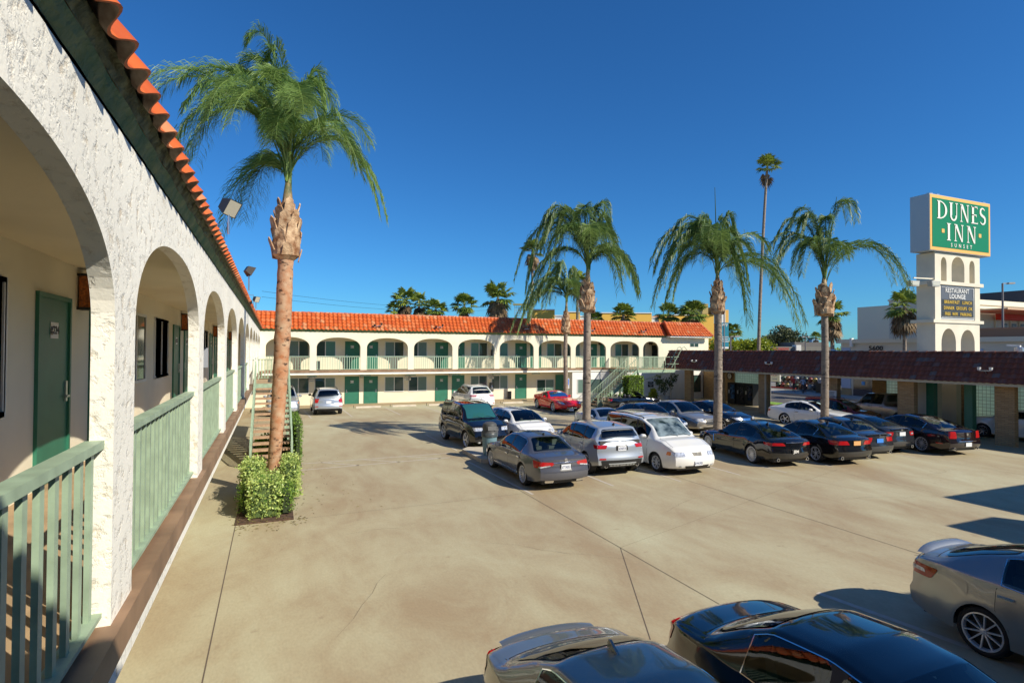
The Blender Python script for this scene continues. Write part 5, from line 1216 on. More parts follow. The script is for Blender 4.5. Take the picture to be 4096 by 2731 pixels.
    if conv:
        bm = bmesh.new(); bm.from_mesh(body.data); dl = [f for f in bm.faces if all(c0 + .02 < v.co.x < d0 - .02 and v.co.z > S.belt(min(L, max(0, v.co.x))) - .02 for v in f.verts)]
        bmesh.ops.delete(bm, geom=dl, context='FACES'); bm.to_mesh(body.data); bm.free()
    # underbody and arch liners
    mb = MB(); mb.box(.25, L - .25, -S.hw + .25, S.hw - .25, S.rock - .03, S.rock + .35)
    for xw in (S.xf, S.xr):
        R = S.wr * 1.13
        for sg in (-1, 1):
            A = [[Vector((xw + R * sin(a), sg * yy, S.wr * .98 + R * cos(a))) for a in np.linspace(-pi / 2, pi / 2, 13)] for yy in (S.hw - .03, S.hw - .30)]
            A[0] = [Vector((p.x + S.shift(p.x, S.hw), sg * (S.side(min(L, max(0, p.x)), p.z) - .004), p.z)) for p in A[0]]
            mb.grid(A)
            mb.poly([A[1][k] for k in range(13)])
    # inner side wall down to the rocker so no daylight shows
    mb.build("underbody", PTRIM, root, recalc=False)
    hwheel = S.hw - .02 - sp.get('tyw', .225) / 2
    for xw in (S.xf, S.xr):
        for sg in (-1, 1): wheel(root, xw + (S.shift(xw, S.hw)), sg, hwheel, S.wr, sp.get('rim', '5'), sp.get('tyw', .225), sp.get('rimm'))
    if not conv:
        # windscreen and rear window
        xa, xb = c0 + .05, r0 - .03; nm = sp.get('windscreen', glass)
        patch(lambda u, v: S.pt_top(xa + (xb - xa) * v, (u * 2 - 1) * (.93 - .03 * v), .006), "windscreen", nm, root, 12, 8, .06, 1.3, .8)
        xa2, xb2 = r1 + .06, d0 - .05
        patch(lambda u, v: S.pt_top(xa2 + (xb2 - xa2) * v, (u * 2 - 1) * (.88 + .04 * v), .006), "rear_window", sp.get('rearglass', glass), root, 12, 8, .08, 1.2, .7)
    else:
        xa, xb = c0 + .05, r0 - .0
        patch(lambda u, v: S.pt_top(xa + (xb - xa) * v, (u * 2 - 1) * (.95 - .03 * v), .006), "windscreen", nm if False else glass, root, 12, 8, .05, 1.3, .8)
        m = MB(); m.tube([S.pt_top(xa, -.97), S.pt_top(xb, -.94), *[S.pt_top(xb + .02, q) for q in (-.5, 0, .5)], S.pt_top(xb, .94), S.pt_top(xa, .97)], .026, 6); m.build("windscreen_frame", P, root)
        m = MB(); m.box(c0 + .25, d0 - .1, -S.hw + .14, S.hw - .14, .45, .70); m.build("cabin_tub", PTRIM, root)
        for yy in (-.36, .36):
            for xx, hh in ((r0 + .5, 1.0), (r0 + 1.25, .92)):
                m = MB(); m.extr([(xx - .12, yy - .24, .6), (xx + .06, yy - .24, .6), (xx + .22, yy - .22, hh - .16), (xx + .12, yy - .22, hh - .12)], (0, .48, 0)); m.lathe([(.0, 0), (.12, .02), (.14, .10), (.10, .2), (0, .22)], 12, (xx + .2, yy, hh - .08)); m.build("seat", mat("leather_black", (.03, .03, .032), .5), root, smooth=True, sharp=40)
    # side windows
    def zroof(x): return S.top(x) - sp.get('rail', .055)
    sw = sp['side']        # list of (x0,x1) panes; outline follows roof line and belt
    if not conv:
        for sg in (-1, 1):
            for (_, xa), (xb, _) in zip(sw[:-1], sw[1:]):
                patch(lambda u, v, xa=xa, xb=xb, sg=sg: S.pt_side(xa - .05 + (xb - xa + .10) * u, S.belt(xa) + .02 + (zroof((xa + xb) / 2) - .005 - S.belt(xa)) * v, sg, .0035), "window_pillar", PTRIM, root, 3, 5)
            for (xa, xb) in sw:
                def fn(u, v, xa=xa, xb=xb, sg=sg):
                    x = xa + (xb - xa) * u; zl = S.belt(x) + .025; zh = max(zl + .004, zroof(x)); return S.pt_side(x, zl + (zh - zl) * v, sg, .005)
                patch(fn, "side_window", sp.get('sideglass', glass), root, 12, 5, sp.get('sr', .05), (xb - xa), .35)
            if sp.get('dlo'):       # bright line round the side glass
                m = MB(); xa, xb = sw[0][0], sw[-1][1]; xs_ = np.linspace(xa, xb, 26)
                hi = [S.pt_side(x, max(S.belt(x) + .03, zroof(x)) + .008, sg, .007) for x in xs_]; lo = [S.pt_side(x, S.belt(x) + .016, sg, .008) for x in xs_]
                m.tube(hi, .009, 5); m.tube([hi[-1], lo[-1]], .009, 5); m.tube(lo, .007, 5); m.build("window_trim", PCH if False else M_CHROME, root)
    # doors as shallow panels with dark shut lines, handles
    if det:
        for sg in (-1, 1):
            for (xa, xb) in sp['doors']:
                zlo = S.rock + .12
                def fd(u, v, xa=xa, xb=xb, sg=sg, off=.0015, e=.012):
                    x = xa - e + (xb - xa + 2 * e) * u; zl = max(zlo, S.zbot(x) + .03); zh = S.belt(x) - .012; return S.pt_side(x, zl + (zh - zl) * v, sg, off)
                patch(fd, "door_gap", PTRIM, root, 12, 6, .07, xb - xa, .6)
                dd = patch(lambda u, v: fd(u, v, off=.0045, e=.003), "door", P, root, 14, 8, .07, xb - xa, .6)
                hx = xb - .13; hz = S.belt(hx) - .12; p = S.pt_side(hx, hz, sg, .02); m = MB(); m.bar(p + Vector((-.09, 0, 0)), p + Vector((.09, 0, 0)), .022, .028); m.build("handle", sp.get('hm', P), dd)
        # bonnet and boot gaps
        m = MB()
        if not sp.get('nohood'):
            for q in (-.93, .93):
                for k in range(14):
                    xa = .30 + (c0 - .32) * k / 14; xb = .30 + (c0 - .32) * (k + 1) / 14
                    a, b = S.pt_top(xa, q, .002), S.pt_top(xb, q, .002); m.bar(a, b, .008, .003)
        m.bar(S.pt_top(c0 - .02, -.9, .002), S.pt_top(c0 - .02, .9, .002), .02, .004)
        if L - d0 > .3:
            for k in range(12):
                a, b = S.pt_top(d0 + .04, -.9 + 1.8 * k / 12, .002), S.pt_top(d0 + .04, -.9 + 1.8 * (k + 1) / 12, .002); m.bar(a, b, .008, .003)
            for q in (-.93, .93): m.bar(S.pt_top(d0 + .04, q, .002), S.pt_top(L - .05, q, .002), .008, .003)
        m.build("panel_gap", PTRIM, root)
        mz = min(S.belt(c0 + .35) + .07, 9)
        for sg in (-1, 1):
            p = S.pt_side(c0 + sp.get('mir', .42), S.belt(c0 + .42) + .06, sg, .0); m = MB()
            rings = []
            for (dx, sc) in ((-.10, .25), (-.08, .7), (-.03, 1.), (.05, 1.), (.07, .92)):
                rings.append([p + Vector((dx, sg * (.14 + .105 * sc * cos(a)), .075 * sc * sin(a) + .02)) for a in np.linspace(0, 2 * pi, 13)])
            m.grid(rings); m.poly(rings[-1][:-1]); m.bar(p + Vector((0, 0, -.03)), p + Vector((0, sg * .1, 0)), .05, .03)
            m.build("mirror", sp.get('mirm', P), root, smooth=True, sharp=50)
        if c0 < r0 - .3 and not sp.get('nowipe'):
            m = MB()
            for q0, q1 in ((-.75, -.1), (-.05, .6)):
                m.tube([S.pt_top(c0 + .02, q0, .012), S.pt_top(c0 + .10, (q0 + q1) / 2, .018), S.pt_top(c0 + .07, q1, .014)], .007, 4)
            m.build("wiper", PTRIM, root)
    # end faces: lists of (name, material, u0,u1 (lower), u2,u3 (upper), z0,z1, tail, off)
    for (nm, mm, ua, ub, uc, ud, za, zb_, tail, mir, *zo) in sp['ends']:
        for sg in ((-1, 1) if mir else (1,)):
            def fe(u, v, sg=sg):
                lo = ua + (ub - ua) * u; hi = uc + (ud - uc) * u; uu = lo + (hi - lo) * v
                z0_ = za + ((zo[0] - za) * u if zo else 0); z1_ = zb_ + ((zo[1] - zb_) * u if zo else 0); return S.wrap(sg * uu, z0_ + (z1_ - z0_) * v, tail, .007 + .003 * (nm == 'reverse_lamp'))
            patch(fe, nm, mm, root, 12, 5, .02, max(.12, abs(ub - ua) * .8), abs(zb_ - za))
    if 'bars' in sp:      # grille bars
        for (u, z0, z1, n, mm, tail) in sp['bars']:
            m = MB()
            for k in range(n):
                zz = z0 + (z1 - z0) * (k + .5) / n; m.tube([S.wrap(a, zz, tail, .014) for a in np.linspace(-u, u, 9)], min(.014, (z1 - z0) / n * .3), 5)
            m.build("grille_bar" if not tail else "boot_trim", mm, root)
    for tail, key in ((False, 'plate_f'), (True, 'plate_r')):
        if key in sp:
            zc, txt, pm = sp[key]; c = S.wrap(0, zc, tail, .022); sgn = -1 if not tail else 1
            m = MB(); m.box(-.155, .155, -.004, .004, -.078, .078); pl = m.build("number_plate", pm or PPL, root); pl.location = c; pl.rotation_euler = (0, 0, pi / 2 if tail else -pi / 2)
            if txt:
                V, Fc = text_mesh(txt, .115, ext=.001, bold=.001, sx=.62); t = mesh_obj("plate_number", V, Fc, PPLT, pl); t.location = (0, -.006, -.008)
    if 'badge' in sp:
        for tail, zz in sp['badge']:
            c = S.wrap(0, zz, tail, .02); m = MB(); m.lathe([(.03, -.004), (.042, -.004), (.042, .004), (.03, .004)], 20, c, 'x', close=True); m.lathe([(.0, -.002), (.012, -.002), (.012, .003), (0, .003)], 10, c, 'x'); m.build("badge", M_CHROME, root)
    if sp.get('exhaust'):
        for yy in sp['exhaust']:
            m = MB(); zc = S.rock + .06; xx = S.wrap(yy / S.hw, .35, True).x; 
            m.lathe([(.052, -.12), (.055, .0), (.047, .0), (.044, -.12)], 16, (xx - .0, yy, zc), 'x', close=True); m.build("exhaust_tip", M_CHROME, root)
    if sp.get('rails'):
        for sg in (-1, 1):
            xs_ = np.linspace(r0 + .12, r1 - .05, 10); m = MB(); ps = [S.pt_top(x, sg * .9) + Vector((0, 0, .055)) for x in xs_]; ps = [S.pt_top(xs_[0] - .08, sg * .9)] + ps + [S.pt_top(xs_[-1] + .08, sg * .9)]
            m.tube(ps, .02, 6); m.build("roof_rail", sp['rails'], root)
        if sp.get('crossbars'):
            for xx in np.linspace(r0 + .5, r1 - .5, 2): m = MB(); m.tube([S.pt_top(xx, q) + Vector((0, 0, .06)) for q in (-.9, 0, .9)], .018, 6); m.build("roof_bar", PTRIM, root)
    if sp.get('fin'):
        c = S.pt_top(sp['fin'], 0); m = MB(); m.extr([c + Vector((-.09, -.012, 0)), c + Vector((.09, -.012, 0)), c + Vector((.075, -.012, .075)), c + Vector((.05, -.012, .08))], (0, .024, 0)); m.build("antenna_fin", sp.get('finm', PTRIM), root)
    if sp.get('mast'):
        c = S.pt_top(sp['mast'], 0); m = MB(); m.tube([c, c + Vector((.22, 0, .32))], .006, 5); m.build("antenna", PTRIM, root)
    if sp.get('spoiler'):
        xx, hh, wd = sp['spoiler']; m = MB()
        rows = []
        for q in np.linspace(-wd, wd, 13):
            e = 1 - (abs(q) / wd) ** 4; c = S.pt_top(min(L - .03, xx), q); rows.append([c + Vector((-.10, 0, .0)), c + Vector((-.06, 0, hh * .8 * e + .005)), c + Vector((.02, 0, hh * e + .005)), c + Vector((.05, 0, hh * .85 * e)), c + Vector((.04, 0, 0))])
        m.grid(rows); m.build("spoiler", sp.get('spm', P), root, smooth=True, sharp=50)
    if sp.get('sill'):
        for sg in (-1, 1):
            m = MB(); m.tube([S.pt_side(x, S.rock + .10, sg, .008) for x in np.linspace(S.xf + S.wr * 1.25, S.xr - S.wr * 1.25, 8)], .014, 5); m.build("sill_trim", sp['sill'], root)
    if sp.get('sunroof'):
        xa, xb = sp['sunroof']; patch(lambda u, v: S.pt_top(xa + (xb - xa) * v, (u * 2 - 1) * .62, .006), "sunroof", PG, root, 8, 6, .06, .9, .6)
    if sp.get('sticker'):
        xa = c0 + .45; patch(lambda u, v: S.pt_top(xa + .22 * v, -.55 + .42 * u, .012), "price_sticker", mat("sticker", (.45, .62, .60), .5), root, 4, 3)
    if sp.get('extra'): sp['extra'](S, root)
    # orient: nose (-x local) to heading; keep body centre on loc
    for ch in root.children:
        ch.location = Vector(ch.location) + Vector((-L / 2, 0, 0))
    h = radians(heading); root.rotation_euler = (0, 0, -h - pi / 2)    # local -x -> (sin h, cos h)
    root.location = (loc[0], loc[1], gz(*loc) if z is None else z)
    return root

def _sp(S, x, z, sg):
    zt, zb = S.top(x), S.belt(x); y = S.side(x, z)
    p = Vector((x + S.shift(x, y), sg * y, z)); L = S.L
    if x < .28: p.x += S.nose(z) * (1 - x / .28)
    elif L - x < .28: p.x -= S.nose(z, True) * (1 - (L - x) / .28)
    if z > zt - .02: p.z -= .012
    return p
def _tp(S, x, q):
    p = S.pt_top(x, q); z = S.top(x); L = S.L
    if x < .28: p.x += S.nose(z) * (1 - x / .28)
    elif L - x < .28: p.x -= S.nose(z, True) * (1 - (L - x) / .28)
    return p

NP = [(.2, .14), (.33, .03), (.5, 0), (.62, .02), (.75, .09), (.9, .16)]
TP = [(.25, .10), (.42, .01), (.60, 0), (.66, .045), (.95, .06), (1.1, .10)]
TPH = [(.25, .10), (.42, .01), (.62, 0), (.70, .06), (1.0, .10), (1.2, .2), (1.5, .3)]
def sedan(L, W, H, cowl, rf, rr, deck, xf, xr, wr=.335, nz=.66, hz=.93, bz=.90, br=.96, dz=1.04, tz=.98, wroof=.60, **k):
    sp = dict(L=L, W=W, wr=wr, xf=xf, xr=xr, gh=(cowl, rf, rr, deck), nosep=NP, tailp=TP,
        prof=[(0, nz, nz - .05, .84), (.10, nz + .07, nz + .0, .84), (.5, nz + (hz - nz) * .62, nz + (hz - nz) * .5, .84), (cowl - .4, hz - .03, hz - .09, .84), (cowl, hz, bz - .02, .83),
              (cowl + (rf - cowl) * .52, hz + (H - hz) * .60, bz, .72), (rf, H - .045, bz + .01, wroof + .03), ((rf * .6 + rr * .4), H, bz + .02, wroof), (rr, H - .055, br - .01, wroof),
              (rr + (deck - rr) * .5, dz + (H - dz) * .48, br, .68), (deck, dz, dz - .05, .80), (L - .12, tz, tz - .05, .80), (L, tz - .09, tz - .13, .80)])
    sp.update(k); return sp
def hatch(L, W, H, cowl, rf, rr, xf, xr, wr=.36, nz=.78, hz=1.05, bz=1.02, br=1.10, wroof=.70, tb=.12, **k):
    sp = dict(L=L, W=W, wr=wr, xf=xf, xr=xr, gh=(cowl, rf, rr, L - tb), nosep=NP, tailp=TPH, taper=(.15, .09), bulge=(.22, .09),
        prof=[(0, nz, nz - .05, .84), (.10, nz + .07, nz + .0, .84), (.5, nz + (hz - nz) * .62, nz + (hz - nz) * .5, .84), (cowl - .35, hz - .03, hz - .09, .84), (cowl, hz, bz - .02, .83),
              (cowl + (rf - cowl) * .52, hz + (H - hz) * .6, bz, .74), (rf, H - .05, bz + .01, wroof + .04), (rf * .55 + rr * .45, H, bz + .03, wroof + .02), (rr, H - .05, br, wroof),
              (rr + (L - tb - rr) * .5, br + (H - br) * .5, br, .74), (L - tb, br + .02, br - .02, .82), (L, br - .10, br - .14, .82)], sm=12)
    sp.update(k); return sp
def front(z0, z1, gw=.42, gz0=None, gz1=None, gm=None, hm=None, lo=True):
    gz0 = z0 - .04 if gz0 is None else gz0; gz1 = z1 if gz1 is None else gz1
    e = [("headlight", hm or PWH, .56, 1.0, .60, 1.32, z0, z1, False, True), ("grille", gm or PTRIM, -gw, gw, -gw - .06, gw + .06, gz0, gz1, False, False)]
    if lo: e += [("bumper_intake", PTRIM, -.55, .55, -.62, .62, .24, .36, False, False), ("fog_lamp", PWH, .74, .88, .74, .88, .30, .37, False, True)]
    return e
def rear(z0, z1, u0=.55, side=1.30, tm=None, low=None, up=None):
    e = [("taillight", tm or PRED, u0, side - .1, (up if up is not None else u0 - .05), side, z0, z1, True, True)]
    if low: e += [("bumper_valance", PTRIM, -.86, .86, -.9, .9, low[0], low[1], True, False)]
    return e
P_GREY = paint("warm_grey", (.105, .11, .135), .45, .28); P_SILV = paint("silver", (.46, .50, .54), .6, .3); P_WHITE = paint("white", (.78, .77, .73), .0, .25)
P_BLACK = paint("black", (.006, .006, .008), .1, .12); P_NAVY = paint("navy", (.012, .022, .05), .3, .15); P_DGREY = paint("dark_grey", (.045, .05, .06), .6, .22)
P_RED = paint("red", (.80, .006, .006), .1, .15); P_DRED = paint("dark_red", (.16, .006, .01), .3, .2); P_CHAMP = paint("champagne", (.42, .39, .34), .65, .28)
P_LBLUE = paint("light_blue_grey", (.34, .40, .48), .6, .28); P_BEIGE = paint("pewter", (.36, .34, .31), .6, .3); P_WARM = paint("taupe", (.25, .25, .22), .6, .28); P_PLUM = paint("black_plum", (.012, .006, .010), .3, .12)
P_SENT = paint("pale_silver", (.34, .35, .345), .65, .28)
G0 = "cars parked nose-out or nose-in along the middle rows"

# --- front middle row (tails or noses towards the camera)
LSs = sedan(5.06, 1.875, 1.465, 1.42, 2.30, 3.55, 4.30, 1.0, 3.97, .345, paint=P_GREY, side=[(1.62, 2.72), (2.80, 3.72)], doors=[(1.55, 2.70), (2.72, 3.75)], dlo=1, rim='multi', hm=M_CHROME, sill=M_CHROME, sunroof=(2.45, 2.95), fin=3.45, seats=mat('seat_cream', (.40, .38, .34), .6),
    ends=front(.58, .70) + [("taillight", PRED, .52, 1.30, .46, 1.42, .77, .86, True, True, .69, .91), ("reverse_lamp", PWH, .62, 1.05, .62, 1.10, .755, .785, True, True, .70, .74), ("plate_recess", PTRIM, -.24, .24, -.24, .24, .60, .80, True, False), ("exhaust_finisher", M_CHROME, .50, .82, .48, .84, .26, .33, True, True)],
    bars=[(.52, .835, .865, 1, M_CHROME, True)], plate_r=(.72, "6TTA053", None), badge=[(True, .93)])
build_car(LSs, "metallic grey sedan beside the trash can, tail to the camera, plate 6TTA053", loc=(8.10, 17.38), heading=.5)
EV = hatch(4.365, 1.93, 1.635, 1.15, 2.05, 3.95, .87, 3.53, .37, nz=.86, hz=1.08, bz=1.08, br=1.20, wroof=.70, tb=.10, sideglass=PGD, rearglass=PGD, paint=P_SILV, side=[(1.5, 2.35), (2.42, 3.2), (3.27, 3.85)], doors=[(1.4, 2.38), (2.4, 3.3)], rim='7', spoiler=(4.05, .03, .9), tyw=.24,
    ends=front(.80, .90) + rear(.93, 1.05, .66, 1.26, low=(.34, .56)) + [("rear_reflector", PRED, .70, .95, .70, .95, .58, .63, True, True), ("skid_plate", P_SILV, -.55, .55, -.62, .62, .36, .46, True, False), ("plate_recess", PTRIM, -.26, .26, -.26, .26, .86, 1.04, True, False)],
    bars=[(.55, 1.06, 1.09, 1, P_SILV, True)], plate_r=(.93, "6ZAE516", None), exhaust=[-.6, .6], fin=3.7, finm=PTRIM, rock=.30)
build_car(EV, "silver compact SUV with sloping roof between the grey sedan and the white minivan", "SUV", loc=(10.85, 18.05), heading=2)
KI = hatch(4.93, 1.90, 1.76, 1.10, 2.0, 4.55, 1.0, 3.91, .335, nz=.80, hz=1.13, bz=1.08, br=1.12, wroof=.80, tb=.10, opaque='w', sideglass=PGD, rearglass=PGD, paint=P_WHITE, side=[(1.5, 2.25), (2.33, 3.35), (3.42, 4.6)], doors=[(1.5, 2.35), (2.37, 3.4)], rim='steel', rails=PTRIM, crossbars=1, windscreen=PSH, rimm=PRIM, mir=.5,
    ends=front(.66, .80, .20, .68, .79, PTRIM, PWH) + [("indicator", PAMB, 1.20, 1.42, 1.18, 1.38, .68, .80, False, True)] + rear(.8, 1.2, .75, 1.1), bars=[(.24, .67, .80, 4, M_CHROME, False)], plate_f=(.44, "6YWU920", None), badge=[(False, .74)], spoiler=(4.78, .04, .9), rock=.22)
build_car(KI, "white minivan with roof rack and silver sunshade, nose to the camera", "minivan", loc=(13.2, 17.45), heading=181)
PAs = sedan(5.0, 1.93, 1.42, 1.55, 2.45, 3.45, 4.60, .98, 3.92, .355, nz=.60, hz=.90, bz=.88, br=.96, dz=1.02, tz=.98, wroof=.56, paint=P_BLACK, side=[(1.75, 2.78), (2.84, 3.85)], doors=[(1.7, 2.8), (2.82, 3.8)], rim='mesh', rimm=PRIM, sr=.09, sunroof=(2.5, 3.0),
    ends=front(.58, .68) + rear(.80, .90, .42, 1.40, up=.55), bars=[(.45, .905, .925, 1, M_CHROME, True)], plate_r=(.60, "", PTRIM), exhaust=[-.62, .62], taper=(.16, .12), bulge=(.3, .28), fin=3.5)
def pan_x(S, root):
    for sg in (-1, 1):
        m = MB(); m.tube([S.pt_side(1.42, .78, sg, .01), S.pt_side(1.46, .52, sg, .01), S.pt_side(1.52, .5, sg, .01)], .016, 5); m.tube([S.pt_side(1.42, .78, sg, .01), S.pt_side(1.58, .79, sg, .01)], .016, 5); m.build("side_vent", M_CHROME, root)
    c = S.wrap(0, .60, True, .03); V, Fc = text_mesh("JEM", .14, ext=.001, bold=.004); t = mesh_obj("plate_lettering", V, Fc, M_WHITE, root); t.location = c; t.rotation_euler = (0, 0, pi / 2)
PAs['extra'] = pan_x
build_car(PAs, "black fastback sedan with mesh wheels, immediately right of the white minivan", loc=(17.65, 17.15), heading=8.5)
CL = sedan(4.63, 1.78, 1.435, 1.35, 2.15, 3.2, 4.15, .95, 3.65, .33, nz=.62, hz=.93, bz=.92, br=1.0, dz=1.05, tz=1.0, wroof=.57, paint=P_BLACK, side=[(1.55, 2.5), (2.57, 3.5)], doors=[(1.5, 2.5), (2.52, 3.45)], dlo=1, rim='5d', sr=.09, fin=3.2,
    ends=front(.58, .70) + rear(.78, .92, .40, 1.42, up=.55), plate_r=(.84, "", mat("plate_sand", (.75, .40, .15), .4)), exhaust=[-.6, .6], badge=[(True, .97)])
build_car(CL, "black sedan with star-shaped wheels and an orange number plate, second of the dark cars", loc=(20.05, 16.38), heading=8)
CC = sedan(4.6, 1.77, 1.44, 1.35, 2.2, 3.3, 4.0, .8, 3.56, .325, paint=P_DGREY, side=[(1.55, 2.5), (2.57, 3.4)], doors=[(1.5, 2.5), (2.52, 3.4)], dlo=1, rim='5', fin=3.25, spoiler=(4.5, .025, .75),
    ends=front(.58, .70) + rear(.72, .88, .50, 1.25), plate_r=(.76, "", mat("plate_blue", (.05, .25, .75), .4)), exhaust=[-.55, .55], badge=[(True, .95)])
build_car(CC, "dark grey sedan with a small boot lip and blue number plate", loc=(21.95, 16.8), heading=8)
TC = sedan(4.42, 1.755, 1.415, 1.3, 2.1, 2.95, 4.05, .9, 3.6, .33, br=1.0, dz=1.08, tz=1.03, paint=P_DGREY, side=[(1.5, 2.75), (2.82, 3.4)], doors=[(1.5, 2.8)], rim='7', spoiler=(4.34, .02, .7),
    ends=front(.6, .72) + rear(.76, .92, .62, 1.15) + [("reverse_lamp", PWH, .70, .92, .70, .92, .81, .87, True, True)], plate_r=(.84, "", None), exhaust=[.6], badge=[(True, 1.0)])
build_car(TC, "dark grey two-door coupe with white number plate, between dark sedans", loc=(24.0, 17.2), heading=7)
JA = sedan(5.12, 1.90, 1.45, 1.5, 2.4, 3.5, 4.65, .95, 3.98, .36, nz=.64, hz=.92, bz=.93, br=1.0, dz=1.05, tz=1.0, wroof=.57, paint=P_PLUM, side=[(1.75, 2.75), (2.82, 4.0)], doors=[(1.7, 2.8), (2.82, 3.9)], dlo=1, rim='multi', rimm=PRIM, sr=.1, sunroof=(2.5, 3.3),
    ends=front(.58, .70) + rear(.72, 1.0, .62, 1.10, up=.70) + [("rear_reflector", PRED, 1.25, 1.5, 1.25, 1.5, .48, .52, True, True)], bars=[(.55, .60, .63, 1, M_CHROME, True)], plate_r=(.48, "", None), exhaust=[-.6, .6], badge=[(True, .88)])
build_car(JA, "long black plum sedan with vertical red lamps, rightmost of the dark cars", loc=(26.15, 16.3), heading=8)

# --- rear middle row (noses towards the camera)
ML = hatch(4.64, 1.84, 1.80, 1.15, 1.95, 4.2, .83, 3.65, .38, nz=.88, hz=1.16, bz=1.12, br=1.16, wroof=.76, tb=.10, opaque='w', sideglass=PGD, rearglass=PGD, paint=P_BLACK, side=[(1.6, 2.4), (2.47, 3.3), (3.37, 4.25)], doors=[(1.5, 2.45), (2.47, 3.4)], rim='5', rails=P_BLACK, windscreen=PGT, rimm=PRIM, sunroof=(2.1, 3.0),
    ends=front(.80, .95, .34, .78, .96, PTRIM) + rear(.8, 1.2, .8, 1.1), bars=[(.34, .79, .95, 4, M_CHROME, False)], badge=[(False, .87)], rock=.32, mirm=P_BLACK)
build_car(ML, "black SUV with roof rails and green-tinted windscreen behind the trash can", "SUV", loc=(8.38, 24.35), heading=176)
FO = hatch(4.36, 1.82, 1.47, 1.05, 2.0, 3.9, .9, 3.55, .32, nz=.68, hz=1.0, bz=.95, br=1.03, wroof=.62, tb=.10, paint=P_WHITE, side=[(1.4, 2.3), (2.37, 3.2), (3.27, 3.7)], doors=[(1.45, 2.35), (2.37, 3.3)], rim='5', mast=3.85,
    ends=front(.66, .80, .42, .40, .56, PTRIM) + rear(.8, 1.05, .75, 1.15), bars=[(.40, .66, .69, 1, M_CHROME, False)], badge=[(False, .72)])
build_car(FO, "white hatchback with a short roof aerial between the black SUV and the grey sedan", loc=(10.55, 23.95), heading=178)
SK = sedan(4.1, 1.79, 1.30, 1.5, 2.2, 2.75, 3.3, .85, 3.28, .32, br=.98, dz=1.02, tz=.98, paint=P_LBLUE, side=[(1.75, 2.7)], doors=[(1.6, 2.75)], rim='5', ends=front(.56, .70) + rear(.7, .85, .6, 1.2), glass_bow=.05)
build_car(SK, "small light blue-grey two-seater coupe mostly hidden behind the white minivan", loc=(15.3, 24.0), heading=180)
TLs = sedan(4.93, 1.88, 1.45, 1.4, 2.3, 3.4, 4.3, 1.0, 3.77, .335, paint=P_NAVY, side=[(1.65, 2.6), (2.67, 3.55)], doors=[(1.6, 2.62), (2.64, 3.5)], rim='5', ends=front(.60, .72, .30, .56, .74, PTRIM) + rear(.7, .85, .6, 1.2), bars=[(.30, .57, .73, 2, M_CHROME, False)])
build_car(TLs, "dark navy sedan with chrome nose bar, behind the roof of the white minivan", loc=(17.9, 24.3), heading=180)
MA = sedan(4.83, 1.85, 1.46, 1.35, 2.3, 3.4, 4.3, .95, 3.69, .345, paint=P_CHAMP, side=[(1.6, 2.6), (2.67, 3.5)], doors=[(1.6, 2.62), (2.64, 3.5)], dlo=1, rim='10', ends=front(.64, .78, .40, .46, .74, PTRIM, PWH), bars=[(.42, .47, .73, 3, M_CHROME, False)], hm=M_CHROME)
build_car(MA, "champagne silver sedan with multi-spoke wheels beside the palm trunk", loc=(20.45, 24.75), heading=180)
VO = sedan(4.5, 1.79, 1.43, 1.25, 2.35, 3.1, 4.25, .9, 3.58, .33, nz=.70, hz=.98, br=1.04, dz=1.12, tz=1.08, paint=P_BLACK, side=[(1.5, 2.5), (2.57, 3.4)], doors=[(1.5, 2.52), (2.54, 3.3)], rim='5', ends=front(.66, .78, .45, .60, .74, M_CHROME, PWH))
build_car(VO, "black sedan with a wide chrome grille right of the champagne sedan", loc=(22.4, 24.3), heading=174)

# --- along the far wing
JE = hatch(4.40, 1.81, 1.66, 1.1, 2.0, 3.95, .87, 3.51, .345, nz=.85, hz=1.08, bz=1.06, br=1.12, wroof=.66, tb=.08, paint=P_SILV, side=[(1.5, 2.3), (2.37, 3.2), (3.27, 3.8)], doors=[(1.4, 2.35), (2.37, 3.3)], rim='5', rails=PTRIM, mirm=PTRIM, rearglass=PGD, sideglass=PGD,
    ends=front(.8, .92) + rear(.80, 1.06, .78, 1.12, low=(.34, .44)) + [("plate_recess", P_SILV, -.42, .42, -.42, .42, .74, .98, True, False), ("rear_reflector", PRED, .75, .98, .75, .98, .55, .60, True, True)], bars=[(.40, .97, .99, 1, M_CHROME, True)], plate_r=(.84, "", None), rock=.30)
build_car(JE, "silver SUV with black mirrors parked nose-in at the far wall", "SUV", loc=(3.3, 39.55), heading=0)
MD = hatch(4.84, 1.97, 1.73, 1.15, 2.1, 4.3, .95, 3.7, .37, nz=.85, hz=1.12, bz=1.08, br=1.14, wroof=.66, tb=.1, paint=P_SILV, side=[(1.6, 2.5), (2.57, 3.4), (3.47, 4.3)], doors=[(1.5, 2.5), (2.52, 3.5)], rim='5', rails=PTRIM,
    ends=front(.74, .90, .3, .66, .86, M_CHROME) + [("indicator", PAMB, 1.18, 1.36, 1.2, 1.36, .78, .88, False, True)], rock=.30)
build_car(MD, "silver SUV facing the camera, half hidden behind the thick palm trunk", "SUV", loc=(.62, 39.9), heading=180)
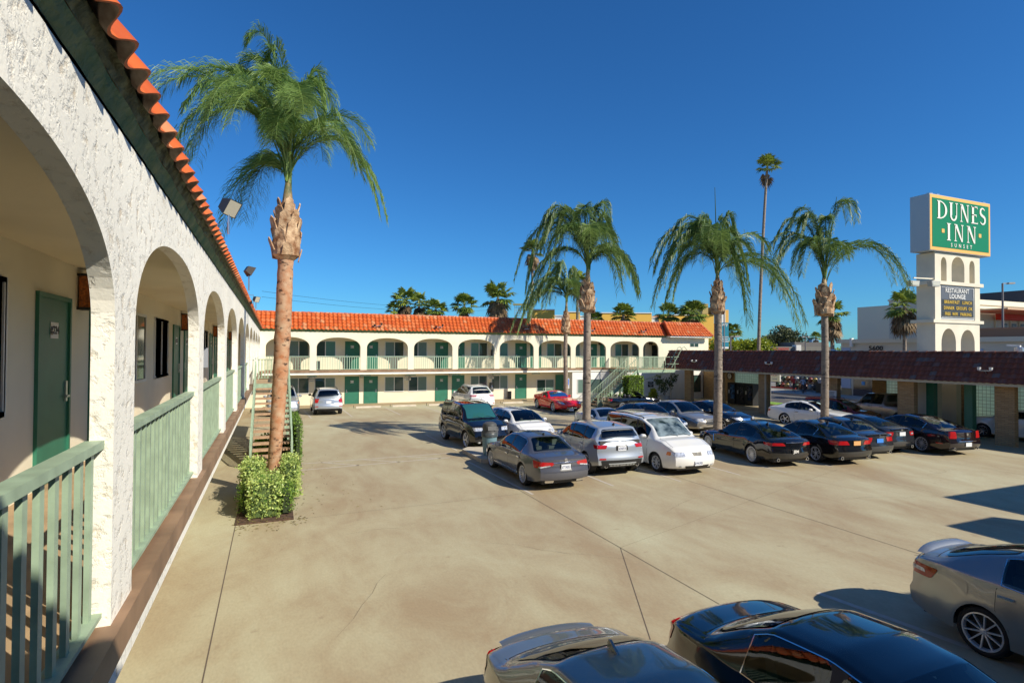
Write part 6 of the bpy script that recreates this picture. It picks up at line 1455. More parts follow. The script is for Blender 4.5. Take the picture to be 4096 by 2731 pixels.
RX = hatch(4.74, 1.885, 1.685, 1.1, 2.05, 3.95, .93, 3.67, .37, nz=.85, hz=1.08, bz=1.06, br=1.14, wroof=.63, tb=.14, paint=P_WHITE, side=[(1.5, 2.45), (2.52, 3.4), (3.47, 4.0)], doors=[(1.45, 2.45), (2.47, 3.4)], rim='5', rails=P_SILV, dlo=1, spoiler=(4.3, .05, .85),
    ends=front(.8, .92) + rear(.98, 1.12, .62, 1.30, tm=mat("tail_light_clear_red", (.45, .18, .2), .12, 0, .6, .7), low=(.32, .40)) + [("plate_recess", PTRIM, -.2, .2, -.2, .2, .78, .92, True, False), ("rear_reflector", PRED, .8, .95, .8, .95, .50, .55, True, True)], bars=[(.42, .965, .985, 1, M_CHROME, True)], plate_r=(.85, "", None), badge=[(True, 1.05)], rock=.30)
build_car(RX, "white SUV parked nose-in before the far wing, behind the black SUV", "SUV", loc=(13.25, 38.7), heading=358)
FE = sedan(4.56, 1.90, 1.31, 1.75, 2.45, 3.0, 3.65, 1.0, 3.67, .345, nz=.56, hz=.90, bz=.88, br=.98, dz=1.03, tz=.98, paint=P_RED, side=[(1.95, 2.95)], doors=[(1.75, 2.9)], rim='5d', seats=mat("seat_tan", (.45, .33, .20), .6), sticker=1,
    ends=[("headlight", PWH, .70, 1.02, .86, 1.50, .60, .74, False, True), ("grille", PTRIM, -.50, .50, -.46, .46, .28, .42, False, False)], bars=[(.46, .29, .36, 2, M_CHROME, False)], badge=[(False, .36)], plate_f=(.22, "", None))
def fer_x(S, root):
    p = S.pt_top(.28, 0, .01); m = MB(); m.lathe([(.0, -.004), (.035, -.004), (.035, .004), (0, .004)], 14, p); m.build("badge", mat("yellow_badge", (.8, .55, .05), .4), root)
FE['extra'] = fer_x
build_car(FE, "bright red sports coupe facing the camera below the far wing", "sports car", loc=(18.5, 35.5), heading=180)
CV = sedan(4.58, 1.78, 1.38, 1.5, 2.05, 3.6, 3.75, .85, 3.6, .33, hz=.95, bz=.92, br=.96, dz=.99, tz=.96, paint=P_BLACK, side=[(1.7, 2.6)], doors=[(1.6, 2.95)], rim='10', convertible=True, glass=mat("car_glass_windscreen", (.02, .05, .08), .03, 0, .9, .5), nowipe=1,
    ends=front(.60, .72, .2, .58, .70, PTRIM) + rear(.72, .86, .6, 1.2), badge=[(False, .72)])
build_car(CV, "black convertible with its roof down in front of the right-hand stairs", "convertible", loc=(25.45, 36.35), heading=98)

# --- driveway and carport
EC = sedan(4.7, 1.79, 1.40, 1.5, 2.4, 3.3, 4.15, .85, 3.61, .33, wroof=.56, paint=P_WHITE, side=[(1.7, 2.7), (2.77, 3.6)], doors=[(1.6, 2.95)], rim='5', sr=.09, sticker=1, sunroof=(2.45, 3.2), hm=M_CHROME, ends=front(.58, .72) + rear(.72, .84, .6, 1.25))
build_car(EC, "white two-door coupe with five-spoke wheels on the driveway by the rightmost palm", loc=(28.5, 23.1), heading=165)
RV = hatch(4.6, 1.81, 1.68, 1.15, 2.1, 4.0, .92, 3.58, .35, nz=.82, hz=1.08, paint=P_DRED, side=[(1.5, 2.4), (2.47, 3.3), (3.37, 4.0)], doors=[(1.45, 2.42), (2.44, 3.35)], rim='5', rails=P_DRED, ends=front(.76, .92, .3, .70, .84, PTRIM) + [("indicator", PAMB, 1.18, 1.36, 1.2, 1.36, .80, .90, False, True)], badge=[(False, .77)])
build_car(RV, "dark red SUV behind the white coupe on the driveway", "SUV", loc=(31.1, 23.4), heading=163)
PK = hatch(5.7, 1.95, 1.86, 1.45, 2.05, 3.55, 1.0, 4.5, .38, nz=.98, hz=1.18, bz=1.14, br=1.16, paint=P_BEIGE, side=[(1.85, 2.6), (2.68, 3.45)], doors=[(1.75, 2.65), (2.67, 3.5)], rim='5', hm=PTRIM, ends=front(.8, .98), rock=.35, nohood=1)
PK['prof'] = [(0, .96, .90, .86), (.1, 1.04, .98, .86), (1.1, 1.12, 1.05, .86), (1.45, 1.18, 1.10, .84), (1.8, 1.52, 1.14, .74), (2.1, 1.80, 1.14, .70), (2.8, 1.86, 1.15, .68), (3.50, 1.83, 1.16, .68), (3.62, 1.20, 1.14, .84), (3.7, 1.16, 1.12, .86), (5.6, 1.14, 1.10, .86), (5.7, 1.10, 1.06, .86)]
PK['gh'] = (1.45, 2.05, 3.45, 3.65)
build_car(PK, "pewter crew-cab pickup truck parked beyond the brick pillar", "pickup truck", loc=(36.3, 24.1), heading=4)
WS = hatch(4.9, 1.9, 1.55, 1.3, 2.2, 4.2, .95, 3.9, .36, nz=.85, hz=1.12, bz=1.08, paint=P_WHITE, side=[(1.7, 2.5), (2.57, 3.5)], doors=[(1.6, 2.52), (2.54, 3.5)], rim='steel', rimm=PRIM2, ends=front(.8, .95))
build_car(WS, "white car partly hidden by the rightmost brick pillar", loc=(35.6, 16.4), heading=3)

# --- nearest cars, bottom of the view
IN = sedan(4.75, 1.80, 1.45, 1.4, 2.3, 3.35, 4.2, .9, 3.75, .335, paint=P_WARM, side=[(1.65, 2.6), (2.67, 3.5)], doors=[(1.6, 2.62), (2.64, 3.5)], dlo=1, rim='10', fin=3.25, finm=P_WARM, ends=front(.6, .72) + rear(.74, .92, .60, 1.28), spoiler=(4.64, .02, .8), bars=[(.5, .93, .95, 1, P_WARM, True)])
build_car(IN, "taupe grey sedan with a shark-fin aerial at the bottom edge", loc=(2.90, 3.55), heading=180, group="cars parked below the camera")
BM = sedan(4.95, 1.86, 1.47, 1.5, 2.35, 3.45, 4.25, .9, 3.85, .34, paint=P_BLACK, side=[(1.75, 2.65), (2.72, 3.65)], doors=[(1.7, 2.68), (2.70, 3.6)], dlo=1, rim='5', mast=1.7, sr=.1, ends=front(.6, .72) + rear(.74, .92, .62, 1.15))
build_car(BM, "glossy black sedan with chrome window line, nearest the camera", loc=(5.22, 3.25), heading=180, group="cars parked below the camera")
SE = sedan(4.63, 1.77, 1.50, 1.25, 2.2, 3.2, 4.2, .88, 3.60, .335, nz=.70, hz=.98, bz=.96, br=1.04, dz=1.12, tz=1.08, paint=P_SENT, side=[(1.5, 2.4), (2.47, 3.35)], doors=[(1.45, 2.42), (2.44, 3.4)], dlo=1, rim='10', rimm=PRIM, spoiler=(4.5, .07, .86), hm=M_CHROME, ends=front(.66, .78) + rear(.82, .98, .55, 1.45, up=.62) + [("reverse_lamp", PWH, .72, 1.28, .74, 1.24, .88, .93, True, True)])
def sen_x(S, root):
    patch(lambda u, v: S.pt_side(3.78 + .2 * u, .76 + .18 * v, -1, .006), "fuel_flap", P_SENT, root, 8, 6, .04, .2, .18)
    patch(lambda u, v: S.pt_side(3.78 + .2 * u, .76 + .18 * v, 1, .006), "fuel_flap", P_SENT, root, 8, 6, .04, .2, .18)
SE['extra'] = sen_x
build_car(SE, "pale silver sedan with a boot spoiler at the lower right corner", loc=(9.90, 3.50), heading=180, group="cars parked below the camera")

# ------------------------------------------------------------------ street and far buildings
m = mat("asphalt", (.10, .095, .09), .85, noise=(.6, .25, 7), bump=(60, .4, 4, .006))
mb = MB(); mb.poly([(40.2, -60, -.33), (49.8, -60, -.33), (49.8, 300, -.33), (40.2, 300, -.33)]); tag(mb.build("road", m), kind="structure")
mb = MB(); mb.box(38.2, 40.2, -60, 300, -.5, -.20); tag(mb.build("pavement_near", mat("pavement_concrete", (.34, .26, .15), .85)), kind="structure")
mb = MB(); mb.box(49.8, 54.0, -60, 300, -.5, -.20); tag(mb.build("pavement_far", mat("pavement_grey", (.36, .34, .30), .85, noise=(.8, .15, 5))), kind="structure")
mb = MB(); mb.poly([(54.0, 41, -.21), (130, 41, -.21), (130, 200, -.21), (54.0, 200, -.21)]); tag(mb.build("forecourt", mat("asphalt_pale", (.20, .19, .17), .85, noise=(.6, .2, 6))), kind="structure")
mb = MB(); mb.box(55.9, 56.1, 47.5, 56, -.21, -.05); tag(mb.build("red_kerb", mat("red_kerb_paint", (.55, .05, .03), .7)), kind="structure")
mb = MB()
for k in range(8): mb.poly([(44.9, 10 + k * 9, -.326), (45.05, 10 + k * 9, -.326), (45.05, 14 + k * 9, -.326), (44.9, 14 + k * 9, -.326)])
tag(mb.build("lane_markings", mat("worn_white_line", (.62, .58, .50))), kind="structure")
g = mat("lawn", (.16, .30, .03), .9, noise=(6, .3, 5)); mb = MB(); mb.poly([(38.3, 31, -.19), (40, 31, -.19), (40, 37, -.19), (38.3, 37, -.19)]); tag(mb.build("grass_verge", g), kind="stuff")
mb = MB(); mb.poly([(32.8, 29.8, -.285), (38.2, 30.4, -.285), (38.2, 37, -.285), (32.8, 36, -.285)]); tag(mb.build("grass_strip", g), kind="stuff") if False else None

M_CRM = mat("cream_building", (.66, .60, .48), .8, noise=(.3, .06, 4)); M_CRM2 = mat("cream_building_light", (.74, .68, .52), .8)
t = thing("building", "long low cream building with dark 5600 numerals across the street", "building", (54, 30, -.2))
def bb(name, m, x0, x1, y0, y1, z0, z1, o=t): mb = MB(); mb.box(x0, x1, y0, y1, z0, z1); return mb.build(name, m, t)
t.location = (0, 0, 0)
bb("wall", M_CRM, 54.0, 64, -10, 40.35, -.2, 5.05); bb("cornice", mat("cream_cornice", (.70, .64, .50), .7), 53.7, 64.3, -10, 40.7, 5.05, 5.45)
for y in (38.9, 30.2, 21.2, 12.5): bb("drain_head", M_WHITE, 53.6, 53.9, y, y + .25, 4.7, 5.55)
for y0, y1 in ((39.3, 40.3), (27.7, 30.0), (19.6, 21.4), (36.9, 37.0)):
    if y1 - y0 > .5: f = bb("shutter", mat("pale_blue_shutter", (.40, .48, .62), .6), 53.93, 53.99, y0, y1, .5 if y0 > 39 else 3.2, 4.5 if y0 < 39 else 4.6)
bb("plinth", mat("tan_plinth", (.34, .26, .14), .8), 53.9, 53.995, 39.2, 40.3, -.2, .48); sg = bb("shopfront", mat("shop_glass", (.02, .025, .03), .08, 0, .8), 53.95, 53.99, 36.6, 39.0, .45, 1.9)
bb("shop_sign", mat("lit_blue_sign", (.05, .3, .6), .4), 53.90, 53.945, 37.8, 38.1, .9, 1.25); bb("stall_riser", mat("dark_riser", (.05, .045, .055), .7), 53.92, 53.985, 36.6, 39.0, -.2, .44)
bb("door_panel", mat("green_panel", (.22, .36, .08), .5), 53.93, 53.97, 36.7, 36.9, .9, 1.9)
add_text("street_number", "5600", .62, (53.94, 36.68, 4.52), M_INK, t, rz=-pi / 2, ext=.01, bold=.015, sx=1.15); base_of(t, (58, 20, -.2))
t = thing("building", "tall plain cream block rising behind the street palm and the sign tower", "building"); bb("wall", M_CRM, 75, 77, 40.5, 49.2, -.2, 10.9)
for y in (44.5, 41.2): bb("pipe", M_CRM2, 74.8, 74.98, y, y + .2, 0, 10.5)
bb("parapet", mat("cream_cornice", (.5, .47, .4)), 74.9, 77.1, 40.4, 49.3, 10.9, 11.1); base_of(t, (76, 45, -.2))
t = thing("building", "sunlit cream building with red canopy and barred windows at the right edge", "building")
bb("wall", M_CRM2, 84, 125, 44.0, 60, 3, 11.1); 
for z in (9.9, 10.4): bb("moulding", mat("cream_cornice", (.5, .47, .4)), 83.9, 125, 43.85, 43.99, z, z + .18)
bb("canopy", mat("canopy_tan", (.60, .40, .24), .7), 80, 125, 38.5, 43.8, 9.3, 9.5); bb("canopy_face", mat("canopy_red", (.62, .03, .012), .6), 88, 125, 42.9, 43.7, 8.5, 9.29)
bb("canopy_soffit", mat("soffit_orange", (.60, .13, .04), .7), 80.1, 124.9, 38.6, 42.89, 9.22, 9.295)
for x in (90.2, 92.3, 94.4, 97):
    w_ = bb("window", mat("dark_barred_glass", (.10, .09, .09), .4), x, x + 1.0, 43.93, 43.99, 6.5, 8.1)
    for z in (6.9, 7.3, 7.7): mb = MB(); mb.box(x, x + 1, 43.88, 43.92, z, z + .05); mb.build("bar", M_WHITE, w_)
for x in (88.3, 91.7, 93.8): bb("downpipe", M_CRM2, x, x + .2, 43.8, 43.98, 5, 9)
base_of(t, (95, 50, -.2))
t = thing("building", "brown brick parapet building below the red canopy at the right edge", "building"); bb("wall", mat("brown_parapet", (.16, .11, .085), .8), 66, 100, 8, 38, -.2, 6.5); bb("coping", mat("brown_coping", (.20, .13, .10), .8), 65.9, 100, 7.9, 38.1, 6.5, 6.65); base_of(t, (80, 20, -.2))
t = thing("building", "dark flat-topped building with roof railing at the far right", "building"); bb("wall", mat("dark_grey_wall", (.09, .08, .085), .8), 134, 190, 50, 72, 0, 16.3)
mb = MB()
for x in (118, 119.6, 121.2): mb.bar((x, 66, 11), (x, 66, 15.5), .15, .15)
for z in (14, 15.5): mb.bar((118, 66, z), (121.2, 66, z), .15, .15)
mb.build("roof_railing", M_STEEL, t); base_of(t, (150, 60, 0))
t = thing("building", "grey building with red LEVEL PARKING lettering across the street", "building"); p = at_d(1800, 100)
T_ = lambda R_, D_, z: tuple(Vector((AWY * (100 + D_) + RGT * R_)) + Vector((0, 0, z)))
def pb(name, m, R0_, R1_, D0_, D1_, z0, z1): mb = MB(T_); mb.box(R0_, R1_, D0_, D1_, z0, z1); return mb.build(name, m, t)
K = lambda du, dep=100: (du * 4096 / 2352 - 2048) / 2256.87 * dep
pb("wall", mat("grey_building_wall", (.22, .21, .18), .8), K(1768), K(1912), 0, 12, -.3, 5.05); pb("roof", mat("grey_roof", (.16, .15, .14), .8), K(1845), K(1912), 3, 12, 5.05, 5.9)
pb("corner_pier", M_WHITE, K(1826), K(1837), -.5, 1, -.3, 5.35); pb("street_wall", mat("grey_building_wall", (.22, .21, .18)), K(1690), K(1767.5), 2, 12, -.3, 5.2)
V, Fc = text_mesh("LEVEL PARKING", .62, ext=.02, bold=.02, sx=.72); o = mesh_obj("lettering", V, Fc, mat("red_lettering", (.45, .05, .03), .6), t); o.location = T_(K(1790), -.3, 4.62); o.rotation_euler = (0, 0, -.401)
base_of(t, T_(K(1830), 5, -.3))
t = thing("skyscraper", "faint blue downtown tower on the horizon", "skyscraper"); T_ = lambda R_, D_, z: tuple(Vector((AWY * (2500 + D_) + RGT * R_)) + Vector((0, 0, z)))
pb("shaft", mat("hazy_blue_tower", (.20, .34, .48), .9), K(1865, 2500), K(1881, 2500), 0, 40, -5, 62); pb("shaft", mat("hazy_blue_tower", (.2, .34, .48)), K(1870, 2500), K(1878, 2500), 5, 35, 62, 66); base_of(t, T_(K(1873, 2500), 20, 0))  # distance haze is put into the tower's pale blue colour
# yellow building behind the motel
t = thing("building", "bright yellow modern building with white parapets behind the motel", "building"); M_YB = mat("yellow_render", (.80, .46, .07), .7); M_YW = mat("white_render", (.66, .70, .68), .7)
T_ = lambda R_, D_, z: tuple(Vector((AWY * (78 + D_) + RGT * R_)) + Vector((0, 0, z))); KK = lambda du: K(du, 78)
for i, (a, b, zt, mm) in enumerate(((1216, 1274, 9.75, M_YB), (1274, 1306, 8.95, M_YW), (1306, 1332, 9.45, M_YB), (1332, 1382, 8.9, M_YW), (1382, 1497, 9.35, M_YB), (1497, 1514, 8.75, M_YW), (1514, 1590, 9.1, M_YB))):
    pb("wall", mm, KK(a), KK(b) - .01, .3 * (i % 2), 14, 0, zt); pb("parapet", M_WHITE, KK(a) - .05, KK(b), .3 * (i % 2) - .1, 14, zt, zt + .12)
pb("wall", M_YB, KK(1590), KK(1634), -1, 10, 0, 9.2); pb("wall", mat("yellow_shade", (.50, .36, .12), .7), KK(1605), KK(1618), -1.5, 8, 9.2, 10.6); pb("wall", mat("dark_recess", (.05, .05, .06), .5), KK(1628), KK(1636), -1.2, 6, 9.2, 10.2)
pb("window_band", mat("dark_recess", (.05, .05, .06)), KK(1590), KK(1618), -1.1, -1.01, 4.1, 5.2); pb("balcony", mat("red_brown", (.25, .06, .04), .7), KK(1634.5), KK(1660), 0, 8, 0, 8.0)
base_of(t, T_(KK(1420), 5, 0))
t = thing("roof_cage", "metal mesh cage with a beam on the roof behind the large fan palm", "roof cage"); T_ = lambda R_, D_, z: tuple(Vector((AWY * (60 + D_) + RGT * R_)) + Vector((0, 0, z))); K6 = lambda du: K(du, 60); mb = MB(T_)
for k in range(9): mb.box(K6(1182) + .22 * k - .02, K6(1182) + .22 * k + .02, 0, .04, 6, 9.0)
for k in range(6): mb.box(K6(1182), K6(1182) + 1.78, 0, .04, 7.2 + .3 * k, 7.24 + .3 * k)
mb.build("mesh_screen", mat("grey_steel_mesh", (.25, .25, .22), .6), t); mb = MB(T_); mb.box(K6(1178), K6(1216), -.2, .3, 8.95, 9.12); mb.build("beam", mat("olive_beam", (.25, .24, .10), .7), t); base_of(t, T_(K6(1195), 0, 6))

# street lamps, banner, signs
def lamp_post(label, du, dep, h, arms, w=.12):
    B = Vector(at_d(du, dep)); t = thing("street_lamp", label, "street lamp", B, 0, "street lamps beyond the carport"); mb = MB(); mb.tube([(0, 0, 0), (0, 0, h)], [w, w * .7], 8); mb.build("pole", mat("lamp_pole_grey", (.16, .15, .15), .6), t)
    for a in arms: mb = MB(); mb.bar((0, 0, h), tuple(RGT * a * .5 + UPV * h), .08, .08); mb.bar(tuple(RGT * a * .45 + UPV * h), tuple(RGT * a + UPV * (h + .02)), .4, .16); mb.build("lamp_head", mat("lamp_head_grey", (.34, .33, .30), .5), t)
    return t
lamp_post("tall street lamp with one arm right of the sign tower", 2304, 58, 11.6, (1.15,), .13)
lamp_post("double-headed lamp post in front of the yellow building", 1606, 62, 5.0, (1.0, -1.0), .1)
lamp_post("dark lamp post with one hooded head beside the banner", 1678, 58, 6.0, (.9,), .1)
lamp_post("box-headed lamp post above the carport ridge", 1850, 70, 6.3, (.45, -.45), .1)
B = Vector(at_d(1663, 48)); t = thing("street_banner", "teal street banner reading Autry with a white and yellow top, beside the palm trunk", "banner", B)
mb = MB(); mb.tube([(0, 0, 0), (0, 0, 9)], [.1, .07], 8); mb.build("pole", mat("lamp_pole_grey", (.16, .15, .15)), t)
q = atan2(-RGT.x, 1) * 0 - .401
def bn(name, x0, x1, z0, z1, m, off=0.): mb = MB(); mb.box(x0, x1, -.05 - off, -.03 - off, z0, z1); o = mb.build(name, m, t); o.rotation_euler = (0, 0, q); return o
bn("banner_cloth", -.62, .38, 4.85, 6.9, mat("banner_teal", (.01, .22, .30), .6)); bn("banner_top", -.62, .1, 6.91, 8.0, M_WHITE); bn("banner_stripe", .101, .38, 6.91, 8.0, mat("banner_yellow", (.80, .45, .10), .6)); bn("banner_hem", -.62, .38, 4.7, 4.849, M_WHITE)
for tx, z, s in (("Autry", 6.75, .34), ("NATIVE NORTH", 5.68, .13), ("AMERICAN", 5.5, .17), ("BEADWORK", 5.3, .17)):
    V, Fc = text_mesh(tx, s, ext=.004, bold=.004); o = mesh_obj("lettering", V, Fc, M_WHITE, t); o.rotation_euler = (0, 0, q); o.location = Vector((cos(q) * -.1 + sin(q) * .06, sin(q) * -.1 - cos(q) * .06, z))
# approved sign on the near pavement
t = thing("motel_rating_sign", "white hanging sign with a red three-A emblem seen under the carport", "sign", (40.6, 36.6, -.2)); mb = MB(); mb.bar((0, .5, 0), (0, .5, 2.7), .08, .08); mb.bar((0, .5, 2.65), (0, -.6, 2.65), .06, .06); mb.build("post", M_STEEL, t)
mb = MB(); mb.box(-.04, .04, -.55, .42, 1.75, 2.6); p_ = mb.build("panel", M_WHITE, t)
add_text("emblem", "AAA", .30, (-.045, .05, 2.38), mat("red_lettering", (.45, .05, .03)), p_, rz=-pi / 2, ext=.004, bold=.006); mb = MB(); mb.lathe([(.30, -.052), (.325, -.052), (.325, -.045), (.30, -.045)], 24, (0, 0, 0), 'x', close=True); o = mb.build("emblem_ring", mat("red_lettering", (.45, .05, .03)), p_); o.location = (0, .05, 2.36); o.scale = (1, 1, .45)
add_text("emblem", "Approved", .13, (-.045, .0, 1.98), mat("blue_lettering", (.02, .08, .4), .6), p_, rz=-pi / 2, ext=.004)

# people, planters and patio across the road
SK = {}
def person(label, loc, rz, shirt, legs, skin=(.35, .20, .13), hair=(.03, .02, .015), h=1.72, stride=.14, arm=(.05, .1), hat=None, hold=None):
    t = thing("person", label, "person", loc, rz, "people on the far pavement"); k = h / 1.72
    J = {'pel': (0, 0, .95), 'sp': (0, 0, 1.12), 'ch': (0, 0, 1.34), 'nk': (0, -.01, 1.47), 'hd': (0, -.02, 1.58), 'ht': (0, -.02, 1.68)}
    E = [('pel', 'sp'), ('sp', 'ch'), ('ch', 'nk'), ('nk', 'hd'), ('hd', 'ht')]; Rr = {'pel': .135, 'sp': .12, 'ch': .145, 'nk': .055, 'hd': .085, 'ht': .06}
    for s, n_ in ((1, 'l'), (-1, 'r')):
        J.update({n_ + 'hp': (s * .09, 0, .90), n_ + 'kn': (s * .10, -s * stride * .4 - .03, .50), n_ + 'an': (s * .10, -s * stride + .02, .09), n_ + 'to': (s * .11, -s * stride - .13, .035),
                  n_ + 'sh': (s * .19, 0, 1.39), n_ + 'el': (s * .25, arm[0], 1.12), n_ + 'wr': (s * .24, -arm[1] - (.2 if hold else 0), .92 + (.25 if hold else 0)), n_ + 'ha': (s * .235, -arm[1] - .05 - (.22 if hold else 0), .83 + (.27 if hold else 0))})
        E += [('pel', n_ + 'hp'), (n_ + 'hp', n_ + 'kn'), (n_ + 'kn', n_ + 'an'), (n_ + 'an', n_ + 'to'), ('ch', n_ + 'sh'), (n_ + 'sh', n_ + 'el'), (n_ + 'el', n_ + 'wr'), (n_ + 'wr', n_ + 'ha')]
        Rr.update({n_ + 'hp': .095, n_ + 'kn': .065, n_ + 'an': .045, n_ + 'to': .035, n_ + 'sh': .065, n_ + 'el': .045, n_ + 'wr': .032, n_ + 'ha': .04})
    names = list(J); me = bpy.data.meshes.new("body"); me.from_pydata([tuple(v * k for v in J[n_]) for n_ in names], [(names.index(a), names.index(b)) for a, b in E], [])
    o = bpy.data.objects.new("body", me); link(o); md = o.modifiers.new("skin", 'SKIN'); o.modifiers.new("sub", 'SUBSURF').levels = 1
    for i, n_ in enumerate(names): r = Rr[n_] * k; me.skin_vertices[0].data[i].radius = (r, r * .8); me.skin_vertices[0].data[i].use_root = (n_ == 'pel')
    dg = bpy.context.evaluated_depsgraph_get(); dg.update(); m2 = bpy.data.meshes.new_from_object(o.evaluated_get(dg)); bpy.data.objects.remove(o)
    for mm in (mat("skin_%d" % int(skin[0] * 100), skin, .6), mat("cloth_%d_%d_%d" % tuple(int(c * 99) for c in shirt), shirt, .8), mat("cloth_%d_%d_%d" % tuple(int(c * 99) for c in legs), legs, .8), M_BLACK): m2.materials.append(mm)
    for p in m2.polygons:
        z = p.center.z / k; x = abs(p.center.x) / k; p.use_smooth = True; p.material_index = 3 if z < .075 else 2 if z < .94 and x < .2 else 1 if z < 1.45 and (x < .19 or z > 1.08) else 0
    b = link(bpy.data.objects.new("body", m2), t); mb = MB(); mb.lathe([(.0, .0), (.095, .0), (.10, .05), (.075, .11), (0, .13)], 12, (0, .0, 1.60 * k)); mb.build("hair" if not hat else "hat", mat("hair_dark", hair, .8) if not hat else mat("hat_cloth", hat, .8), t, smooth=True); return t
person("person in a red shirt and dark trousers walking on the far pavement", (51.9, 44.3, -.2), 2.2, (.45, .03, .03), (.03, .03, .04))
person("person in a pale jacket and dark trousers walking in front of the patio fence", (51.2, 42.6, -.2), 1.9, (.30, .36, .48), (.015, .02, .035), hat=(.4, .38, .3))
person("person in a light shirt and jeans leaning at the black patio counter", (53.0, 41.7, -.2), 3.0, (.55, .58, .68), (.05, .09, .16), hold=1)
person("person in dark clothes close behind the one in the pale jacket", (52.0, 43.0, -.2), 2.1, (.04, .05, .06), (.02, .02, .03))
cols = [(.22, .05, .03), (.35, .25, .06), (.45, .43, .40), (.04, .04, .04), (.07, .11, .06), (.30, .13, .05)]
for k in range(22):
    row = k % 2; y = 44.2 + .62 * (k // 2) + .3 * row; c = cols[(k * 5 + k // 3) % 6]; nm = ["orange-red", "yellow", "white", "black", "dark green", "orange"][(k * 5 + k // 3) % 6]
    t = thing("garden_urn", "small round %s urn, %s row, %s from the left across the road" % (nm, ["front", "back"][row], ["first", "second", "third", "fourth", "fifth", "sixth", "seventh", "eighth", "ninth", "tenth", "eleventh"][10 - k // 2]), "urn", (56.5 + 1.2 * row, y, -.2 + .75 * row), 0, "round %s urns on display across the road" % nm)
    mb = MB(); mb.lathe([(.12, 0), (.26, .15), (.30, .36), (.22, .55), (.15, .6), (.20, .66), (.12, .66)], 12); mb.build("urn", mat("glaze_" + nm.replace("-", "_").replace(" ", "_"), c, .3), t, smooth=True, sharp=50)
mb = MB(); mb.box(57.3, 58.1, 43.5, 52, .42, .54)
t = thing("display_bench", "long low bench carrying the back row of urns", "bench"); mb.build("shelf", mat("bench_wood", (.2, .14, .09), .8), t)
for y in (44, 47.5, 51.5): mb = MB(); mb.box(57.35, 58.05, y, y + .1, -.2, .42); mb.build("leg", M_BLACK, t)
base_of(t, (57.7, 47.5, -.2))
t = thing("patio_fence", "black railing and dark counter panels along the far pavement", "fence"); mb = MB(); mb.box(53.75, 53.85, 40.6, 43.1, -.2, .95); mb.build("counter_panel", M_BLACK, t)
mb = MB()
for k in range(26): mb.box(53.78, 53.81, 43.2 + .16 * k, 43.23 + .16 * k, -.2, .85)
mb.box(53.77, 53.83, 43.1, 47.4, .85, .9); mb.build("railing", M_BLACK, t); base_of(t, (53.8, 43.5, -.2))

# ------------------------------------------------------------------ small things in the lot
mb = MB(); mb.extr([(7.15, 19.75, 0), (7.5, 19.6, 0), (9.4, 19.6, 0), (9.4, 22.4, 0), (7.5, 22.4, 0), (7.15, 22.0, 0)], (0, 0, .15))
tag(mb.build("concrete_island", M_CONC), "low pale concrete island under the trash can", "kerb island")
t = thing("trash_can", "grey-blue round trash can with a domed black lid on the concrete island", "trash can", (7.75, 20.45, .15))
mb = MB(); mb.lathe([(.24, 0), (.25, .02), (.29, .78), (.0, .78)], 24); mb.build("barrel", mat("trash_blue_grey", (.16, .27, .30), .5), t, smooth=True, sharp=40)
mb = MB(); mb.lathe([(.31, .70), (.32, .84), (.30, .86), (.28, .70)], 24, close=True); mb.build("bin_liner", mat("bin_liner", (.06, .07, .07), .35), t, smooth=True, sharp=50)
mb = MB(); mb.lathe([(.31, .86), (.30, .92), (.27, .93), (.27, 1.12), (.25, 1.2), (.15, 1.26), (0, 1.28)], 24); mb.build("lid", mat("lid_grey", (.075, .075, .07), .5), t, smooth=True, sharp=40)
mb = MB(); mb.box(-.17, .17, -.285, -.262, .96, 1.12); mb.build("flap", mat("flap_grey", (.14, .14, .135), .5), t)
for i, (x, y, w) in enumerate(((5.5, 41.45, "leftmost, right of the silver SUV"), (8.1, 41.5, "second, in the empty stalls"), (10.8, 41.45, "third, left of the white SUV"), (16.6, 41.0, "rightmost, behind the red coupe"))):
    t = thing("wheel_stop", "low concrete wheel stop by the far wall, " + w, "wheel stop", (x, y, .0), 0, "concrete wheel stops along the far wing"); mb = MB(); mb.extr([(0, -.09, 0), (0, .09, 0), (0, .06, .12), (0, -.06, .12)], (1.75, 0, 0)); mb.build("concrete_bar", M_CONC, t)
    mb = MB(); mb.bar((-.15, 0, 0), (-.15, 0, .2), .03, .03); mb.build("steel_pin", M_BLACK, t)
t = thing("disabled_parking_sign", "blue and white wheelchair parking sign on a post by the slender palm", "sign", (22.35, 41.2, -.1)); mb = MB(); mb.bar((0, 0, 0), (0, 0, 2.0), .06, .06); mb.build("post", M_STEEL, t)
mb = MB(); mb.box(-.26, .26, -.055, -.035, 1.15, 1.98); mb.build("plate", M_WHITE, t); mb = MB(); mb.box(-.22, .22, -.062, -.056, 1.42, 1.93); bl = mb.build("blue_field", mat("sign_blue", (.01, .13, .62), .4), t)
mb = MB(); mb.lathe([(.0, -.004), (.035, -.004), (.035, .0), (0, .0)], 12, (-.03, -.065, 1.87), 'y'); mb.bar((-.03, -.066, 1.83), (-.02, -.066, 1.66), .03, .006, (0, 1, 0)); mb.bar((-.02, -.067, 1.66), (.08, -.067, 1.66), .03, .006, (0, 1, 0)); mb.bar((.08, -.068, 1.66), (.13, -.068, 1.52), .03, .006, (0, 1, 0)); mb.bar((-.03, -.0685, 1.76), (.06, -.0685, 1.76), .025, .006, (0, 1, 0))
pr = [Vector((-.02 + .115 * cos(a), -.0665, 1.60 + .115 * sin(a))) for a in np.linspace(radians(100), radians(400), 18)]
for a, b_ in zip(pr[:-1], pr[1:]): mb.bar(a, b_, .025, .006, (0, 1, 0))
mb.build("wheelchair_symbol", M_WHITE, bl); add_text("wording", "PARKING ONLY", .07, (0, -.062, 1.30), mat("sign_blue", (.01, .13, .62)), t, ext=.002, bold=.002)
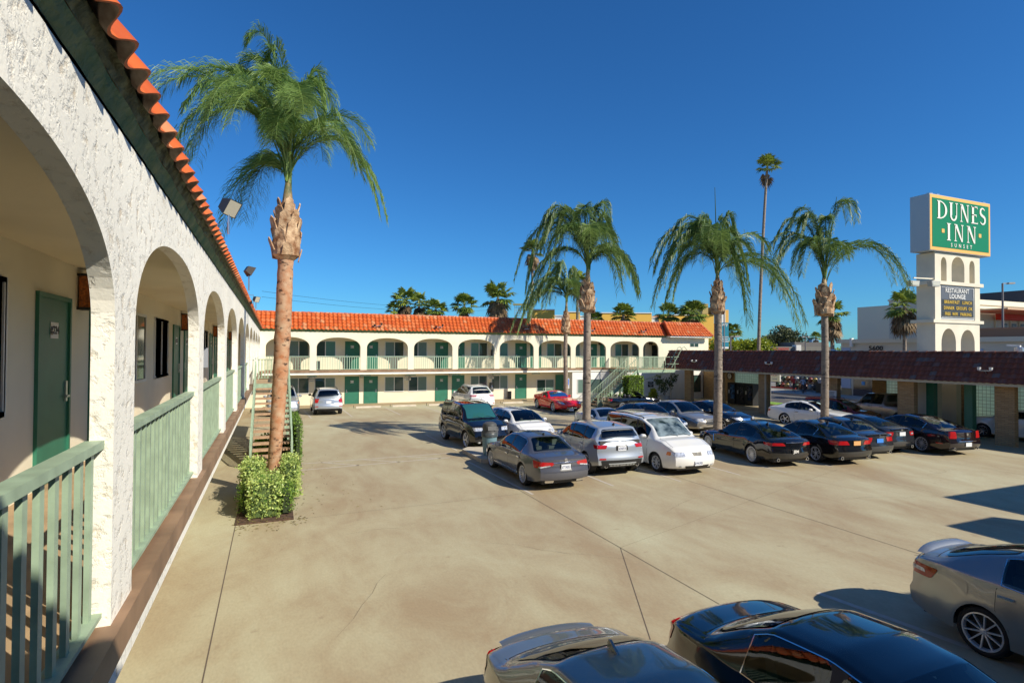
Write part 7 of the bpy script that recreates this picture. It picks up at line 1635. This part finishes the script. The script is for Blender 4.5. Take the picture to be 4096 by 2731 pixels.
def wall_sign(label, x, y, z, w, h, lines, dark, cat="sign", group=None, s=.1):
    t = thing("wall_sign", label, cat, (x, y, z), 0, group); mb = MB(); mb.box(-w / 2, w / 2, -.015, .0, -h / 2, h / 2); mb.build("plate", M_BLACK if dark else M_PLATE, t)
    for k, l in enumerate(lines): add_text("wording", l, s, (0, -.018, h / 2 - h * (k + .5) / len(lines)), M_WHITE if dark else M_INK, t, ext=.001, bold=.002, sx=.9)
for x, w in ((2.68, "above the silver SUV"), (9.8, "between two windows"), (16.8, "above the fire extinguisher")): wall_sign("small white head-in parking only notice on the far wing, " + w, x, 44.145, 1.98, .5, .42, ["HEAD IN", "PARKING", "ONLY"], False, group="white parking notices on the far wing", s=.13)
wall_sign("black hotel registration parking only sign on the white office wall", 31.9, 42.655, 1.12, .62, .5, ["HOTEL", "REGISTRATION", "PARKING", "ONLY"], True, s=.1)
for x, y, z, w in ((16.85, 44.14, 1.1, "beside the lower windows behind the white SUV"), (16.98, 44.14, 3.85, "on the upper walkway")):
    t = thing("fire_extinguisher_cabinet", "dark fire extinguisher cabinet " + w, "fire extinguisher cabinet", (x, y, z), 0, "fire extinguisher cabinets"); mb = MB(); mb.box(-.17, .17, -.12, 0, -.35, .35); mb.build("case", M_BLACK, t)
    mb = MB(); mb.box(-.12, .12, -.126, -.121, -.28, .28); mb.build("glass", mat("cabinet_glass", (.10, .12, .12), .1), t); mb = MB(); mb.lathe([(.05, -.2), (.055, -.18), (.055, .1), (.02, .16), (0, .2)], 10, (0, -.13, 0)); mb.build("extinguisher", M_STEEL, t, smooth=True)
for x, z, zz, w in ((18.45, 44.0, .06, "beside the white SUV"), (3.02, 43.0, ZF, "on the upper walkway behind the railing")):
    t = thing("litter_bin", "narrow dark litter bin " + w, "litter bin", (x, z, zz), 0, "narrow litter bins of the far wing"); mb = MB(); mb.lathe([(.14, 0), (.16, .02), (.17, .62), (.18, .64), (.15, .64), (.14, .5)], 18); mb.build("drum", mat("bin_dark", (.04, .045, .045), .5), t, smooth=True, sharp=40)
    mb = MB(); mb.lathe([(.175, .655), (.175, .67), (.0, .69)], 18); mb.build("ash_tray", M_STEEL, t)
t = thing("hand_rail", "short pale green hand rail with curved end behind the red coupe", "hand rail", (20.95, 42.6, 0)); mb = MB(); mb.tube([(0, 0, 0), (0, 0, 1.0), (.5, 0, 1.0), (.8, 0, .9), (.9, 0, .6), (.9, 0, 0)], .025, 6); mb.build("rail", M_RAIL, t)
mb = MB()
for k in range(1, 5): mb.tube([(k * .17, 0, 0), (k * .17, 0, .98)], .012, 5)
mb.build("baluster", M_RAIL, t)
t = thing("speaker_unit", "small white camera unit on top of the carport ridge at the right edge", "roof unit", (34.0, 15.9, 4.1)); mb = MB(); mb.lathe([(.2, 0), (.2, .3), (.12, .36), (0, .36)], 12); mb.build("base", M_STEEL, t); mb = MB(); mb.bar((0, .5, .45), (0, -.05, .4), .12, .08); mb.build("camera_arm", M_WHITE, t)
t = thing("roof_lamp", "flat white lamp tilted on the carport ridge left of the 5600 building", "lamp", (33.4, 25.35, 4.2)); mb = MB(); mb.bar((0, .25, .12), (0, -.25, -.02), .35, .05); mb.build("panel", M_WHITE, t); mb = MB(); mb.bar((0, 0, -.1), (0, 0, .06), .05, .05); mb.build("foot", M_BLACK, t)

# random hairline cracks in the slab, litter leaves round the planter
r_ = random.Random(12); mb = MB()
for (x, y, dx, dy, n) in ((1.4, 13.2, .35, .06, 7), (4.4, 11.5, .3, -.22, 8), (9.5, 12.0, .32, .16, 9), (2.2, 25.5, .4, .1, 8), (15.0, 11.2, .35, -.12, 9), (6.2, 31.5, .4, .3, 7), (11.4, 33.0, .2, .45, 6), (.9, 8.6, .2, .3, 6), (20.5, 12.2, .3, .1, 8)):
    p = Vector((x, y, .006))
    for k in range(n):
        q = p + Vector((dx * r_.uniform(.5, 1.3) + r_.uniform(-.1, .1), dy + r_.uniform(-.14, .14), 0)); d = (q - p).normalized(); s = Vector((-d.y, d.x, 0)) * r_.uniform(.001, .0035); mb.poly([p + s, p - s, q - s, q + s]); p = q
tag(mb.build("concrete_cracks", mat("joint_dark", (.13, .10, .07), .9)), kind="structure")
V, Fc, tn = [], [], []
for k in range(260):
    if k < 140: x, y = r_.uniform(-.9, .8), 14.85 + r_.gauss(0, .28)
    else: x, y = r_.gauss(1.0, .9), r_.uniform(15, 24)
    if -.78 < x < .52 and 14.9 < y < 20.3: z = .04
    else: z = .008
    a = r_.uniform(0, 6.3); l = r_.uniform(.02, .055); i = len(V); c, s = cos(a), sin(a)
    V.extend([(x, y, z), (x + c * l - s * l * .3, y + s * l + c * l * .3, z + .008), (x + 2 * c * l, y + 2 * s * l, z), (x + c * l + s * l * .3, y + s * l - c * l * .3, z + .006)]); Fc.append((i, i + 1, i + 2, i + 3)); tn.append(r_.random())
o = mesh_obj("fallen_leaves", V, Fc, leaf_mat("litter_leaf", (.09, .05, .02), (.30, .26, .08))); set_tone(o, tn); o["kind"] = "stuff"
t = thing("overhead_wires", "two thin dark overhead wires above the left end of the orange roof", "wires", (0, 0, 0)); A_, B_ = Vector(at_d(600, 90)), Vector(at_d(1160, 170))
for dz in (0, .9):
    mb = MB(); mb.tube([A_ + (B_ - A_) * k / 12 + Vector((0, 0, 12.8 + dz + 4.2 * (k / 12) - 6 * (k / 12) * (1 - k / 12))) for k in range(13)], .022, 4); mb.build("wire", M_BLACK, t)
base_of(t, tuple(A_))
